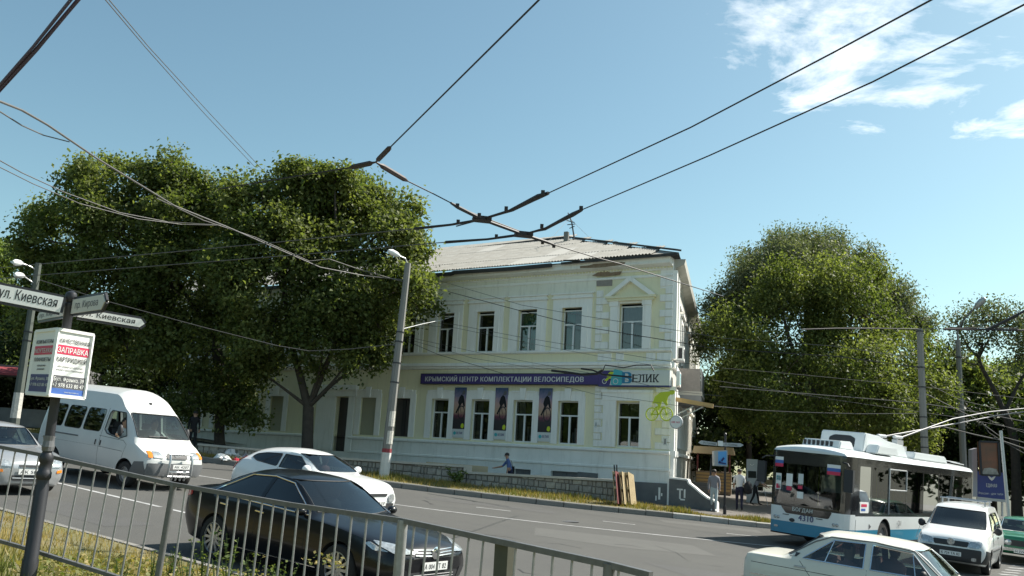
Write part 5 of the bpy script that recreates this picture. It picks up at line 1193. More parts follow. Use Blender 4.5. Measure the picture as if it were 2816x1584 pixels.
# ---------------------------------------------------------------- white small van with dark bumper
K = [(2.2, .36, .5, .62, .70, .56, .73, .45, .76), (2.13, .29, .68, .80, .82, .70, .86, .55, .9), (1.85, .23, .80, .88, .96, .78, 1.0, .62, 1.04), (1.33, .20, .82, .90, 1.03, .83, 1.08, .7, 1.13), (1.02, .20, .82, .90, 1.06, .84, 1.13, .73, 1.19), (.35, .20, .82, .90, 1.10, .85, 1.60, .665, 1.685), (.1, .20, .82, .90, 1.12, .85, 1.70, .65, 1.78), (-.5, .20, .82, .90, 1.12, .85, 1.74, .64, 1.825), (-1.95, .22, .82, .90, 1.12, .85, 1.73, .64, 1.81), (-2.12, .3, .80, .88, 1.1, .83, 1.66, .62, 1.74), (-2.2, .40, .72, .8, 1.0, .78, 1.5, .56, 1.58)]
c = Car('delivery_van', 'white compact delivery van with dark bumper and roof bars facing us', 'van', 13.43, 26.17, -124.4, K, 'paint_white', 1.0); c.wr = .32
c.cabin(-1.9, .98, .45, .08, .06); c.arches((1.35, -1.33), .365)
W = [rpoly([(.72, 1.14), (.27, 1.56), (-.38, 1.60), (-.38, 1.14)], .04), rpoly([(-.52, 1.14), (-.52, 1.60), (-1.45, 1.60), (-1.45, 1.14)], .06)]
c.hole_side(W); ws = rpoly([(-.72, 1.16), (.72, 1.16), (.64, 1.63), (-.64, 1.63)], .05); c.hole_x(ws, 0, 1.6)
c.body(); c.glass(ws, 'x', 1, 'car_glass_mid', trim='plastic_dark', tr=.012)
for sg in (1, -1):
    for w in W: c.glass(w, 'y', sg, 'car_glass_mid', trim='plastic_dark')
    c.patch('headlight', rpoly([(sg * .40, .70), (sg * .68, .70), (sg * .76, .80), (sg * .72, .90), (sg * .46, .86)], .04), 'x', 1, 'lamp_clear', .004, .02, cell=.05)
    for pl in ([(.85, 1.08), (.82, .40), (.7, .30)], [(-.45, 1.62), (-.45, .32)], [(-.45, 1.1), (-2.0, 1.1)]): c.line('door_seam', pl, 'y', sg, 'seam', .005, -.002)
    c.line('side_strip', [(.90, .62), (-.95, .62)], 'y', sg, 'plastic_dark', .022, .0); c.line('door_handle', [(-.22, .93), (-.38, .93)], 'y', sg, 'plastic_dark', .018, .012)
    c.patch('bumper_corner', [(2.10, .30), (1.76, .30), (1.76, .62), (2.05, .66)], 'y', sg, 'plastic_dark', .003, .02)
    c.patch('fog_lamp', rpoly([(sg * .50, .36), (sg * .62, .36), (sg * .62, .45), (sg * .50, .45)], .03), 'x', 1, 'lamp_clear', .034, .004)
c.patch('front_bumper', rpoly([(-.72, .30), (.72, .30), (.74, .66), (-.74, .66)], .05), 'x', 1, 'plastic_dark', .004, .03, cell=.08)
c.patch('grille', rpoly([(-.40, .70), (.40, .70), (.44, .84), (-.44, .84)], .03), 'x', 1, 'plastic_dark', .003, .01)
b = MB(); b.lathe([(.085, 0), (.095, .012), (.085, .022), (.01, .022)], 20, axis='x', close=False); e_ = b.build('emblem', 'lamp_clear', c.root, smooth=40); p_, _ = c.proj(0, .80, 'x', 1); e_.location = p_ + Vector((.012, 0, 0))
t_ = text('V', .06, 'chrome', c.root, tuple(p_ + Vector((.036, 0, .028))), rot=(R(90), 0, R(90)), bold=.01, name='emblem_mark'); t_ = text('W', .06, 'chrome', c.root, tuple(p_ + Vector((.036, 0, -.03))), rot=(R(90), 0, R(90)), bold=.01, name='emblem_mark')
c.plate(1, 2.245, 0, .50, 'К 724 ТА 82'); c.mirror_pair(.62, .88, 1.14, 'plastic_dark', .07, .10, .11); c.wheels((1.35, -1.33), .76, .32, .20, 'steel', .21)
c.line('wiper', [(-.55, 1.18), (.05, 1.19)], 'x', 1, 'plastic_dark', .008, .012)
b = MB()
for x in (-.15, -1.35):
    b.tube([(x, -.62, 1.90), (x, .62, 1.90)], .025, 6)
    for sg in (1, -1): b.tube([(x, .56 * sg, 1.76), (x, .56 * sg, 1.90)], .025, 6)
b.build('roof_rack', 'metal_light', c.root)
c.seats([(.0, .38), (.0, -.38)], .62); c.box('dashboard', .4, .98, -.70, .70, .90, 1.10, 'plastic_dark', bev=.05); c.driver(.05, .38, .70, 'cloth_grey')

# ---------------------------------------------------------------- silver car and a blue one at the left edge
def small_saloon(name, label, X, Y, head, paint, plate, sc=.93):
    K = [(x * .90, zb, ws * .94, wm * .94, zt_ * 1.0, wb * .94, zr * .985, wr * .96, zz * .985) for (x, zb, ws, wm, zt_, wb, zr, wr, zz) in KCAM]
    c = Car(name, label, 'car', X, Y, head, K, paint, 1.0); c.wr = .30
    c.cabin(-1.5, .74); c.arches((1.30, -1.20), .35)
    f = [(.58, .975), (.06, 1.29), (-.34, 1.34), (-.34, .98)]; r_ = [(-.42, .98), (-.42, 1.34), (-.86, 1.31), (-1.30, 1.08), (-1.34, 1.03)]
    c.hole_side([f, r_]); ws = [(-.68, 1.0), (.68, 1.0), (.57, 1.36), (-.57, 1.36)]; c.hole_x(ws, -.2, 1.2); rw = [(-.58, 1.10), (.58, 1.10), (.5, 1.33), (-.5, 1.33)]; c.hole_x(rw, -2.0, -.8)
    c.body(); c.glass(ws, 'x', 1, 'car_glass', trim='plastic_dark'); c.glass(rw, 'x', -1, 'car_glass_mid')
    for sg in (1, -1):
        c.glass(f, 'y', sg, 'car_glass', trim='plastic_dark'); c.glass(r_, 'y', sg, 'car_glass', trim='plastic_dark')
        c.patch('headlight', rpoly([(sg * .34, .62), (sg * .66, .64), (sg * .74, .80), (sg * .62, .80), (sg * .42, .72)], .04), 'x', 1, 'lamp_clear', .004, .02, cell=.05)
        c.patch('indicator', rpoly([(sg * .56, .50), (sg * .70, .52), (sg * .69, .58), (sg * .57, .56)], .02), 'x', 1, 'lamp_orange', .004, .01)
        for pl in ([(.64, .95), (.62, .4)], [(-.38, .97), (-.38, .35)]): c.line('door_seam', pl, 'y', sg, 'seam', .005, -.002)
        c.patch('tail_light', rpoly([(sg * .40, .80), (sg * .68, .80), (sg * .66, .92), (sg * .42, .90)], .03), 'x', -1, 'lamp_red', .004, .015)
    c.patch('grille', rpoly([(-.24, .615), (.24, .615), (.26, .665), (-.26, .665)], .02), 'x', 1, 'plastic_dark', .003, .01); c.patch('lower_grille', rpoly([(-.36, .32), (.36, .32), (.40, .44), (-.40, .44)], .03), 'x', 1, 'plastic_dark', .003, .008)
    c.line('grille_bar', [(-.36, .38), (.36, .38)], 'x', 1, 'chrome', .010, .012)
    c.plate(1, 2.20, 0, .52, plate); c.mirror_pair(.52, .80, .98, paint); c.wheels((1.30, -1.20), .74, .30, .19, 'alloy', .20, 6)
    c.line('wiper', [(-.5, 1.03), (.0, 1.04)], 'x', 1, 'plastic_dark', .010, .012)
    c.seats([(-.05, .34), (-.05, -.34), (-.9, .3), (-.9, -.3)]); c.box('dashboard', .2, .75, -.62, .62, .70, .90, 'plastic_dark', bev=.05); c.driver(-.12, .34, .55, 'cloth_black')
    return c
KCAM = [(2.41, .27, .45, .55, .60, .50, .62, .40, .66), (2.36, .23, .62, .72, .66, .66, .70, .52, .74), (2.2, .20, .74, .82, .74, .76, .79, .62, .84), (1.9, .19, .80, .88, .84, .83, .88, .70, .92), (1.42, .19, .82, .905, .90, .87, .93, .76, .98), (1.0, .19, .83, .91, .93, .885, .96, .78, 1.02), (.80, .19, .83, .91, .935, .885, .98, .77, 1.05), (.45, .19, .83, .91, .94, .885, 1.19, .69, 1.26), (.05, .19, .83, .91, .95, .885, 1.38, .61, 1.445), (-.15, .19, .83, .91, .95, .885, 1.41, .595, 1.475), (-.5, .19, .83, .91, .955, .885, 1.41, .585, 1.485),
        (-1.0, .19, .83, .91, .96, .88, 1.37, .575, 1.45), (-1.3, .19, .83, .91, .97, .875, 1.28, .585, 1.365), (-1.6, .2, .82, .905, .98, .87, 1.15, .63, 1.225), (-1.95, .22, .80, .89, 1.0, .855, 1.045, .70, 1.09), (-2.15, .24, .77, .86, 1.0, .83, 1.03, .72, 1.075), (-2.32, .28, .70, .80, .96, .77, 1.0, .66, 1.045), (-2.40, .36, .6, .70, .88, .66, .92, .56, .95)]
small_saloon('silver_saloon', 'silver saloon car with headlights on at the left picture edge', -12.0, 21.05, -39.6, 'paint_silver', 'АК 5831')
small_saloon('blue_saloon', 'dark blue saloon car just showing above the silver car at left', -19.6, 28.6, -38.0, 'paint_blue', 'АК 1190')
# ---------------------------------------------------------------- trolleybus
K = [(6.02, .36, .98, 1.00, 1.2, 1.0, 2.80, .98, 2.88), (5.96, .32, 1.12, 1.14, 1.2, 1.14, 2.86, 1.08, 2.96), (5.78, .30, 1.21, 1.23, 1.2, 1.23, 2.90, 1.15, 3.02), (5.4, .30, 1.25, 1.27, 1.2, 1.27, 2.92, 1.18, 3.05), (-5.6, .30, 1.25, 1.27, 1.2, 1.27, 2.92, 1.18, 3.05), (-5.88, .32, 1.2, 1.22, 1.2, 1.22, 2.88, 1.12, 2.98), (-6.0, .40, 1.1, 1.12, 1.2, 1.12, 2.78, 1.0, 2.85)]
def bus_mat(x, y, z):
    if abs(y) < 0.9 and z > 2.9 or z > 2.80: return 0
    if z < .36: return 3
    if z < .70: return 1
    if x > 5.5: return 2 if z > 1.14 else 0
    if z < 1.10: return 0
    return 2 if x > -5.75 else 0
c = Car('trolleybus', 'white and blue trolleybus with flags on the windscreen and poles raised', 'trolleybus', 13.15, 30.95, -133.6, K, 'bus_black', .995, zrows=[.36, .70, 1.10, 1.14, 1.8, 2.4, 2.72, 2.80], matfn=bus_mat, mats=['bus_white', 'bus_blue', 'bus_black', 'plastic_dark'], step=.25)
c.wr = .48
c.cabin(-5.8, 5.72, .42, .09, .16); c.arches((3.2, -2.7), .56, .75)
xsw = [(5.25, 4.42), (4.30, 2.98), (2.90, 1.42), (1.34, -.14), (-.22, -1.70), (-1.78, -3.26), (-3.34, -4.5), (-4.58, -5.55)]
W = [rpoly([(a, 1.22), (a, 2.56), (b2, 2.56), (b2, 1.22)], .05) for a, b2 in xsw]
c.hole_side(W); ws = rpoly([(-1.02, 1.22), (1.02, 1.22), (1.04, 2.42), (-1.04, 2.42)], .08); c.hole_x(ws, 5.2, 7)
glass_mat('bus_glass', (0.30, 0.34, 0.33), refl=.6, base=0.05); bo = c.body(); wso = c.glass(ws, 'x', 1, 'bus_glass', out=-.004)
for sg in (1, -1):
    for w in W: c.glass(w, 'y', sg, 'car_glass_smoke' if sg > 0 else 'car_glass_dark', out=-.004)
fr = rpoly([(2.90, 1.92), (2.90, 2.56), (1.42, 2.56), (1.42, 1.92)], .04)
c.line('white_window_frame', fr, 'y', 1, 'metal_light', .022, .006, close=True); c.line('white_window_pillar', [(2.94, 1.16), (2.94, 2.6)], 'y', 1, 'metal_light', .03, .004)
c.line('body_seam', [(5.45, 1.0), (5.45, .4)], 'y', 1, 'seam', .006, 0)
# front: black mask dips in the middle, white apron, headlamps
c.patch('destination_blind', rpoly([(-.98, 2.46), (.98, 2.46), (.95, 2.76), (-.95, 2.76)], .04), 'x', 1, 'bus_black', .004, .006)
c.patch('front_mask', rpoly([(-.80, 1.145), (.80, 1.145), (.70, .94), (-.62, .94)], .05), 'x', 1, 'bus_black', .004, .006)
text('БОГДАН', .115, 'letter_pale', c.root, (6.045, -.1, 1.08), rot=(R(90), 0, R(90)), width=.62, bold=.03)
text('4310', .18, 'sign_navy', c.root, (6.045, .02, .86), rot=(R(90), 0, R(90)), width=.46, bold=.02)
for y in (-.62, .42): c.line('apron_slot', [(y - .1, .90), (y + .1, .90)], 'x', 1, 'plastic_dark', .012, .004)
b = MB(); b.lathe([(.07, 0), (.05, .015)], 16, axis='x'); e_ = b.build('emblem', 'plastic_dark', c.root); e_.location = (6.03, -.42, .76); e_.scale = (1, 1.3, .8)
for sg in (1, -1):
    for y in (.86, .96): 
        b = MB(); b.lathe([(.045, 0), (.05, .015), (.03, .03)], 14, axis='x'); h_ = b.build('headlight', 'lamp_clear', c.root); p_, _ = c.proj(y * sg, .80, 'x', 1); h_.location = p_
    c.patch('fog_lamp', rpoly([(sg * .86, .50), (sg * .98, .50), (sg * .98, .56), (sg * .86, .56)], .02), 'x', 1, 'lamp_clear', .004, .008)
# flags and papers inside the windscreen edge
def on_front(name, y0, y1, z0, z1, mname, off=.012): return c.patch(name, [(y0, z0), (y1, z0), (y1, z1), (y0, z1)], 'x', 1, mname, off, .002)
for i, (y0, z0) in enumerate(((-1.06, 2.30), (.60, 2.22))):
    w = .28 if i == 0 else .40; hh = .1
    f_ = on_front('flag', y0, y0 + w, z0 + 2 * hh, z0 + 3 * hh, 'sign_white'); g_ = c.patch('blue_band', [(y0, z0 + hh), (y0 + w, z0 + hh), (y0 + w, z0 + 2 * hh), (y0, z0 + 2 * hh)], 'x', 1, 'sign_midblue', .012, .002, parent=f_); g_ = c.patch('red_band', [(y0, z0), (y0 + w, z0), (y0 + w, z0 + hh), (y0, z0 + hh)], 'x', 1, 'sign_red', .012, .002, parent=f_)
for y0, y1, z0, z1, m_ in ((-1.0, -.82, 1.62, 2.1, 'sign_white'), (-.98, -.84, 1.88, 2.02, 'sign_cyan'), (-.98, -.84, 1.64, 1.78, 'sign_red'), (-.66, -.46, 1.75, 2.12, 'sign_white'), (-.64, -.48, 1.62, 1.74, 'sign_red'), (-.28, -.12, 1.85, 2.15, 'sign_white_dull'), (-.28, -.14, 1.70, 1.80, 'sign_red'), (-.30, -.10, 1.42, 1.62, 'sign_white')):
    on_front('windscreen_notice', y0, y1, z0, z1, m_, .008)
c.patch('route_plate', rpoly([(5.2, 1.20), (5.2, 1.52), (4.55, 1.52), (4.55, 1.20)], .03), 'y', 1, 'sign_white', .006, .004); c.patch('route_plate_print', [(5.12, 1.38), (5.12, 1.46), (4.7, 1.46), (4.7, 1.38)], 'y', 1, 'sign_red', .012, .002); c.patch('route_plate_print', [(5.12, 1.26), (5.12, 1.33), (4.8, 1.33), (4.8, 1.26)], 'y', 1, 'sign_midblue', .012, .002)
text('СМ', .16, 'ink_grey', c.root, (2.0, 1.29, .90), rot=(R(90), 0, R(180)), width=.3)
c.patch('warning_mark', [(4.45, .72), (4.28, .80), (4.45, .88)], 'y', 1, 'ink_grey', .004, .002)
for pq in ([(-.1, .98), (.35, .45)], [(-.35, .80), (.05, .55), (.3, .42)]): c.line('scrape', pq, 'y', 1, 'plastic_grey', .015, -.008)
# mirrors
for sg in (1, -1):
    b = MB(); b.tube([(5.95, 1.0 * sg, 2.62), (6.2, 1.28 * sg, 2.58), (6.28, 1.36 * sg, 2.5)], .022, 6); b.obox((6.26, 1.36 * sg, 2.10), (.06, 0, 0), (0, .13, 0), (0, 0, .32)); b.build('wing_mirror', 'plastic_dark', c.root)
# roof: air conditioner with grille, boxes, cover, boom base
def rbox(name, pts_xz, y0, y1, mname='bus_white', parent=None):
    b = MB(); b.prism(pts_xz, y0, y1, lambda u, v, t: (u, t, v)); o = b.build(name, mname, parent or c.root)
    bm = bmesh.new(); bm.from_mesh(o.data); bmesh.ops.bevel(bm, geom=bm.edges[:], offset=.035, segments=2, affect='EDGES'); bm.to_mesh(o.data); bm.free(); smooth_mesh(o.data, 40); return o
v_ = rbox('roof_ventilator', [(5.35, 3.0), (5.25, 3.25), (4.45, 3.28), (4.2, 3.0)], -.55, .65)
b = MB()
for k in range(7): b.obox((5.305, -.46 + k * .14, 3.14), (.02, 0, 0), (0, .04, 0), (0, 0, .075))
b.build('vent_slots', 'plastic_dark', v_)
rbox('roof_unit', [(4.2, 3.0), (4.15, 3.2), (3.7, 3.2), (3.6, 3.0)], -1.0, -.55)
u_ = rbox('roof_unit', [(3.75, 3.0), (3.55, 3.62), (2.4, 3.60), (1.7, 3.48), (.2, 3.42), (-.25, 3.0)], -.72, .72)
b = MB(); b.prism(rpoly([(-.42, 3.12), (.42, 3.12), (.42, 3.42), (.25, 3.50), (-.25, 3.50), (-.42, 3.42)], .05), 3.66, 3.70, lambda u, v, t: (t - (v - 3.1) * .32 + .03, u, v)); b.build('roof_unit_opening', 'plastic_dark', u_)
rbox('roof_unit', [(3.6, 3.0), (3.4, 3.28), (1.9, 3.28), (1.7, 3.0)], .72, 1.1)
rbox('roof_cover', [(-.3, 3.0), (-.4, 3.25), (-3.6, 3.25), (-3.9, 3.0)], -.9, .9)
b = MB(); b.tube([(-3.9, 1.0, 3.08), (-5.6, .95, 3.05)], .02, 6); b.tube([(-3.9, .8, 3.12), (-5.6, .8, 3.1)], .02, 6); b.build('roof_rail', 'metal_light', c.root)
b = MB()
for sg in (1, -1):
    b.box(-.75, -.15, .28 * sg - .09, .28 * sg + .09, 3.42, 3.62); b.tube([(-.1, .28 * sg, 3.7), (-.8, .28 * sg, 3.72)], .06, 8); b.tube([(-.2, .2 * sg, 3.45), (-.5, .28 * sg, 3.7)], .03, 6)
b.box(-.85, .0, -.45, .45, 3.25, 3.42)
b.build('pole_base', 'metal_light', c.root)
inv = c.root.matrix_world.inverted()
for k, (ya, p1, p2, p3) in enumerate(((.28, (2620, 1152), (2720, 1133), (2830, 1122)), (-.28, (2640, 1163), (2740, 1143), (2850, 1128)))):
    st = Vector((-.75, ya, 3.72)); sw_ = c.root.matrix_world @ st
    D0 = sw_.y; P = [st] + [inv @ at(*p, D0 + d) for p, d in ((p1, 2.0), (p2, 3.6), (p3, 5.2))]
    b = MB(); b.tube(P, [.032, .028, .025, .022], 8); b.build('trolley_pole', 'metal_grey', c.root, smooth=60)
# inside: floor, rails, seats, driver
c.box('floor', -5.7, 5.6, -1.1, 1.1, .43, .5, 'plastic_dark')
b = MB()
for x in (4.2, 2.6, 1.0, -.6, -2.2, -3.8):
    for y in (.45, -.45): b.tube([(x, y, .5), (x, y, 2.85)], .02, 6)
b.build('grab_rails', 'sign_lime', c.root)
c.seats([(x, y) for x in (3.0, 2.1, .6, -.3, -1.2, -3.2, -4.1, -5.0) for y in (.8, -.8)], .75, .75, .3, 'seat_cloth', head=False)
c.box('driver_bulkhead', 4.3, 4.36, .2, 1.1, .5, 2.2, 'plastic_grey'); c.box('dashboard', 5.15, 5.65, -.95, .95, .6, 1.25, 'plastic_dark', bev=.06)
c.driver(4.85, .62, 1.0, 'cloth_pink'); c.box('sun_blind', 5.35, 5.37, .25, .85, 1.7, 2.4, 'cloth_pale')
c.driver(2.0, .75, 1.05, 'cloth_white'); c.driver(-.4, .75, 1.05, 'cloth_pink'); c.wheels((3.2, -2.7), 1.08, .48, .28, 'steel', .30)
# ================================================================== walls by the pavement
stones = ['stone_block', 'stone_block_b', 'stone_block_c']; smesh2 = {}
def block_wall(name, label, pts, base_z, top_z, cap=True, rows=None, bh=0.27, cat='wall', capmat='cap_white'):
    """low wall faced with rough stone blocks; every block is its own piece"""
    t = thing(name, label, cat); L0 = 0
    for (p, q) in zip(pts, pts[1:]):
        d = (q - p); L = d.length; d = d / L; nrm = Vector((d.y, -d.x)); nrm = nrm if nrm.y < 0 else -nrm
        ang = math.atan2(d.y, d.x)
        def P(u, off): w = p + d * u + nrm * off; return w.x, w.y
        def bz(u): w = p + d * u; return base_z(w.x, w.y)
        def tz(u): w = p + d * u; return top_z(w.x, w.y)
        b = MB(); vs = [(*P(0, -.1), bz(0) - .5), (*P(L, -.1), bz(L) - .5), (*P(L, .12), bz(L) - .5), (*P(0, .12), bz(0) - .5), (*P(0, -.1), tz(0)), (*P(L, -.1), tz(L)), (*P(L, .12), tz(L)), (*P(0, .12), tz(0))]
        b.add(vs, [(0, 1, 2, 3), (7, 6, 5, 4), (0, 4, 5, 1), (1, 5, 6, 2), (2, 6, 7, 3), (3, 7, 4, 0)]); b.build('core', 'mortar', t)
        if cap:
            b = MB(); b.bar(Vector((*P(-.02, .02), tz(0) + .045)), Vector((*P(L + .02, .02), tz(L) + .045)), .40, .085); b.build('coping', capmat, t)
        r = 0
        z = -0.06
        while True:
            u = random.uniform(-.15, 0)
            any_ = False
            while u < L - .06:
                w = random.choice((.14, .18, .24, .30, .38)); u0 = max(u, 0); u1 = min(u + w, L)
                zm = bz((u0 + u1) / 2) + z; hh = bh
                if zm + hh > tz((u0 + u1) / 2) - .005: hh = tz((u0 + u1) / 2) - .005 - zm
                if hh > .05 and u1 - u0 > .05:
                    any_ = True; ww = round(u1 - u0 - .022, 2); mn = random.choice(stones); key = (ww, mn)
                    if key not in smesh2:
                        b = MB(); e = .018; h_ = bh - .02; yy = -.035
                        b.add([(0, 0, 0), (ww, 0, 0), (ww, 0, h_), (0, 0, h_), (e, yy, e), (ww - e, yy * 1.2, e), (ww - e, yy, h_ - e), (e, yy * .8, h_ - e)], [(4, 5, 6, 7), (0, 1, 5, 4), (1, 2, 6, 5), (2, 3, 7, 6), (3, 0, 4, 7)])
                        o = b.build('stone', mn, t); smesh2[key] = o.data
                    else: o = link('stone', smesh2[key], t)
                    flip = d.x < 0
                    o.location = (*P(u1 if flip else u0, .118 + random.uniform(0, .012)), zm); o.rotation_euler = (0, 0, ang + (math.pi if flip else 0)); o.scale = (1, random.uniform(.7, 1.3), hh / bh)
                u += w
            z += bh; r += 1
            if not any_ or r > 8: break
    return t
wz = lambda x, y: verge_far_z(x, y) + .02
def ztop(px, py, Y): return at(px, py, Y).z
zR, zM, zM2, zL = ztop(1682, 1324, 35.3), ztop(1290, 1303, 36.2), ztop(1283, 1286, 36.35), ztop(983, 1266, 37.6)
WX = WALL[1].x
block_wall('retaining_wall', 'long low grey stone wall with pale coping, its lower right stretch', [Vector((4.75, 35.35)), Vector((WX + .02, 36.35))], wz, lambda x, y: zM + (zR - zM) * (x - WX) / (4.75 - WX))
block_wall('retaining_wall', 'low grey stone wall with pale coping, higher stretch beside the concrete lamp post', [Vector((WX, 36.35)), Vector((-7.2, 37.65))], wz, lambda x, y: zM2 + (zL - zM2) * (WX - x) / (WX + 7.2))
b = MB(); b.box(-.16, .16, -.18, .14, zM + .05, zM2 + .09); o = b.build('wall_end_pier', 'cap_white'); o.location = (WX + .02, 36.33, 0); tag(o, 'white painted end of the higher stone wall stretch', 'pier')
q0, q1, q2 = at(1172, 1270, 37.6), at(1342, 1283, 37.2), at(1342, 1302, 37.2)
b = MB(); b.prism([(q0.x, q0.z - 1.2), (q1.x, q1.z - 1.2), (q1.x, q1.z), (q0.x, q0.z)], 0, .25, lambda u, v, t: (u, 37.6 + (u - q0.x) / (q1.x - q0.x) * -.4 + t, v)); o = b.build('ochre_ramp_wall', 'ochre_wall'); tag(o, 'plain ochre plastered low wall behind the stone wall', 'wall')
lw = [gp(552, 1262, .2), gp(662, 1272, .2), gp(720, 1278, .2)]
l0 = Vector((-12.6, 37.3)); l1 = Vector((-8.6, 37.9))
block_wall('stone_parapet', 'low pale stone wall behind the heap of rubbish on the left', [Vector((-12.9, 37.9)), Vector((-7.2, 37.75))], wz, lambda x, y: ztop(552 + (x + 12.9) / 5.7 * 280, 1222 + (x + 12.9) / 5.7 * 28, 37.8) - .05, bh=.17)
# rubbish heap
for k, (px, py, w, h, m_) in enumerate(((600, 1262, .5, .22, 'sign_white'), (625, 1258, .6, .34, 'cloth_white'), (648, 1262, .4, .2, 'sign_cream'), (668, 1266, .5, .25, 'cloth_grey'), (690, 1268, .45, .2, 'sign_white'), (640, 1266, .3, .12, 'sign_red'), (615, 1265, .35, .15, 'sign_white_dull'), (705, 1266, .3, .3, 'cloth_pink'))):
    g = gp(px, py, .2); b = MB(); n = 9; prof = [(.02, h)] + [(w * .5 * (.45 + .55 * math.sin(i / 4 * math.pi * .5)), h * (1 - i / 4)) for i in range(1, 5)]
    b.lathe(prof, n, (0, 0, 0)); b.v = [(x * random.uniform(.7, 1.35), y * random.uniform(.6, 1.3), max(0, z * random.uniform(.6, 1.4))) for x, y, z in b.v]
    o = b.build('rubbish_bag', m_, None); o.location = (g.x, g.y + .35, verge_far_z(g.x, g.y)); o.rotation_euler = (0, 0, k * 1.3)
    tag(o, ['torn white sack at the left end of the rubbish heap', 'tall pale sack in the rubbish heap by the low wall', 'cream carton scrap lying in the rubbish heap', 'grey rag bag lying in the rubbish heap', 'white bag near the right end of the rubbish heap', 'small red scrap lying before the rubbish heap', 'off-white paper heap before the tall pale sack', 'pink bag at the right end of the rubbish heap'][k], 'rubbish', 'rubbish heap by the low wall')
# ---- three pallets leaning on the end of the wall
def pallet(px, py, label, dark=False, k=0):
    g = gp(px, py, .2); t = thing('pallet', label, 'pallet', (g.x, g.y, verge_far_z(g.x, g.y) + .02), BANG, 'pallets leaning against the wall end')
    t.rotation_euler = (R(-8.5), R(6), R(66) + k * .04)
    m_ = 'wood_red' if dark else 'wood_pale'
    for i in range(5): b = MB(); b.box(-.52 + i * .235, -.36 + i * .235 + .02, -.07, -.05, 0, 1.2); b.build('slat', m_, t)
    for z in (0.02, .55, 1.08):
        b = MB(); b.box(-.52, .60, -.049, .03, z, z + .1); b.build('bearer', 'wood_pale', t)
    for i in range(3): b = MB(); b.box(-.52 + i * .47, -.36 + i * .47 + .02, .031, .05, 0, 1.2); b.build('slat', 'wood_pale', t)
pallet(1705, 1389, 'wooden pallet leaning at the wall end, leftmost and reddest', True, 0); pallet(1722, 1390, 'wooden pallet leaning at the wall end, middle of three', False, 1); pallet(1738, 1390, 'wooden pallet leaning at the wall end, rightmost and palest', False, 2)
for px in (1690, 1697):
    a_ = at(px, 1310, 36.3); b = MB(); b.tube([a_, at(px - 1, 1278, 36.3)], .03, 6); o = b.build('iron_stake', 'metal_dark'); tag(o, 'thin dark iron stake above the pallets, ' + ('left' if px == 1690 else 'right') + ' of two', 'stake', 'stakes behind the pallets')

# ================================================================== posts and poles
def pole(name, label, base, top, r0, r1, mname='concrete_pole', n=8, cat='pole', group=None):
    t = thing(name, label, cat, base, 0, group); v = top - base
    b = MB(); b.tube([Vector((0, 0, 0)), v * .5, v], [r0, (r0 + r1) / 2, r1], n); b.build('shaft', mname, t); return t, v
base = Vector((-4.62, 35.2, verge_far_z(-4.6, 35.2))); top = at(1122, 724, 35.2)
t, v = pole('lamp_post', 'concrete lamp post with white foot and red band beside the stone wall', base, top, .195, .125, cat='lamp post')
def ring(t, v, f0, f1, ra, rb, mname, name):
    b = MB(); b.tube([v * f0, v * f1], [ra, rb], 8, caps=False); b.build(name, mname, t)
def r_at(f): return .195 + (.125 - .195) * f
ring(t, v, 0, .112, r_at(0) + .006, r_at(.11) + .006, 'pole_white', 'white_foot'); ring(t, v, .112, .13, r_at(.11) + .007, r_at(.13) + .007, 'pole_red', 'red_band')
for f0, f1, m_ in ((.15, .21, 'flyer_paper'), (.23, .30, 'flyer_paper')):
    b = MB(); c0, c1 = v * f0, v * f1; n = 5; vs = []; fs = []
    for k in range(n):
        a_ = R(-100 + k * 30)
        for c_, f_ in ((c0, f0), (c1, f1)): vs.append(c_ + Vector((math.cos(a_), math.sin(a_), 0)) * (r_at(f_) + .01))
        if k: fs.append((2 * k - 2, 2 * k, 2 * k + 1, 2 * k - 1))
    b.add(vs, fs); b.build('pasted_flyers', m_, t, recalc=False)
for f in (.62, .665, .52, .43): b = MB(); b.tube([v * f, v * (f + .006)], r_at(f) + .018, 8); b.build('cable_clamp', 'metal_dark', t)
hd = at(1078, 694, 34.6) - base; b = MB(); b.tube([v * .99, v * 1.0 + Vector((-.12, -.1, .18)), at(1098, 704, 34.8) - base], .03, 6); b.build('lamp_arm', 'metal_light', t)
def lamp_head(parent, p, d, L=.62, w=.15, mname='lamp_white'):
    d = Vector(d).normalized(); b = MB(); b.tube([p, p + d * L * .25, p + d * L * .7, p + d * L], [w * .4, w * .85, w, w * .45], 10); o = b.build('lamp_head', mname, parent, smooth=50); return o
lamp_head(t, at(1099, 704, 34.8) - base, hd - (at(1099, 704, 34.8) - base), .55, .13)
mat('pole_dull', (0.10, 0.115, 0.10), .9, noise=.5, nscale=3)
# left lamp post with twin lamps
base = Vector(at(42, 1150, 34)); base.z = verge_far_z(base.x, base.y); top = at(106, 724, 34)
t, v = pole('lamp_post', 'grey concrete lamp post with two lamps at the left edge behind the street sign', base, top, .19, .12, 'pole_dull', cat='lamp post')
for a0, a1, a2 in (((104, 745), (84, 733), (45, 722)), ((103, 785), (80, 770), (50, 757))):
    b = MB(); b.tube([at(*a0, 34) - base, at(*a1, 33.8) - base, at(a2[0] + 14, a2[1] + 2, 33.5) - base], .03, 6); b.build('lamp_arm', 'metal_light', t); lamp_head(t, at(a2[0] + 16, a2[1] + 2, 33.5) - base, at(*a2, 33.2) - at(a2[0] + 16, a2[1] + 2, 33.5), .5, .13)
for f in (.55, .6): b = MB(); b.tube([v * f, v * (f + .006)], .175, 8); b.build('cable_clamp', 'metal_dark', t)
b = MB(); b.tube([v * .12, v * .26], [.186, .176], 8, caps=False); b.build('pasted_flyers', 'flyer_paper', t)
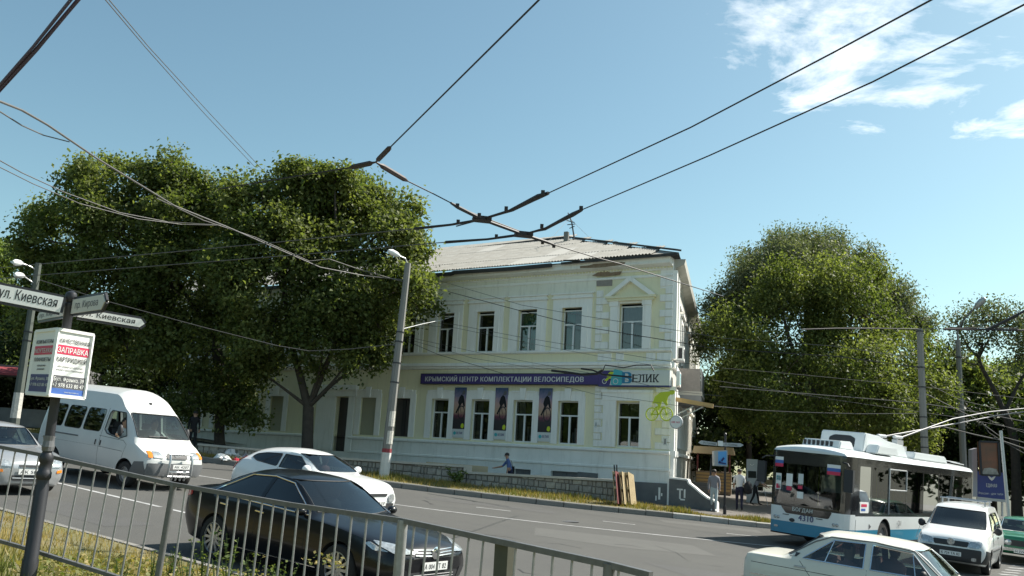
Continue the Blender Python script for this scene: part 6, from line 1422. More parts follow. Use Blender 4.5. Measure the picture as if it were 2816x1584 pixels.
# right-hand poles
base = Vector(at(2545, 1250, 38.3)); base.z = road(base.x, base.y) + .17; top = at(2529, 905, 38.3); t, v = pole('trolley_pole_post', 'grey concrete post carrying trolley span wires behind the trolleybus', base, top, .175, .14, cat='pole')
for f in (.985, .80, .70, .55, .45, .40): b = MB(); b.tube([v * f, v * (f + .006)], .18, 8); b.build('cable_clamp', 'metal_dark', t)
base = Vector((23.95, 46, road(23.95, 46) + .17)); top = at(2634, 935, 46); t, v = pole('lamp_post', 'tall concrete lamp post with curved arm right of the trolleybus post', base, top, .20, .13, cat='lamp post')
p = [at(2634, 938, 46), at(2633, 912, 46), at(2645, 885, 45.8), at(2672, 855, 45.4), at(2680, 848, 45.3)]
b = MB(); b.tube([q - base for q in p], .05, 6); b.build('lamp_arm', 'metal_grey', t); lamp_head(t, p[-1] - base, at(2700, 828, 45) - p[-1], .75, .17, 'metal_light')
for f in (.9, .75, .6, .5): b = MB(); b.tube([v * f, v * (f + .006)], .2, 8); b.build('cable_clamp', 'metal_dark', t)
base = Vector(at(2779, 1440, 34)); base.z = road(base.x, base.y) + .1; top = at(2752, 1184, 34); t, v = pole('thin_pole', 'thin pale metal pole leaning left in front of the blue hoarding', base, top, .065, .06, 'metal_light', cat='pole')

# ================================================================== hoardings at the right
Yb = 41.0
def board(name, label, quad, mname, th=.06, cat='billboard', frame=None):
    p0, p1, p2, p3 = [at(*q, Yb) for q in quad]; t = thing(name, label, cat, p0); b = MB(); off = Vector((0, th, 0))
    vs = [Vector((0, 0, 0)), p1 - p0, p2 - p0, p3 - p0]; b.add(vs + [q + off for q in vs], [(0, 1, 2, 3), (7, 6, 5, 4), (0, 4, 5, 1), (1, 5, 6, 2), (2, 6, 7, 3), (3, 7, 4, 0)]); b.build('panel', mname, t)
    if frame:
        b = MB(); nn = Vector((0, -.03, 0))
        for a_, c_ in zip(vs, vs[1:] + vs[:1]): b.bar(a_ + nn, c_ + nn, .05, .09)
        b.build('frame', frame, t)
    return t, p0
mat('poster_orange', (0.22, 0.09, 0.05), .5, noise=.9, nscale=2.2, col2=(0.10, 0.075, 0.05)); mat('hoarding_blue', (0.035, 0.05, 0.19), .5, noise=.4, nscale=1.2, col2=(.05, .07, .22)); mat('hoarding_grey', (0.30, 0.30, 0.33), .6)
t, p0 = board('orange_poster_box', 'dark orange framed poster box high on the thin pole', ((2698, 1306), (2749, 1308), (2744, 1216), (2692, 1214)), 'poster_orange', .16, frame='metal_dark')
b = MB(); f_ = lambda px, py: at(px, py, Yb - .02) - p0
b.add([f_(2699, 1304), f_(2748, 1306), f_(2740, 1290), (f_(2722, 1286)), f_(2706, 1288)], [(0, 1, 2, 3, 4)]); b.build('poster_foreground', 'stone_block', t, recalc=False)
Yb = 42.0
t, p0 = board('blue_hoarding', 'dark blue hoarding with white emblem and lettering under the poster box', ((2686, 1366), (2764, 1374), (2760, 1300), (2684, 1296)), 'hoarding_blue', .1)
w_ = at(2764, 1340, Yb) - at(2686, 1336, Yb); rzz = 0
text('ЕДИНАЯ', .16, 'letter_pale', t, tuple(at(2727, 1336, Yb - .02) - p0), width=.5, bold=.02); text('Россия - для тебя', .1, 'letter_pale', t, tuple(at(2725, 1358, Yb - .02) - p0), width=1.15)
b = MB(); c_ = at(2727, 1314, Yb - .02) - p0; b.prism([(c_.x - .22, c_.z + .12), (c_.x - .1, c_.z + .06), (c_.x, c_.z), (c_.x + .1, c_.z + .06), (c_.x + .22, c_.z + .12), (c_.x + .1, c_.z - .06), (c_.x, c_.z - .14), (c_.x - .1, c_.z - .06)], c_.y - .004, c_.y, lambda u, v, q: (u, q, v)); b.build('emblem', 'letter_pale', t)
b = MB(); 
for px in (2690, 2756): b.tube([at(px, 1368, Yb + .1) - p0, at(px, 1420, Yb + .1) - p0], .05, 6)
b.bar(at(2686, 1370, Yb - .03) - p0, at(2766, 1378, Yb - .03) - p0, .08, .12); b.build('legs', 'metal_light', t)
Yb = 41.5
t, p0 = board('grey_panel', 'narrow grey upright panel with pale edge left of the blue hoarding', ((2674, 1366), (2688, 1366), (2687, 1232), (2672, 1236)), 'hoarding_grey', .3, 'panel')

# ================================================================== near street-name post on the left
Ys = 8.9
base = Vector(at(66, 1590, Ys)); zb_ = bank_z(base.x, base.y); 
tp = at(197, 806, Ys)
base = Vector((tp.x, tp.y, zb_)); Hh = tp.z - zb_
sp_ = thing('street_name_post', 'dark ribbed metal post with ball top carrying street-name arrows at left', 'sign post', base)
b = MB(); b.lathe([(.075, 0), (.075, .25), (.066, .27), (.066, .95), (.058, .97), (.058, 1.02)], 20); b.build('foot', 'metal_dark', sp_, smooth=40)
b = MB(); b.lathe([(.058, 1.02), (.07, 1.04), (.07, 1.09), (.058, 1.11), (.052, 1.18), (.064, 1.2), (.064, 1.25), (.05, 1.28)], 20); b.build('collar', 'metal_dark', sp_, smooth=40)
b = MB(); b.lathe([(.046, 1.28), (.044, Hh - .16), (.05, Hh - .15), (.05, Hh - .11), (.035, Hh - .10), (.05, Hh - .08), (.06, Hh - .04), (.05, Hh), (.02, Hh + .02), (.002, Hh + .025)], 20); b.build('shaft', 'metal_dark', sp_, smooth=40)
b = MB(); b.lathe([(.05, 1.30), (.058, 1.34), (.05, 1.40), (.054, 1.45)], 12, close=False); b.v = [(x * random.uniform(.95, 1.15), y * random.uniform(.95, 1.1), z) for x, y, z in b.v]; b.build('torn_tape', 'metal_grey', sp_)
def arrow_sign(name, label, quad, Yl, Yr, mname, txt, tmat, point='r', tw=.8, th=.13, wt=.045):
    """name plate running from depth Yl (left) to Yr (right); quad = left-top, right-top, right-bottom, left-bottom pixels"""
    A, B_, C_, D_ = at(*quad[0], Yl), at(*quad[1], Yr), at(*quad[2], Yr), at(*quad[3], Yl)
    ctr = (A + B_ + C_ + D_) / 4; dx_ = ((B_ - A) + (C_ - D_)).normalized(); L = ((B_ - A).length + (C_ - D_).length) / 2; hgt = ((A - D_).length + (B_ - C_).length) / 2
    rz = math.atan2(dx_.y, dx_.x); t = thing(name, label, 'street sign', ctr, rz)
    ry = -math.asin(max(-.3, min(.3, dx_.z))); t.rotation_euler = (0, ry, rz)
    h = hgt / 2; l = L / 2; tip = h * .95
    poly = [(-l, -h), (l, -h), (l, h), (-l, h)]
    if point == 'r': poly = [(-l, -h), (l - tip, -h), (l, 0), (l - tip, h), (-l, h)]
    if point == 'l': poly = [(-l, 0), (-l + tip, -h), (l, -h), (l, h), (-l + tip, h)]
    b = MB(); b.prism(poly, -.02, .02, lambda u, v, q: (u, q, v)); b.build('plate', mname, t)
    cen = (0, 0); inner = [(u * .985, v * .86) for u, v in poly]
    b = MB()
    for (u, v), (u2, v2) in zip(poly, poly[1:] + poly[:1]): b.bar((u, 0, v), (u2, 0, v2), .052, .022, up=(0, 1, 0))
    b.build('rim', 'metal_dark', t)
    text(txt, hgt * th, tmat, t, (tw[0] * L if isinstance(tw, tuple) else 0, -.0215, 0), width=L * (tw[1] if isinstance(tw, tuple) else tw), bold=.02)
    return t
arrow_sign('street_name_arrow', 'white street-name plate ул. Киевская running out of the left edge', ((-34, 778), (173, 818), (166, 861), (-36, 820)), 8.5, 8.82, 'sign_white', 'ул. Киевская', 'sign_black', 'n', (.045, .78), .66)
arrow_sign('street_name_arrow', 'white arrow plate Киевская pointing right, lowest of the right-hand plates', ((215, 850), (404, 880), (390, 902), (215, 870)), 8.95, 9.25, 'sign_white', 'ул. Киевская', 'sign_black', 'r', (-.05, .80), .64)
arrow_sign('street_name_arrow', 'cream arrow plate пр. Кирова pointing right just beside the post', ((204, 824), (296, 810), (291, 850), (202, 864)), 8.86, 8.2, 'sign_cream', 'пр. Кирова', 'ink_grey', 'r', (-.04, .70), .50)
arrow_sign('street_name_arrow', 'cream arrow plate pointing left behind the post, mostly hidden', ((106, 862), (180, 845), (178, 868), (110, 882)), 9.9, 9.05, 'sign_cream', 'пр. Кирова', 'ink_grey', 'l', (.0, .8), .55)
# box of advertisements round the post: left face in shade, right face towards the sun
a0, a1, a2 = at(100, 908, 9.15), at(160, 905, 8.62), at(257, 930, 8.95); c0, c1, c2 = at(74, 1082, 9.15), at(132, 1086, 8.62), at(230, 1096, 8.95)
a0 = a1 + (c0 - c1) + Vector((0, 0, .0)); a2 = a1 + (c2 - c1)
bx = thing('advert_box', 'white four-sided advertisement box round the street-name post', 'advert box', c1); o_ = c1
back_t = a0 + a2 - a1; back_b = c0 + c2 - c1
b = MB(); T = [q - o_ for q in (a0, a1, a2, back_t)]; Bq = [q - o_ for q in (c0, c1, c2, back_b)]
b.add(Bq + T, [(0, 1, 2, 3), (7, 6, 5, 4), (0, 4, 5, 1), (1, 5, 6, 2), (2, 6, 7, 3), (3, 7, 4, 0)]); b.build('housing', 'sign_white', bx)
b = MB()
for q, w in list(zip(Bq, Bq[1:] + Bq[:1])) + list(zip(T, T[1:] + T[:1])) + list(zip(Bq, T)): b.bar(q, w, .03, .03)
b.build('edge_frame', 'sign_white', bx)
def facecoord(P00, P10, P01):
    ex = (P10 - P00); ez = (P01 - P00); nn = ex.cross(ez).normalized(); 
    if nn.y > 0: nn = -nn
    return ex, ez, nn
def advert(P00, P10, P01, lines, bands, txt_scale=1.0):
    ex, ez, nn = facecoord(P00, P10, P01); W_, H_ = ex.length, ez.length
    exn = ex.normalized(); 
    rot = Matrix((exn, (ez - exn * ez.dot(exn)).normalized(), nn if exn.cross(ez).dot(nn) > 0 else -nn)).transposed()
    for (u0, u1, v0, v1, m_) in bands:
        b = MB(); b.add([P00 + ex * u + ez * v + nn * .003 for u, v in ((u0, v0), (u1, v0), (u1, v1), (u0, v1))], [(0, 1, 2, 3)]); b.build('print_band', m_, bx, recalc=False)
    for (s_, u, v, wf, hf, m_) in lines:
        tt = text(s_, H_ * hf, m_, bx, tuple(P00 + ex * u + ez * v + nn * .006), rot=rot.to_euler(), width=W_ * wf, bold=.02, name='print')
Lr = [('КАЧЕСТВЕННАЯ', .52, .84, .84, .068, 'sign_black'), ('ЗАПРАВКА', .50, .70, .86, .085, 'sign_white'), ('КАРТРИДЖЕЙ', .50, .56, .84, .075, 'sign_black'), ('Мы ездим по адресам', .5, .45, .7, .025, 'ink_grey'), ('вызов и восстановление', .5, .40, .76, .025, 'ink_grey'), ('Бул. Франко, 39', .5, .25, .84, .062, 'sign_white'), ('+7 978 633 80 47', .5, .165, .88, .062, 'sign_white'), ('www.kartridzh.ru', .62, .065, .4, .022, 'sign_white_dull')]
Br = [(.04, .96, .635, .775, 'sign_red'), (.04, .96, .115, .31, 'ink_grey'), (.04, .96, .03, .115, 'sign_midblue')]
advert(c1 - o_, c2 - o_, a1 - o_, Lr, Br)
Ll = [('КОМПЬЮТЕРЫ', .5, .82, .78, .06, 'ink_grey'), ('НОУТБУКИ', .5, .68, .80, .075, 'sign_white_dull'), ('ПЛАНШЕТЫ', .5, .54, .74, .06, 'ink_grey'), ('продажа', .5, .44, .38, .03, 'ink_grey'), ('ремонт', .5, .385, .34, .03, 'ink_grey'), ('Бул. Франко, 39', .5, .24, .86, .05, 'sign_white_dull'), ('+7 978 633 80 47', .5, .15, .86, .05, 'sign_white_dull')]
advert(c0 - o_, c1 - o_, a0 - o_, Ll, [(.06, .94, .615, .755, 'sign_red'), (.06, .94, .04, .31, 'sign_navy')])

# ================================================================== distant street-name post by the corner
base = Vector((8.75, 34.9, verge_far_z(8.75, 34.9))); sq = thing('street_name_post', 'dark thin post with blue box sign and arrow plates before the corner', 'sign post', base)
zt_ = at(1979, 1196, 34.9).z - base.z; b = MB(); b.lathe([(.07, 0), (.06, .3), (.045, .35), (.045, zt_), (.06, zt_ + .04), (.01, zt_ + .1)], 10); b.build('shaft', 'metal_dark', sq)
Yq = 34.7; f_ = lambda px, py, d=0: at(px, py, Yq + d) - base
def plate2(quadpx, mname, name, th=.05, d=0, parent=sq):
    b = MB(); vs = [f_(*q, d) for q in quadpx]; n = len(vs); off_ = Vector((0, th, 0)); b.add(vs + [v_ + off_ for v_ in vs], [tuple(range(n)), tuple(range(2 * n - 1, n - 1, -1))] + [(i, i + n, (i + 1) % n + n, (i + 1) % n) for i in range(n)]); return b.build(name, mname, parent)
plate2([(1921, 1217), (1929, 1211), (1972, 1217), (1972, 1226), (1929, 1222)], 'metal_light', 'arrow_plate'); plate2([(1988, 1217), (2037, 1219), (2045, 1224), (2037, 1229), (1988, 1227)], 'metal_light', 'arrow_plate')
text('ул. Пушкина', .09, 'ink_grey', sq, tuple(f_(1951, 1219, -.01)), rot=(R(90), R(4), 0), width=.5); text('ул. Козлова', .09, 'ink_grey', sq, tuple(f_(2010, 1223, -.01)), rot=(R(90), R(2), 0), width=.5)
plate2([(1975, 1212), (1988, 1213), (1988, 1227), (1975, 1226)], 'sign_white', 'hub_plate', .06, -.03)
plate2([(1964, 1240), (2001, 1238), (2001, 1283), (1965, 1281)], 'metal_light', 'light_box', .35, -.1); plate2([(1975, 1242), (1998, 1242), (1998, 1278), (1975, 1277)], 'hoarding_light', 'poster_print', .004, -.112) if 'hoarding_light' in M else None
mat('hoarding_light', (0.12, 0.38, 0.75), .4); plate2([(1975, 1242), (1998, 1241), (1998, 1279), (1975, 1277)], 'hoarding_light', 'poster_print', .004, -.112)
b = MB(); b.bar(f_(1984, 1268, -.13), f_(1991, 1259, -.13), .02, .07); b.bar(f_(1976, 1272, -.13), f_(1996, 1275, -.13), .02, .05); b.bar(f_(1978, 1268, -.13), f_(1981, 1272, -.13), .02, .06); b.build('poster_figure', 'sign_navy', sq)

# ================================================================== railing in the foreground
RAIL = [(-170, 1196, 10.1), (0, 1229, 9.55), (122, 1252, 9.15), (300, 1292, 8.65), (478, 1332, 8.2), (800, 1388, 7.15), (1108, 1432, 6.3), (1380, 1490, 5.65), (1676, 1553, 5.05), (1790, 1582, 4.85)]
rp = [at(*q) for q in RAIL]
rl = thing('railing', 'grey tubular pedestrian railing crossing the foreground', 'railing', (rp[4].x, rp[4].y, bank_z(rp[4].x, rp[4].y))); ro = Vector(rl.location)
def rail_pt(px):
    for q, w in zip(RAIL, RAIL[1:]):
        if q[0] <= px <= w[0]:
            f = (px - q[0]) / (w[0] - q[0]); p0, p1 = at(*q), at(*w); d0, d1 = q[2], w[2]
            py = q[1] + (w[1] - q[1]) * f
            # depth varies so that the rail stays straight in space
            Yv = 1 / ((1 - f) / d0 + f / d1); return at(px, py, Yv), (p1 - p0).normalized()
RH = .93
for i, (p, q) in enumerate(zip(rp, rp[1:])):
    b = MB(); b.bar(p - ro, q - ro, .038, .036); b.build('top_rail', 'fence_paint', rl)
dn = [p + Vector((0, 0, -RH)) for p in rp]
for i, (p, q) in enumerate(zip(dn, dn[1:])):
    if i in (2, 3): q = p + (q - p) * (1 if i == 2 else .42)
    if i == 4 or i == 3 and False: continue
    b = MB(); b.bar(p - ro, q - ro, .04, .035); b.build('bottom_rail', 'fence_paint', rl)
bars = [-140, -110, -78, -50, -20, 10, 43, 75, 108, 147, 186, 225, 264, 304, 345, 385, 428] + [511, 553, 600, 627, 657, 688, 722, 753, 786, 820, 854, 890, 930, 968, 1009, 1052, 1096] + [1140, 1176, 1212, 1250, 1290, 1330, 1419, 1470, 1521, 1574, 1629, 1702, 1755]
barmesh = None
for px in bars:
    p, d = rail_pt(px); up = Vector((-d.x * d.z, -d.y * d.z, 1)).normalized()
    b = MB(); q = p - up * RH
    b.tube([Vector((0, 0, 0)), (q - p)], .0085, 6); o = b.build('bar', 'fence_bar', rl); o.location = p - ro - up * .01
for px, mname, w in ((478, 'fence_paint', .03), (1108, 'fence_bar', .036), (1676, 'fence_paint', .034), (-60, 'fence_paint', .03)):
    p, d = rail_pt(px); up = Vector((-d.x * d.z * .8, -d.y * d.z * .8, 1)).normalized(); b = MB(); b.tube([p - ro + up * .005, p - ro - up * 1.6], w, 12); b.build('post', mname, rl, smooth=50)
p, d = rail_pt(1377); b = MB(); c_ = p - ro + Vector((.02, .06, -.02)); dd = Vector((d.x, d.y, 0)).normalized(); nn = Vector((-dd.y, dd.x, 0))
b.obox(c_ - Vector((0, 0, .8)) - dd * .03, dd * .028, nn * .02, (0, 0, .8)); b.obox(c_ - Vector((0, 0, .8)) + dd * .035, dd * .03, nn * .03, (0, 0, .8)); b.build('channel_post', 'fence_post_olive', rl)

# ================================================================== overhead wires
def wire(name, label, pts, r, mname='wire_black', group='overhead wires', parts=None, cat='wire'):
    P = [Vector(p) for p in pts]; o = P[0].copy(); b = MB(); b.tube([p - o for p in P], r, 6, caps=True); w = b.build(name, mname); w.location = o; tag(w, label, cat, group); return w
def pw(*q): return [at(*p) for p in q]
def pz(z, *q): return [atz(px, py, z) for px, py in q]
TZ = 6.6
sw = thing('wire_crossing', 'black trolley wire crossing hanging above the street', 'wire crossing', atz(1325, 603, TZ)); so = Vector(sw.location)
def arm(pts, r, name='guide_bar', m_='wire_black', parent=sw, org=so):
    b = MB(); b.tube([p - org for p in pts], r, 6); return b.build(name, m_, parent)
arm(pz(TZ, (1508, 531), (1480, 541), (1400, 580), (1325, 603), (1240, 618), (1140, 629)), [.028, .045, .024, .022, .022, .028]); arm(pz(TZ, (1600, 577), (1575, 590), (1500, 628), (1440, 645), (1340, 658), (1226, 666)), [.026, .04, .022, .022, .022, .03])
arm(pz(TZ + .05, (1488, 543), (1410, 580), (1345, 598), (1255, 622)), .012); arm(pz(TZ + .05, (1580, 590), (1500, 632), (1455, 640), (1370, 652)), .012)
arm(pz(TZ, (1240, 558), (1260, 570), (1325, 603), (1440, 645), (1502, 665), (1523, 673)), [.02, .034, .03, .03, .03, .02]); arm(pz(TZ + .05, (1250, 566), (1330, 598), (1440, 640), (1520, 672)), .012)
for q in ((1325, 603), (1440, 645)):
    b = MB(); c_ = atz(*q, TZ) - so; b.obox(c_, (.16, .03, 0), (-.02, .12, 0), (0, 0, .035)); b.build('frog_plate', 'wire_black', sw)
for q in ((1258, 566), (1260, 610), (1318, 592), (1392, 574), (1365, 650), (1490, 622), (1523, 676), (1493, 530), (1598, 573), (1492, 666)):
    b = MB(); c_ = atz(*q, TZ) - so; b.obox(c_, (.03, 0, 0), (0, .03, 0), (0, 0, .035)); b.build('clamp', 'wire_black', sw)
wire('trolley_wire', 'trolley wire running from the crossing to the top edge, upper of the pair', pz(TZ, (1508, 531), (1900, 350), (2300, 140), (2620, -32)), .009)
wire('trolley_wire', 'trolley wire running from the crossing to the right edge, lower of the pair', pz(TZ, (1600, 577), (1950, 428), (2400, 225), (2900, -30)), .009)
wire('trolley_wire', 'trolley wire passing before the left trees, upper of the pair', pz(TZ, (1140, 629), (700, 672), (100, 727), (-100, 745)), .01, 'wire_grey')
wire('trolley_wire', 'trolley wire passing before the left trees, lower of the pair', pz(TZ, (1226, 666), (800, 702), (100, 757), (-100, 775)), .01, 'wire_grey')
wire('span_wire', 'cable from the crossing down across the roof and facade to the right', pz(TZ, (1523, 673), (1631, 706), (1704, 725), (1865, 776)) + [at(1990, 815, 30)], .012)
wy_ = thing('span_insulator', 'three-armed dark insulator joining span wires in the sky', 'insulator', atz(1033, 446, TZ + .3)); wo_ = Vector(wy_.location)
for q in ((1074, 404), (962, 461), (1121, 498)):
    a_ = atz(1033, 446, TZ + .3); e2 = atz(*q, TZ + .3); arm([a_, a_ + (e2 - a_) * .12, a_ + (e2 - a_) * .2, a_ + (e2 - a_) * .88, e2], [.012, .02, .042, .042, .015], 'insulator_rod', 'insulator', wy_, wo_)
wire('span_wire', 'dark cable rising from the insulator to the top edge', pz(TZ + .3, (1074, 404), (1290, 190), (1500, -18)), .011)
wire('span_wire', 'cable from the insulator down to the wire crossing', pz(TZ + .3, (1121, 498), (1190, 532)) + [atz(1240, 558, TZ)], .011)
wire('span_wire', 'cable from the insulator leftwards into the left tree', pz(TZ + .3, (962, 461), (880, 474), (690, 505), (600, 520)), .011)
bd = thing('cable_bundle', 'thick violet cable bundle crossing the top left corner', 'cable bundle', atz(-40, 285, 7.6)); bo_ = Vector(bd.location)
for (x0, y0, x1, y1, r_) in ((-40, 285, 240, -30, .026), (-40, 278, 218, -30, .022), (-40, 296, 236, -22, .013)): arm(pz(7.6, (x0, y0), ((x0 + x1) / 2 + 3, (y0 + y1) / 2 + 4), (x1, y1)), r_, 'cable', 'cable_violet', bd, bo_)
wire('thin_wire', 'thin pale wire sloping from the top edge to the left tree, left of a pair', pw((282, -10, 16), (400, 130, 22), (560, 310, 30), (700, 458, 38)), .012, 'wire_grey'); wire('thin_wire', 'thin pale wire sloping from the top edge to the left tree, right of a pair', pw((292, -10, 16), (410, 130, 22), (575, 310, 30), (725, 470, 38)), .012, 'wire_grey')
wire('hanging_cable', 'twisted cable sagging from the left edge to the concrete lamp post', pw((-30, 268, 13), (0, 279, 13.6), (60, 303, 15), (130, 343, 16.5), (270, 438, 20), (480, 566, 25), (620, 622, 28), (760, 683, 31), (880, 735, 33), (1000, 758, 34.5), (1112, 770, 35.2)), .022, 'wire_grey'); wire('hanging_cable', 'second cable sagging beside the twisted one to the lamp post', pw((430, 545, 24), (560, 606, 27), (700, 652, 30), (850, 718, 32.5), (905, 712, 33), (980, 738, 34), (1112, 776, 35.2)), .014, 'wire_grey')
wire('hanging_cable', 'loose cable loop joining the twisted cable near the left edge', pw((-30, 290, 14), (0, 307, 14.6), (60, 345, 15.6), (120, 372, 16.8), (190, 390, 18)), .013, 'wire_grey')
wire('hanging_cable', 'pale cable across the left tree top, upper of two', pw((-30, 425, 20), (60, 475, 22), (180, 530, 24), (330, 585, 26), (460, 610, 27.5), (620, 620, 28.5)), .014, 'wire_grey'); wire('hanging_cable', 'pale cable across the left tree top, lower of two', pw((-30, 445, 20), (90, 505, 22), (220, 560, 24), (380, 602, 26), (500, 617, 27.5), (620, 620, 28.5)), .012, 'wire_grey')
wire('hanging_cable', 'cable from left lamp post dipping before the trees', pw((110, 770, 34), (300, 830, 34), (560, 900, 34.5), (760, 950, 35), (850, 965, 35.2), (960, 960, 35.2), (1100, 945, 35.2)), .016, 'wire_grey')
wire('service_cable', 'pale cable from the lamp post up to the first upper window', [at(1105, 905, 35.2), at(1165, 890, 38), at(1215, 880, 42), at(1252, 868, 43.6)], .014, 'lamp_white')
fx = lambda px, py, d=0.9: on_pix(px, py, d)
def on_pix(px, py, dist):
    """a point on the picture ray, dist metres in front of the facade"""
    nn = Vector((-math.sin(-BANG), -math.cos(-BANG), 0)); d = ray(px, py); c0 = BC + nn * dist; tt = (c0 - EYE).dot(nn) / d.dot(nn); return EYE + d * tt
for k, (pts, r_) in enumerate((([(1175, 762), (1435, 839), (1607, 869), (1851, 907), (1990, 930), (2300, 952), (2520, 985)], .011), ([(1180, 788), (1414, 850), (1603, 898), (1841, 937), (1960, 958), (2302, 980), (2530, 1010)], .016),
        ([(1116, 880), (1254, 893), (1420, 925), (1620, 958), (1845, 995), (1980, 1010)], .010), ([(1116, 890), (1254, 902), (1420, 937), (1620, 975), (1840, 1012)], .008), ([(1113, 935), (1205, 975), (1310, 1005), (1395, 1031)], .012), ([(1113, 930), (1300, 985), (1480, 1014), (1620, 1035)], .009), ([(1113, 925), (1340, 975), (1560, 1015), (1700, 1040), (1850, 1075), (1990, 1090)], .009),
        ([(1520, 1055), (1640, 1085), (1760, 1100), (1860, 1115), (1955, 1117)], .008))):
    wire('service_cable', ['thin cable slanting over the upper facade, topmost', 'dark cable slanting over the upper facade windows', 'thin cable below the upper windows, upper one', 'thin cable below the upper windows, lower one', 'dark short cable ending at the purple sign', 'thin cable ending above the purple sign middle', 'thin cable passing over the white sign', 'thin cable over the ground-floor corner window'][k], [on_pix(px, py, 3.0) for px, py in pts], r_, 'wire_grey' if k not in (1, 4) else 'wire_black')
sf = thing('wire_fitting', 'black trolley wire fitting hanging before the sign corner', 'wire fitting', on_pix(1590, 1030, 6)); sfo = Vector(sf.location)
def fit_bar(pts, r_): 
    b = MB(); b.tube([on_pix(px, py, 6) - sfo for px, py in pts], r_, 6); b.build('guide_bar', 'wire_black', sf)
fit_bar([(1517, 1019), (1560, 1024), (1600, 1030), (1640, 1028), (1658, 1018)], .05); fit_bar([(1598, 1014), (1630, 1018), (1660, 1030), (1737, 1037)], .035); fit_bar([(1658, 1020), (1664, 1004), (1715, 1011), (1750, 1004), (1790, 1004), (1798, 1020)], .022)
for k, (pts, Y0, r_) in enumerate((([(1979, 1063), (2208, 1082), (2521, 1107), (2640, 1125), (2850, 1165)], 39, .018), ([(1955, 1116), (2080, 1128), (2208, 1134), (2370, 1138), (2521, 1137)], 39, .018), ([(1985, 1012), (2200, 1030), (2525, 1062), (2850, 1100)], 39, .010), ([(1960, 1045), (2300, 1100), (2650, 1150), (2850, 1190)], 40, .010), ([(2540, 1080), (2680, 1150), (2750, 1200), (2850, 1225)], 41, .02), ([(2560, 1165), (2680, 1195), (2750, 1210), (2850, 1245)], 41, .03), ([(2640, 1110), (2740, 1165), (2850, 1200)], 43, .012), ([(2560, 1060), (2640, 1100), (2850, 1150)], 42, .012), ([(2700, 1160), (2720, 1190), (2760, 1215), (2850, 1265)], 41, .014))):
    wire('service_cable', ['cable before the right tree, upper heavy one', 'cable before the right tree, lowest wavy one', 'thin cable high before the right tree', 'thin cable slanting before the right tree', 'cable fanning from the right post, steepest', 'thick cable tangle near the thin pole', 'thin cable behind the lamp post arm', 'thin cable under the right trolley arm', 'loose cable above the poster box'][k], [at(px, py, Y0) for px, py in pts], r_, 'wire_grey')
ra = thing('trolley_span_arm', 'black trolley span fitting near the right post top', 'wire fitting', at(2700, 906, 38)); rao = Vector(ra.location)
for pts, r_ in (([(2595, 905), (2700, 906), (2805, 908), (2850, 909)], .05), ([(2713, 908), (2760, 885), (2808, 860), (2850, 838)], .06), ([(2700, 920), (2750, 893), (2800, 868)], .03), ([(2600, 902), (2700, 901), (2800, 903)], .02)):
    b = MB(); b.tube([at(px, py, 38) - rao for px, py in pts], r_, 6); b.build('guide_bar', 'wire_black', ra)
wire('span_wire', 'span wire from the right post to the trolley fitting', [at(2530, 904, 38.3), at(2600, 905, 38)], .015, 'wire_grey'); wire('span_wire', 'dark span wire crossing before the right tree to the post', pw((2205, 906, 37.2), (2300, 903, 37.6), (2400, 903, 38), (2528, 905, 38.3)), .03)
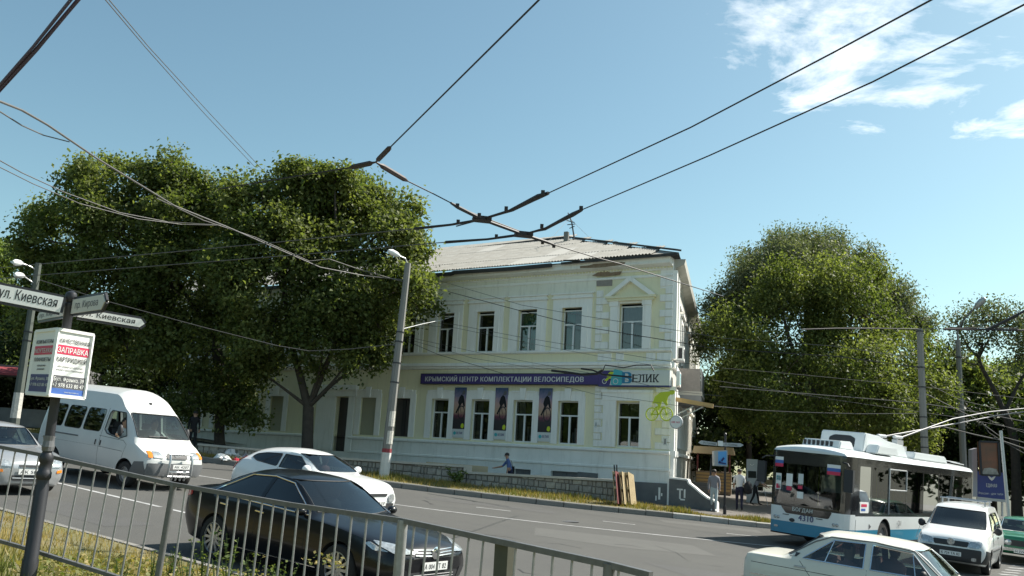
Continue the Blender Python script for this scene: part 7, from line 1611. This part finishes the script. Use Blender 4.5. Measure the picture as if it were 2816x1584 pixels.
# ================================================================== trees
leaf_mat('leaf_maple', (0.054, 0.082, 0.020), (0.215, 0.240, 0.078), 0.5)
leaf_mat('leaf_bright', (0.058, 0.085, 0.019), (0.22, 0.245, 0.076), 0.5)
leaf_mat('leaf_silver', (0.072, 0.092, 0.045), (0.185, 0.205, 0.120), 0.35)
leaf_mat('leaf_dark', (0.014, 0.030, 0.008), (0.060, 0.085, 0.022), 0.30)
leaf_mat('leaf_far', (0.07, 0.11, 0.02), (0.16, 0.20, 0.05), 0.40)
def crown(name, blobs, n, size, mname, parent, org, clump=0.42, per=26, aspect=0.62, fill=0.6, droop=0.2, lobes=9, tall=.75):
    """leaves gathered in clumps near the skins of overlapping lobes"""
    L = []
    for c, r in blobs:                                   # boughs: smaller lobes standing out of each lobe
        L.append((*c, *(q * .78 for q in r), .35))
        for q in range(lobes):
            d = rng.normal(size=3); d[2] = d[2] * .8 + .25; d /= np.linalg.norm(d); f = rng.uniform(.26, .50); o_ = rng.uniform(.62, .88)
            L.append((c[0] + d[0] * r[0] * o_, c[1] + d[1] * r[1] * o_, c[2] + d[2] * r[2] * o_, r[0] * f, r[1] * f, r[2] * f * rng.uniform(.7, 1.0), 1.0))
    B = np.array(L); wgt = (B[:, 3] * B[:, 4] * B[:, 5]) ** 0.62 * B[:, 6]; wgt /= wgt.sum()
    nc = max(1, n // per); k = rng.choice(len(B), nc, p=wgt); d = rng.normal(size=(nc, 3)); d[:, 2] += .15; d /= np.linalg.norm(d, axis=1)[:, None]
    rad = np.where(rng.random(nc) < fill, rng.uniform(.85, 1.08, nc), rng.uniform(.35, .95, nc))
    cc = B[k, :3] + d * B[k, 3:6] * rad[:, None]
    lobe_t = rng.normal(.45, .16, len(B)); ctint = np.clip(lobe_t[k] + rng.normal(0, .16, nc), 0, 1)
    cs = rng.uniform(.6, 1.35, nc) * clump
    pos = np.repeat(cc, per, 0) + np.clip(rng.normal(size=(nc * per, 3)), -1.7, 1.7) * np.repeat(cs, per)[:, None] * np.array([1, 1, tall])
    out = np.repeat(d, per, 0); N = len(pos)
    nr = rng.normal(size=(N, 3)) * .75 + out * .45 + np.array([0, 0, .65]); nr /= np.linalg.norm(nr, axis=1)[:, None]
    a = rng.normal(size=(N, 3)); a[:, 2] -= droop * 2; a -= nr * (a * nr).sum(1)[:, None]; a /= np.linalg.norm(a, axis=1)[:, None]; b_ = np.cross(nr, a)
    s = size * rng.uniform(.6, 1.35, N)
    w = s * aspect * .5
    p0 = pos - a * (s * .5)[:, None]; p2 = pos + a * (s * .5)[:, None] - nr * (s * .12)[:, None]
    mid = pos - a * (s * .06)[:, None] + nr * (s * .05)[:, None]
    p1 = mid + b_ * w[:, None]; p3 = mid - b_ * w[:, None]
    V = np.stack([p0, p1, p2, p3], 1).reshape(-1, 3) - np.array(org)
    tint = np.clip(np.repeat(ctint, per) + rng.normal(0, .16, N), 0, 1)
    return np_mesh(name, V, 4, mname, tint, parent)
def px_blobs(lst, Y, depth=1.0, jit=1.5):
    out = []
    for (px, py, rp) in lst:
        c = at(px, py, Y + random.uniform(-jit, jit)); r = rp * Y / FPX; out.append(((c.x, c.y, c.z), (r, r * depth, r)))
    return out
def limb(b, pts, r0, r1, n=8):
    P = smooth_line(pts, 5); m_ = len(P); b.tube(P, [r0 + (r1 - r0) * (i / (m_ - 1)) ** .8 for i in range(m_)], n)
def tree(name, label, base, trunk, blobs, n, size, mname, r0=.25, branch=True, group=None, **kw):
    t = thing(name, label, 'tree', base, 0, group); o = Vector(base)
    b = MB()
    ends = []
    for path, ra, rb in trunk: limb(b, [Vector(p) - o for p in path], ra, rb, 10); ends.append(Vector(path[-1]))
    b.build('trunk', 'bark', t, smooth=60)
    if branch:
        b = MB()
        for (c, r) in blobs:
            c = Vector(c); e = min(ends, key=lambda q: (q - c).length); mid = (e + c) / 2 + Vector((random.uniform(-.3, .3), random.uniform(-.3, .3), random.uniform(-.2, .5)))
            limb(b, [e - o, mid - o, c - o], .11, .035, 6)
            for k in range(5):
                d = Vector((random.gauss(0, 1), random.gauss(0, 1), random.gauss(.5, .8))).normalized(); q = c + Vector((d.x * r[0], d.y * r[1], d.z * r[2])) * .85; limb(b, [c - o, (c + q) / 2 + Vector((0, 0, .15)) - o, q - o], .035, .008, 4)
        b.build('limbs', 'bark', t, smooth=60)
    crown('crown', blobs, n, size, mname, t, o, **kw)
    return t
def gz(x, y): return road(x, y) + .17
# left front tree (forked trunk by the entrance)
Yt = 41.0; bp = at(846, 1290, Yt); base = (bp.x, bp.y, path_z(bp.x, bp.y))
tr = [([base, at(845, 1230, Yt), at(848, 1120, Yt)], .30, .25), ([at(848, 1125, Yt), at(832, 1060, Yt), at(812, 985, Yt), at(790, 880, Yt), at(780, 740, Yt)], .22, .09), ([at(848, 1122, Yt), at(872, 1065, Yt - .1), at(905, 985, Yt - .3), at(950, 880, Yt - .4), at(965, 740, Yt - .4)], .17, .07)]
bl = px_blobs([(840, 650, 165), (985, 620, 125), (1080, 690, 95), (760, 760, 170), (950, 790, 165), (1105, 800, 85), (860, 545, 95), (720, 590, 110), (1045, 905, 90), (890, 930, 120), (740, 930, 130), (1000, 545, 70), (1100, 620, 75), (920, 500, 50), (800, 500, 60), (1160, 850, 45), (1010, 985, 45), (955, 1000, 40), (700, 1010, 70)], Yt, 1.0)
tree('maple_tree', 'big leafy maple with forked trunk standing before the entrance', base, tr, bl, 98000, .195, 'leaf_maple', clump=.33, per=34, fill=.7)
# left rear tree
Yt = 43.0; bp = at(603, 1290, Yt); base = (bp.x, bp.y, path_z(bp.x, bp.y))
tr = [([base, at(603, 1200, Yt), at(606, 1080, Yt), at(590, 940, Yt)], .28, .2), ([at(592, 950, Yt), at(520, 820, Yt), at(430, 700, Yt)], .17, .07), ([at(592, 950, Yt), at(600, 800, Yt), at(560, 640, Yt)], .15, .06)]
bl = px_blobs([(330, 640, 165), (185, 640, 110), (480, 610, 140), (300, 800, 185), (130, 760, 90), (480, 800, 160), (600, 680, 120), (250, 545, 100), (430, 520, 95), (350, 960, 140), (520, 950, 130), (600, 1050, 85), (520, 1110, 50), (650, 1120, 60), (110, 880, 70), (300, 470, 45), (470, 450, 40), (560, 560, 75), (660, 560, 70), (70, 650, 45), (690, 1150, 35)], Yt, 1.0)
tree('maple_tree', 'widest leafy maple at left, its trunk standing behind the low pale wall', base, tr, bl, 112000, .195, 'leaf_maple', clump=.33, per=34, fill=.7)
# third tree deeper at left
Yt = 48.0; bp = at(250, 1240, Yt); base = (bp.x, bp.y, gz(bp.x, bp.y))
bl = px_blobs([(150, 900, 120), (300, 930, 130), (430, 960, 110), (60, 960, 80), (220, 1010, 90), (350, 1050, 80), (470, 1060, 70)], Yt)
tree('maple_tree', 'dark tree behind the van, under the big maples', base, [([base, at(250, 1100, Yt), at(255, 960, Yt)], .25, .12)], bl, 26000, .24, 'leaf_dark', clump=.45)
Yt = 66.0; bp = at(10, 1200, Yt); base = (bp.x, bp.y, gz(bp.x, bp.y))
bl = px_blobs([(5, 740, 60), (20, 850, 55), (-20, 850, 80), (0, 960, 80), (-40, 700, 60)], Yt)
tree('far_tree', 'light green tree far off at the left edge', base, [([base, at(5, 1000, Yt), at(0, 850, Yt)], .3, .15)], bl, 12000, .34, 'leaf_far', clump=.6)
# right: bright front tree, silvery one behind
Yt = 44.5; bp = at(2250, 1330, Yt); base = (bp.x, bp.y, gz(bp.x, bp.y))
bl = px_blobs([(2170, 900, 150), (2040, 910, 95), (2340, 870, 130), (2450, 1000, 105), (2140, 1060, 150), (2320, 1060, 150), (2480, 1110, 85), (2020, 1050, 85), (2240, 800, 110), (2120, 800, 70), (2540, 960, 45), (2560, 1060, 55), (2200, 1170, 90), (2360, 1190, 90), (2500, 1210, 70), (2060, 1150, 60), (2400, 780, 60)], Yt, 1.15)
tree('lime_tree', 'broad bright green tree right of the corner building', base, [([base, at(2250, 1220, Yt), at(2240, 1060, Yt)], .32, .2), ([at(2240, 1070, Yt), at(2180, 960, Yt), at(2150, 850, Yt)], .16, .06), ([at(2240, 1070, Yt), at(2320, 960, Yt), at(2350, 840, Yt)], .16, .06)], bl, 98000, .18, 'leaf_bright', clump=.34, aspect=.5, tall=1.2, droop=.6)
Yt = 50.0; bp = at(2230, 1330, Yt); base = (bp.x, bp.y, gz(bp.x, bp.y))
bl = px_blobs([(2200, 770, 120), (2100, 790, 95), (2320, 760, 110), (2010, 850, 70), (2420, 840, 85), (2230, 690, 60), (2490, 900, 60), (2150, 690, 45), (2300, 680, 40), (1970, 850, 40), (2060, 720, 40), (2380, 720, 40), (2530, 900, 35), (1960, 930, 50)], Yt, 1.0)
tree('poplar_tree', 'taller silvery green tree rising behind the bright one', base, [([base, at(2230, 1050, Yt), at(2225, 800, Yt)], .35, .12)], bl, 80000, .18, 'leaf_silver', clump=.36, aspect=.42, per=18, tall=1.15, droop=.5, lobes=11)
# far right: thin crown with bare limbs
Yt = 53.0; bp = at(2790, 1330, Yt); base = (bp.x, bp.y, gz(bp.x, bp.y))
tr = [([base, at(2790, 1220, Yt), at(2760, 1130, Yt)], .3, .22), ([at(2762, 1135, Yt), at(2735, 1075, Yt), at(2700, 1010, Yt), at(2690, 980, Yt)], .17, .09), ([at(2692, 985, Yt), at(2720, 930, Yt), at(2740, 880, Yt)], .07, .03), ([at(2692, 985, Yt), at(2660, 950, Yt), at(2640, 910, Yt)], .07, .03), ([at(2762, 1135, Yt), at(2810, 1040, Yt), at(2850, 1000, Yt)], .12, .06), ([at(2700, 1005, Yt), at(2650, 995, Yt), at(2610, 960, Yt)], .05, .02)]
bl = px_blobs([(2640, 905, 45), (2700, 880, 55), (2770, 890, 55), (2820, 920, 60), (2690, 950, 55), (2610, 960, 30), (2800, 990, 60), (2850, 950, 60)], Yt)
t = tree('acacia_tree', 'thin-crowned tree with dark bare limbs at the right edge', base, tr, bl, 9000, .17, 'leaf_silver', branch=True, clump=.5, per=14, fill=.3)
# row of dark trees closing the square behind the trolleybus
rows_ = [(1990, 1120, 62, 85), (2090, 1200, 64, 70), (2200, 1230, 66, 80), (2400, 1240, 66, 80), (2560, 1120, 60, 95), (2620, 1040, 60, 70), (2650, 1200, 58, 95), (2730, 1120, 62, 110), (2800, 1220, 58, 100), (2830, 1080, 64, 100), (2480, 1270, 66, 60), (2300, 1290, 68, 50), (2160, 1080, 58, 95), (2330, 1080, 60, 100), (2460, 1130, 58, 80), (2060, 1060, 58, 70), (1958, 1235, 57, 42)]
for k, (px, py, Yt, rp) in enumerate(rows_):
    bp = at(px, 1330, Yt); base = (bp.x, bp.y, gz(bp.x, bp.y)); bl = px_blobs([(px, py, rp), (px - rp * .5, py + rp * .4, rp * .75), (px + rp * .5, py + rp * .35, rp * .75), (px + rp * .1, py + rp * .9, rp * .7), (px - rp * .3, py - rp * .5, rp * .55)], Yt)
    tree('background_tree', ['dark tree behind the street-name post', 'low dark tree left of the trolleybus roof', 'dark tree right behind the trolleybus front', 'dark tree behind the trolleybus middle', 'dark tree behind the concrete trolley post', 'small tree top between the two right posts', 'dark tree behind the lamp post right of the trolleybus', 'dark tree behind the thin-crowned tree', 'dark tree above the green saloon car', 'dark tree at the right edge, upper one', 'low dark tree behind the trolleybus tail', 'lowest dark bush tree behind the trolleybus windows', 'dark tree filling behind the broad bright tree, left part', 'dark tree filling behind the broad bright tree, middle part', 'dark tree filling behind the broad bright tree, right part', 'dark tree behind the broad bright tree next to the building', 'small dark bush behind the brown kiosk'][k], base, [([base, at(px, py + rp, Yt), at(px, py, Yt)], .22, .1)], bl, 9000, .30, ['leaf_dark', 'leaf_maple', 'leaf_dark', 'leaf_bright'][k % 4], branch=False, group='trees behind the trolleybus', clump=.5, fill=.6)

# ---- weeds on the near bank
def weed(px, py, Y, label, H=.55, n=7, mname='weed_leaf', name='weed'):
    p = at(px, py, Y); base = Vector((p.x, p.y, bank_z(p.x, p.y) if Y < 20 else verge_far_z(p.x, p.y))); t = thing(name, label, 'weed', base, 0, 'weeds')
    b = MB(); V = []; T = []
    for k in range(n):
        a_ = random.uniform(0, 6.28); l_ = random.uniform(.05, .35 if Y < 20 else .75) * H; h_ = H * random.uniform(.55 if Y < 20 else .3, 1.05 if Y < 20 else .75); tip = Vector((math.cos(a_) * l_, math.sin(a_) * l_, h_)); b.tube([Vector((0, 0, -.03)), tip * .5 + Vector((0, 0, .05 * H)), tip], .004 if Y < 20 else .01, 4)
        for j in range(9):
            f = random.uniform(.2, 1); c_ = tip * f + Vector((0, 0, .04)) ; d = Vector((random.gauss(0, 1), random.gauss(0, 1), random.gauss(.1, .5))).normalized(); s_ = H * (random.uniform(.05, .12) if Y < 20 else random.uniform(.12, .26)); sd = d.cross(Vector((random.gauss(0, .4), random.gauss(0, .4), 1))).normalized() * s_ * .35
            V += [c_, c_ + d * s_ * .5 + sd, c_ + d * s_, c_ + d * s_ * .5 - sd]; T.append(random.random())
    b.build('stems', 'weed_leaf', t); np_mesh('leaves', np.array([tuple(v) for v in V]), 4, mname, T, t); return t
for k, (px, py, Y, H) in enumerate(((470, 1560, 10.6, .42), (560, 1575, 10.8, .62), (630, 1560, 11.0, .70), (690, 1575, 10.6, .55), (740, 1580, 10.4, .5), (510, 1580, 10.0, .4), (600, 1600, 9.6, .5), (420, 1560, 10.2, .36), (770, 1600, 9.9, .45), (660, 1600, 9.5, .42), (330, 1590, 9.4, .28), (780, 1590, 10.6, .5))):
    weed(px, py, Y, ['bushy weed left of the saloon rear wheel', 'tall thin weed before the saloon rear bumper', 'tallest weed before the saloon rear wheel', 'weed right of the saloon rear wheel', 'reddish weed under the saloon door', 'low weed between railing posts', 'leafy weed at the bottom edge before the saloon', 'short weed left of the railing post', 'weed at bottom edge under the saloon front door', 'low leafy weed close to the railing', 'small weed in the grass near the sign post', 'thin weed before the saloon sill'][k], H, 9, 'weed_leaf')
weed(1258, 1338, 35.6, 'fern-like dark weed growing at the foot of the stone wall', .95, 12, 'weed_leaf', 'wall_weed')
n = 5200; bx_ = np.column_stack([rng.uniform(-5.2, -1.6, n), rng.uniform(8.6, 12.6, n)]); kp = np.array([((x + 3.4) / 1.8) ** 2 + ((y - 10.6) / 1.9) ** 2 < 1 + .3 * math.sin(x * 5) for x, y in bx_]); bx_ = bx_[kp]; zz = np.array([bank_z(x, y) for x, y in bx_])
V = []; T = []
for (x, y), z in zip(bx_, zz):
    c_ = Vector((x, y, z + random.uniform(.02, .16))); d = Vector((random.gauss(0, 1), random.gauss(0, 1), random.gauss(.3, .5))).normalized(); s_ = random.uniform(.03, .075); sd = d.cross(Vector((random.gauss(0, .5), random.gauss(0, .5), 1))).normalized() * s_ * .4; V += [c_, c_ + d * s_ * .5 + sd, c_ + d * s_, c_ + d * s_ * .5 - sd]; T.append(random.random())
o = np_mesh('bank_weeds', np.array([tuple(v) for v in V]), 4, 'grass_green', T); tag(o, 'mat of low leafy weeds on the bank beside the black saloon', 'weeds', kind='stuff')
# dry leaves on the bank at left

# trees added out of view, only to be mirrored in glass and paint
for k, (x, y, h_) in enumerate(((36, 8, 11), (41, 16, 10), (37, 42, 11), (42, 47, 12), (48, 51, 11), (36, 53, 12), (47, 40, 11), (30, -10, 11), (-34, -2, 12), (-40, 8, 11), (-27, 4, 10), (-46, 14, 12), (-44, 21, 13), (-50, 26, 13), (-47, 32, 12), (-55, 18, 14), (-38, 26, 11), (-58, 34, 13), (-52, 8, 12))):
    base = (x, y, road(x, y)); bl = [((x, y, h_ * .58), (4.2, 4.2, h_ * .38)), ((x + 2, y + 1.5, h_ * .42), (3.2, 3.2, 3.0)), ((x - 2, y - 1, h_ * .44), (3.2, 3.2, 3.0))]
    tree('reflection_tree', 'added leafy tree beyond the picture edge, there for reflections', base, [([base, (x, y, h_ * .3), (x, y, h_ * .6)], .25, .12)], bl, 8000, .40, 'leaf_dark', branch=False, group='added trees for reflections', clump=.8, lobes=5)
# ================================================================== people: one skinned body each
def person(name, label, loc, rz, joints, regions, hair='hair_dark', extra=None, scale=1.0):
    """joints: {name: (pos, radius)}; x = forward, y = left"""
    t = thing(name, label, 'person', loc, rz); J = joints
    E = [('pelvis', 'spine'), ('spine', 'chest'), ('chest', 'neck'), ('neck', 'head'), ('head', 'crown')]
    for s_ in 'lr':
        E += [('chest', 'sho' + s_), ('sho' + s_, 'elb' + s_), ('elb' + s_, 'wri' + s_), ('wri' + s_, 'pal' + s_), ('pelvis', 'hip' + s_), ('hip' + s_, 'kne' + s_), ('kne' + s_, 'ank' + s_), ('ank' + s_, 'toe' + s_)]
        w, p = Vector(J['wri' + s_][0]), Vector(J['pal' + s_][0]); d = (p - w).normalized(); sd = d.cross(Vector((0, 0, 1))); sd = sd.normalized() if sd.length > .2 else Vector((1, 0, 0)); dn = d.cross(sd)
        for k, (o_, l_) in enumerate(((-.03, .07), (-.01, .085), (.012, .08), (.033, .06))):
            J[f'fin{k}{s_}'] = (p + sd * o_ * .8 + d * l_ - dn * .015, .0095); E.append(('pal' + s_, f'fin{k}{s_}'))
        J['thu' + s_] = (w + d * .05 - sd * .06, .011); E.append(('wri' + s_, 'thu' + s_))
    names = list(J); idx = {k: i for i, k in enumerate(names)}
    me = bpy.data.meshes.new('body'); me.from_pydata([Vector(J[k][0]) for k in names], [(idx[a], idx[b]) for a, b in E], [])
    o = bpy.data.objects.new('body', me); COL.objects.link(o); o.modifiers.new('s', 'SKIN'); sk = me.skin_vertices[0].data
    for k in names: r = J[k][1]; sk[idx[k]].radius = (r, r) if not isinstance(r, tuple) else r
    sk[idx['pelvis']].use_root = True
    sb = o.modifiers.new('b', 'SUBSURF'); sb.levels = 1; sb.render_levels = 1
    dg = bpy.context.evaluated_depsgraph_get(); dg.update(); r = bpy.data.meshes.new_from_object(o.evaluated_get(dg)); bpy.data.objects.remove(o)
    mats = []; segs = []
    for a, b in E:
        reg = 'skin'
        if a in ('pelvis', 'spine') and b in ('spine', 'chest') or (a == 'chest' and b.startswith('sho')) or a.startswith('sho'): reg = 'top'
        if a == 'chest' and b == 'neck': reg = 'top'
        if a.startswith('elb'): reg = regions.get('sleeve', 'skin')
        if b.startswith('hip') or a.startswith('hip') or a.startswith('kne'): reg = 'legs'
        if a.startswith('ank'): reg = 'shoes'
        segs.append((Vector(J[a][0]), Vector(J[b][0]), reg))
    slots = {'skin': 'skin', **{k: v for k, v in regions.items() if k in ('top', 'legs', 'shoes')}}; order = list(slots)
    for k in order: r.materials.append(M[slots[k]])
    for p in r.polygons:
        c = p.center; best = (9, 'skin')
        for a, b, reg in segs:
            ab = b - a; f = max(0, min(1, (c - a).dot(ab) / max(1e-9, ab.length_squared))); dd = (c - (a + ab * f)).length
            if dd < best[0]: best = (dd, reg)
        reg = best[1]; p.material_index = order.index(reg if reg in order else 'skin')
    smooth_mesh(r, 180); link('body', r, t)
    hp = Vector(J['head'][0]); b = MB(); b.lathe([(.098, .02), (.105, .06), (.09, .11), (.05, .145), (.004, .15)], 14, hp + Vector((-.015, 0, -.01))); b.build('hair', hair, t, smooth=60)
    b = MB(); b.bar(hp + Vector((.085, 0, .0)), hp + Vector((.115, 0, -.025)), .02, .03)
    for s_ in (1, -1): b.obox(hp + Vector((0, .09 * s_, -.01)), (.018, 0, 0), (0, .012, 0), (0, 0, .03))
    b.build('nose_and_ears', 'skin', t); b = MB()
    for s_ in (1, -1): b.obox(hp + Vector((.084, .033 * s_, .012)), (.006, 0, 0), (0, .014, 0), (0, 0, .006))
    b.obox(hp + Vector((.083, 0, -.052)), (.006, 0, 0), (0, .022, 0), (0, 0, .004)); b.build('eyes_and_mouth', 'hair_dark', t)
    if extra: extra(t)
    t.scale = (scale,) * 3
    return t
def stand(lean=0.0, stride=0.25, armL=(.0, .05), armR=(.0, .05), bend=0.0):
    """walking pose: stride between feet; arms given as forward offsets of elbow and wrist"""
    s = stride; J = {'pelvis': ((0, 0, .94), .125), 'spine': ((.02 + lean * .3, 0, 1.12), .125), 'chest': ((.03 + lean, 0, 1.34), .135), 'neck': ((.03 + lean * 1.3, 0, 1.50), .058), 'head': ((.05 + lean * 1.5, 0, 1.62), .088), 'crown': ((.05 + lean * 1.5, 0, 1.70), .07)}
    for k, y, arm, ph in (('l', 1, armL, 1), ('r', -1, armR, -1)):
        J['sho' + k] = ((.02 + lean, .185 * y, 1.40), .068); ex, wx = arm[0], arm[1]; ez = 1.12 if len(arm) < 3 else arm[2]; wz_ = .90 if len(arm) < 4 else arm[3]
        J['elb' + k] = ((lean + ex, .235 * y, ez), .048); J['wri' + k] = ((lean + wx, .23 * y, wz_), .032); d = (Vector(J['wri' + k][0]) - Vector(J['elb' + k][0])).normalized(); J['pal' + k] = (Vector(J['wri' + k][0]) + d * .07, .028)
        J['hip' + k] = ((0, .095 * y, .88), .10); J['kne' + k] = ((s * .45 * ph + .05, .10 * y, .50), .068); J['ank' + k] = ((s * ph - .02, .10 * y, .09 + (0.03 if ph < 0 else 0)), .045); J['toe' + k] = ((s * ph + .17, .11 * y, .035 + (0.0 if ph > 0 else 0.0)), .035)
    return J
def bag_back(t):
    b = MB(); b.obox((-.14, -.2, 1.02), (.05, 0, 0), (0, .12, 0), (0, 0, .16)); b.build('bag', 'cloth_black', t); b = MB(); b.tube([(-.12, -.2, 1.16), (-.02, .0, 1.42), (.12, .12, 1.40), (.12, -.02, 1.15), (-.1, -.2, 1.1)], .012, 5); b.build('bag_strap', 'cloth_black', t)
px_ = at(1397, 1300, 38.4); person('person', 'man in blue t-shirt with black shoulder bag reaching forward behind the stone wall', (px_.x + .1, 38.4, path_z(px_.x, 38.4)), R(190), stand(.10, .22, (.05, .1), (.22, .55, 1.16, 1.08)), {'top': 'cloth_blue', 'legs': 'cloth_navy', 'shoes': 'cloth_black'}, extra=bag_back, scale=.985)
px_ = at(1963, 1408, 36.0); person('person', 'person in grey top and pale jeans walking beside the dark street-name post', (px_.x, 36.0, road(px_.x, 36) + .17), R(250), stand(.02, .20, (.03, .10), (-.05, -.02)), {'top': 'cloth_grey', 'legs': 'cloth_pale', 'shoes': 'cloth_white', 'sleeve': 'top'}, scale=.95)
def bag_side(t):
    b = MB(); b.lathe([(.03, -.25), (.16, -.2), (.2, 0), (.14, .2), (.04, .3)], 12, (-.02, -.36, .95)); b.build('bag', 'cloth_black', t, smooth=60)
px_ = at(2033, 1402, 38.5); person('person', 'man in white shirt and black trousers carrying a dark bag in the side street', (px_.x, 38.5, road(px_.x, 38.5) + .17), R(75), stand(.03, .16, (.05, .15, 1.14, 1.0), (-.03, .0)), {'top': 'cloth_white', 'legs': 'cloth_navy', 'shoes': 'cloth_black'}, extra=bag_side, scale=1.0)
def stick(t):
    b = MB(); b.tube([(.42, .2, .95), (.62, .24, .0)], .014, 6); b.build('walking_stick', 'metal_light', t)
px_ = at(2076, 1384, 44.0); person('person', 'stooping person in pale shirt with walking stick before the grey terminal', (px_.x, 44.0, road(px_.x, 44) + .17), R(-20), stand(.22, .2, (.2, .4, 1.1, .95), (.15, .3, 1.1, .95)), {'top': 'cloth_grey', 'legs': 'cloth_black', 'shoes': 'cloth_black'}, extra=stick, hair='cloth_white', scale=.96)
px_ = at(528, 1215, 40.5); person('person', 'person in dark clothes in the shade beside the left maple trunk', (px_.x, 40.5, path_z(px_.x, 40.5)), R(-60), stand(.02, .15), {'top': 'cloth_black', 'legs': 'cloth_black', 'shoes': 'cloth_black', 'sleeve': 'top'}, scale=1.0)

# ================================================================== small things in the side street
p = at(2068, 1390, 46); t = thing('info_terminal', 'tall grey payment terminal with dark screen in the side street', 'terminal', (p.x, 46, road(p.x, 46) + .17), R(-15))
b = MB(); b.box(-.28, .28, -.2, .2, 0, 2.2); b.build('case', 'metal_light', t); b = MB(); b.box(-.2, .2, -.215, -.201, 1.25, 1.6); b.build('screen', 'room_dark', t); b = MB(); b.bar((-.1, -.21, 1.95), (-.02, -.21, 1.87), .01, .03); b.bar((-.02, -.21, 1.87), (.1, -.21, 1.97), .01, .03); b.build('tick_mark', 'sign_white', t)
p = at(1962, 1380, 52); t = thing('kiosk', 'small brown kiosk with tan awning deep in the side street', 'kiosk', (p.x, 52, road(p.x, 52) + .17), R(-15))
b = MB(); b.box(-1.0, 1.0, -.8, .8, 0, 1.25); b.build('counter', 'brick_raw', t)
for k in range(6): b = MB(); b.box(-.95, .95, -.83, -.805, .15 + k * .18, .27 + k * .18); b.build('plank', 'timber_beam', t)
b = MB(); b.box(-.95, -.85, -.75, -.65, 1.25, 2.3); b.box(.85, .95, -.75, -.65, 1.25, 2.3); b.build('frame', 'wood_red', t); b = MB(); b.prism([(-1.2, 2.25), (1.2, 2.25), (1.1, 2.65), (-1.1, 2.65)], -1.1, 1.0, lambda u, v, q: (u, q, v)); b.build('awning', 'ochre_wall', t)
for k, (px, Y) in enumerate(((2010, 58), (2090, 60))):
    p = at(px, 1370, Y); t = thing('park_bench', 'low bench in the side street, ' + ('left' if k == 0 else 'right') + ' one', 'bench', (p.x, Y, road(p.x, Y) + .17), R(10), 'benches in the side street'); b = MB(); b.box(-1.2, 1.2, -.2, .2, .4, .46); b.build('seat', 'wood_pale', t); b = MB(); b.box(-1.2, 1.2, .2, .25, .55, .9); b.build('backrest', 'wood_pale', t)
    for x in (-1, 1): b = MB(); b.box(x - .05, x + .05, -.2, .2, 0, .4); b.build('leg', 'metal_dark', t)
# left: kiosk with red awning behind the van, far building
p = at(40, 1130, 44); t = thing('kiosk', 'dark kiosk with red awning at the left edge behind the van', 'kiosk', (p.x, 44, gz(p.x, 44)), R(12))
b = MB(); b.box(-3.2, 3.2, 0, 3, 0, 3.0); b.build('wall', 'plinth_grey', t); b = MB(); b.box(-2.6, 1.8, -.03, -.001, .9, 2.4); b.build('shop_window', 'car_glass_dark', t); b = MB(); b.prism([(0, 2.9), (-.9, 2.55), (-.9, 2.45), (0, 2.75)], -3.2, .2, lambda u, v, q: (q, u, v)); b.build('awning', 'pole_red', t); b = MB(); b.box(1.9, 3.1, -.1, -.002, .1, 2.2); b.build('grey_panel', 'metal_light', t)
fb = thing('far_building', 'grey plain building far behind the left trees', 'building', (-62, 92, road(-60, 70)), R(20)); b = MB(); holed(b, -14, 14, 0, 9, [(-13 + 3 * k, -11.6 + 3 * k, z0, z0 + 1.7) for k in range(9) for z0 in (1.5, 5.3)], 0, .25); b.build('wall', 'plinth_grey', fb, recalc=False)
b = MB(); b.box(-14.3, 14.3, -.3, 8, 9, 9.5); b.build('roof', 'gutter_dark', fb); b = MB(); b.box(-13.8, 13.8, .3, 7, .3, 8.8); b.build('interior', 'room_dark', fb)
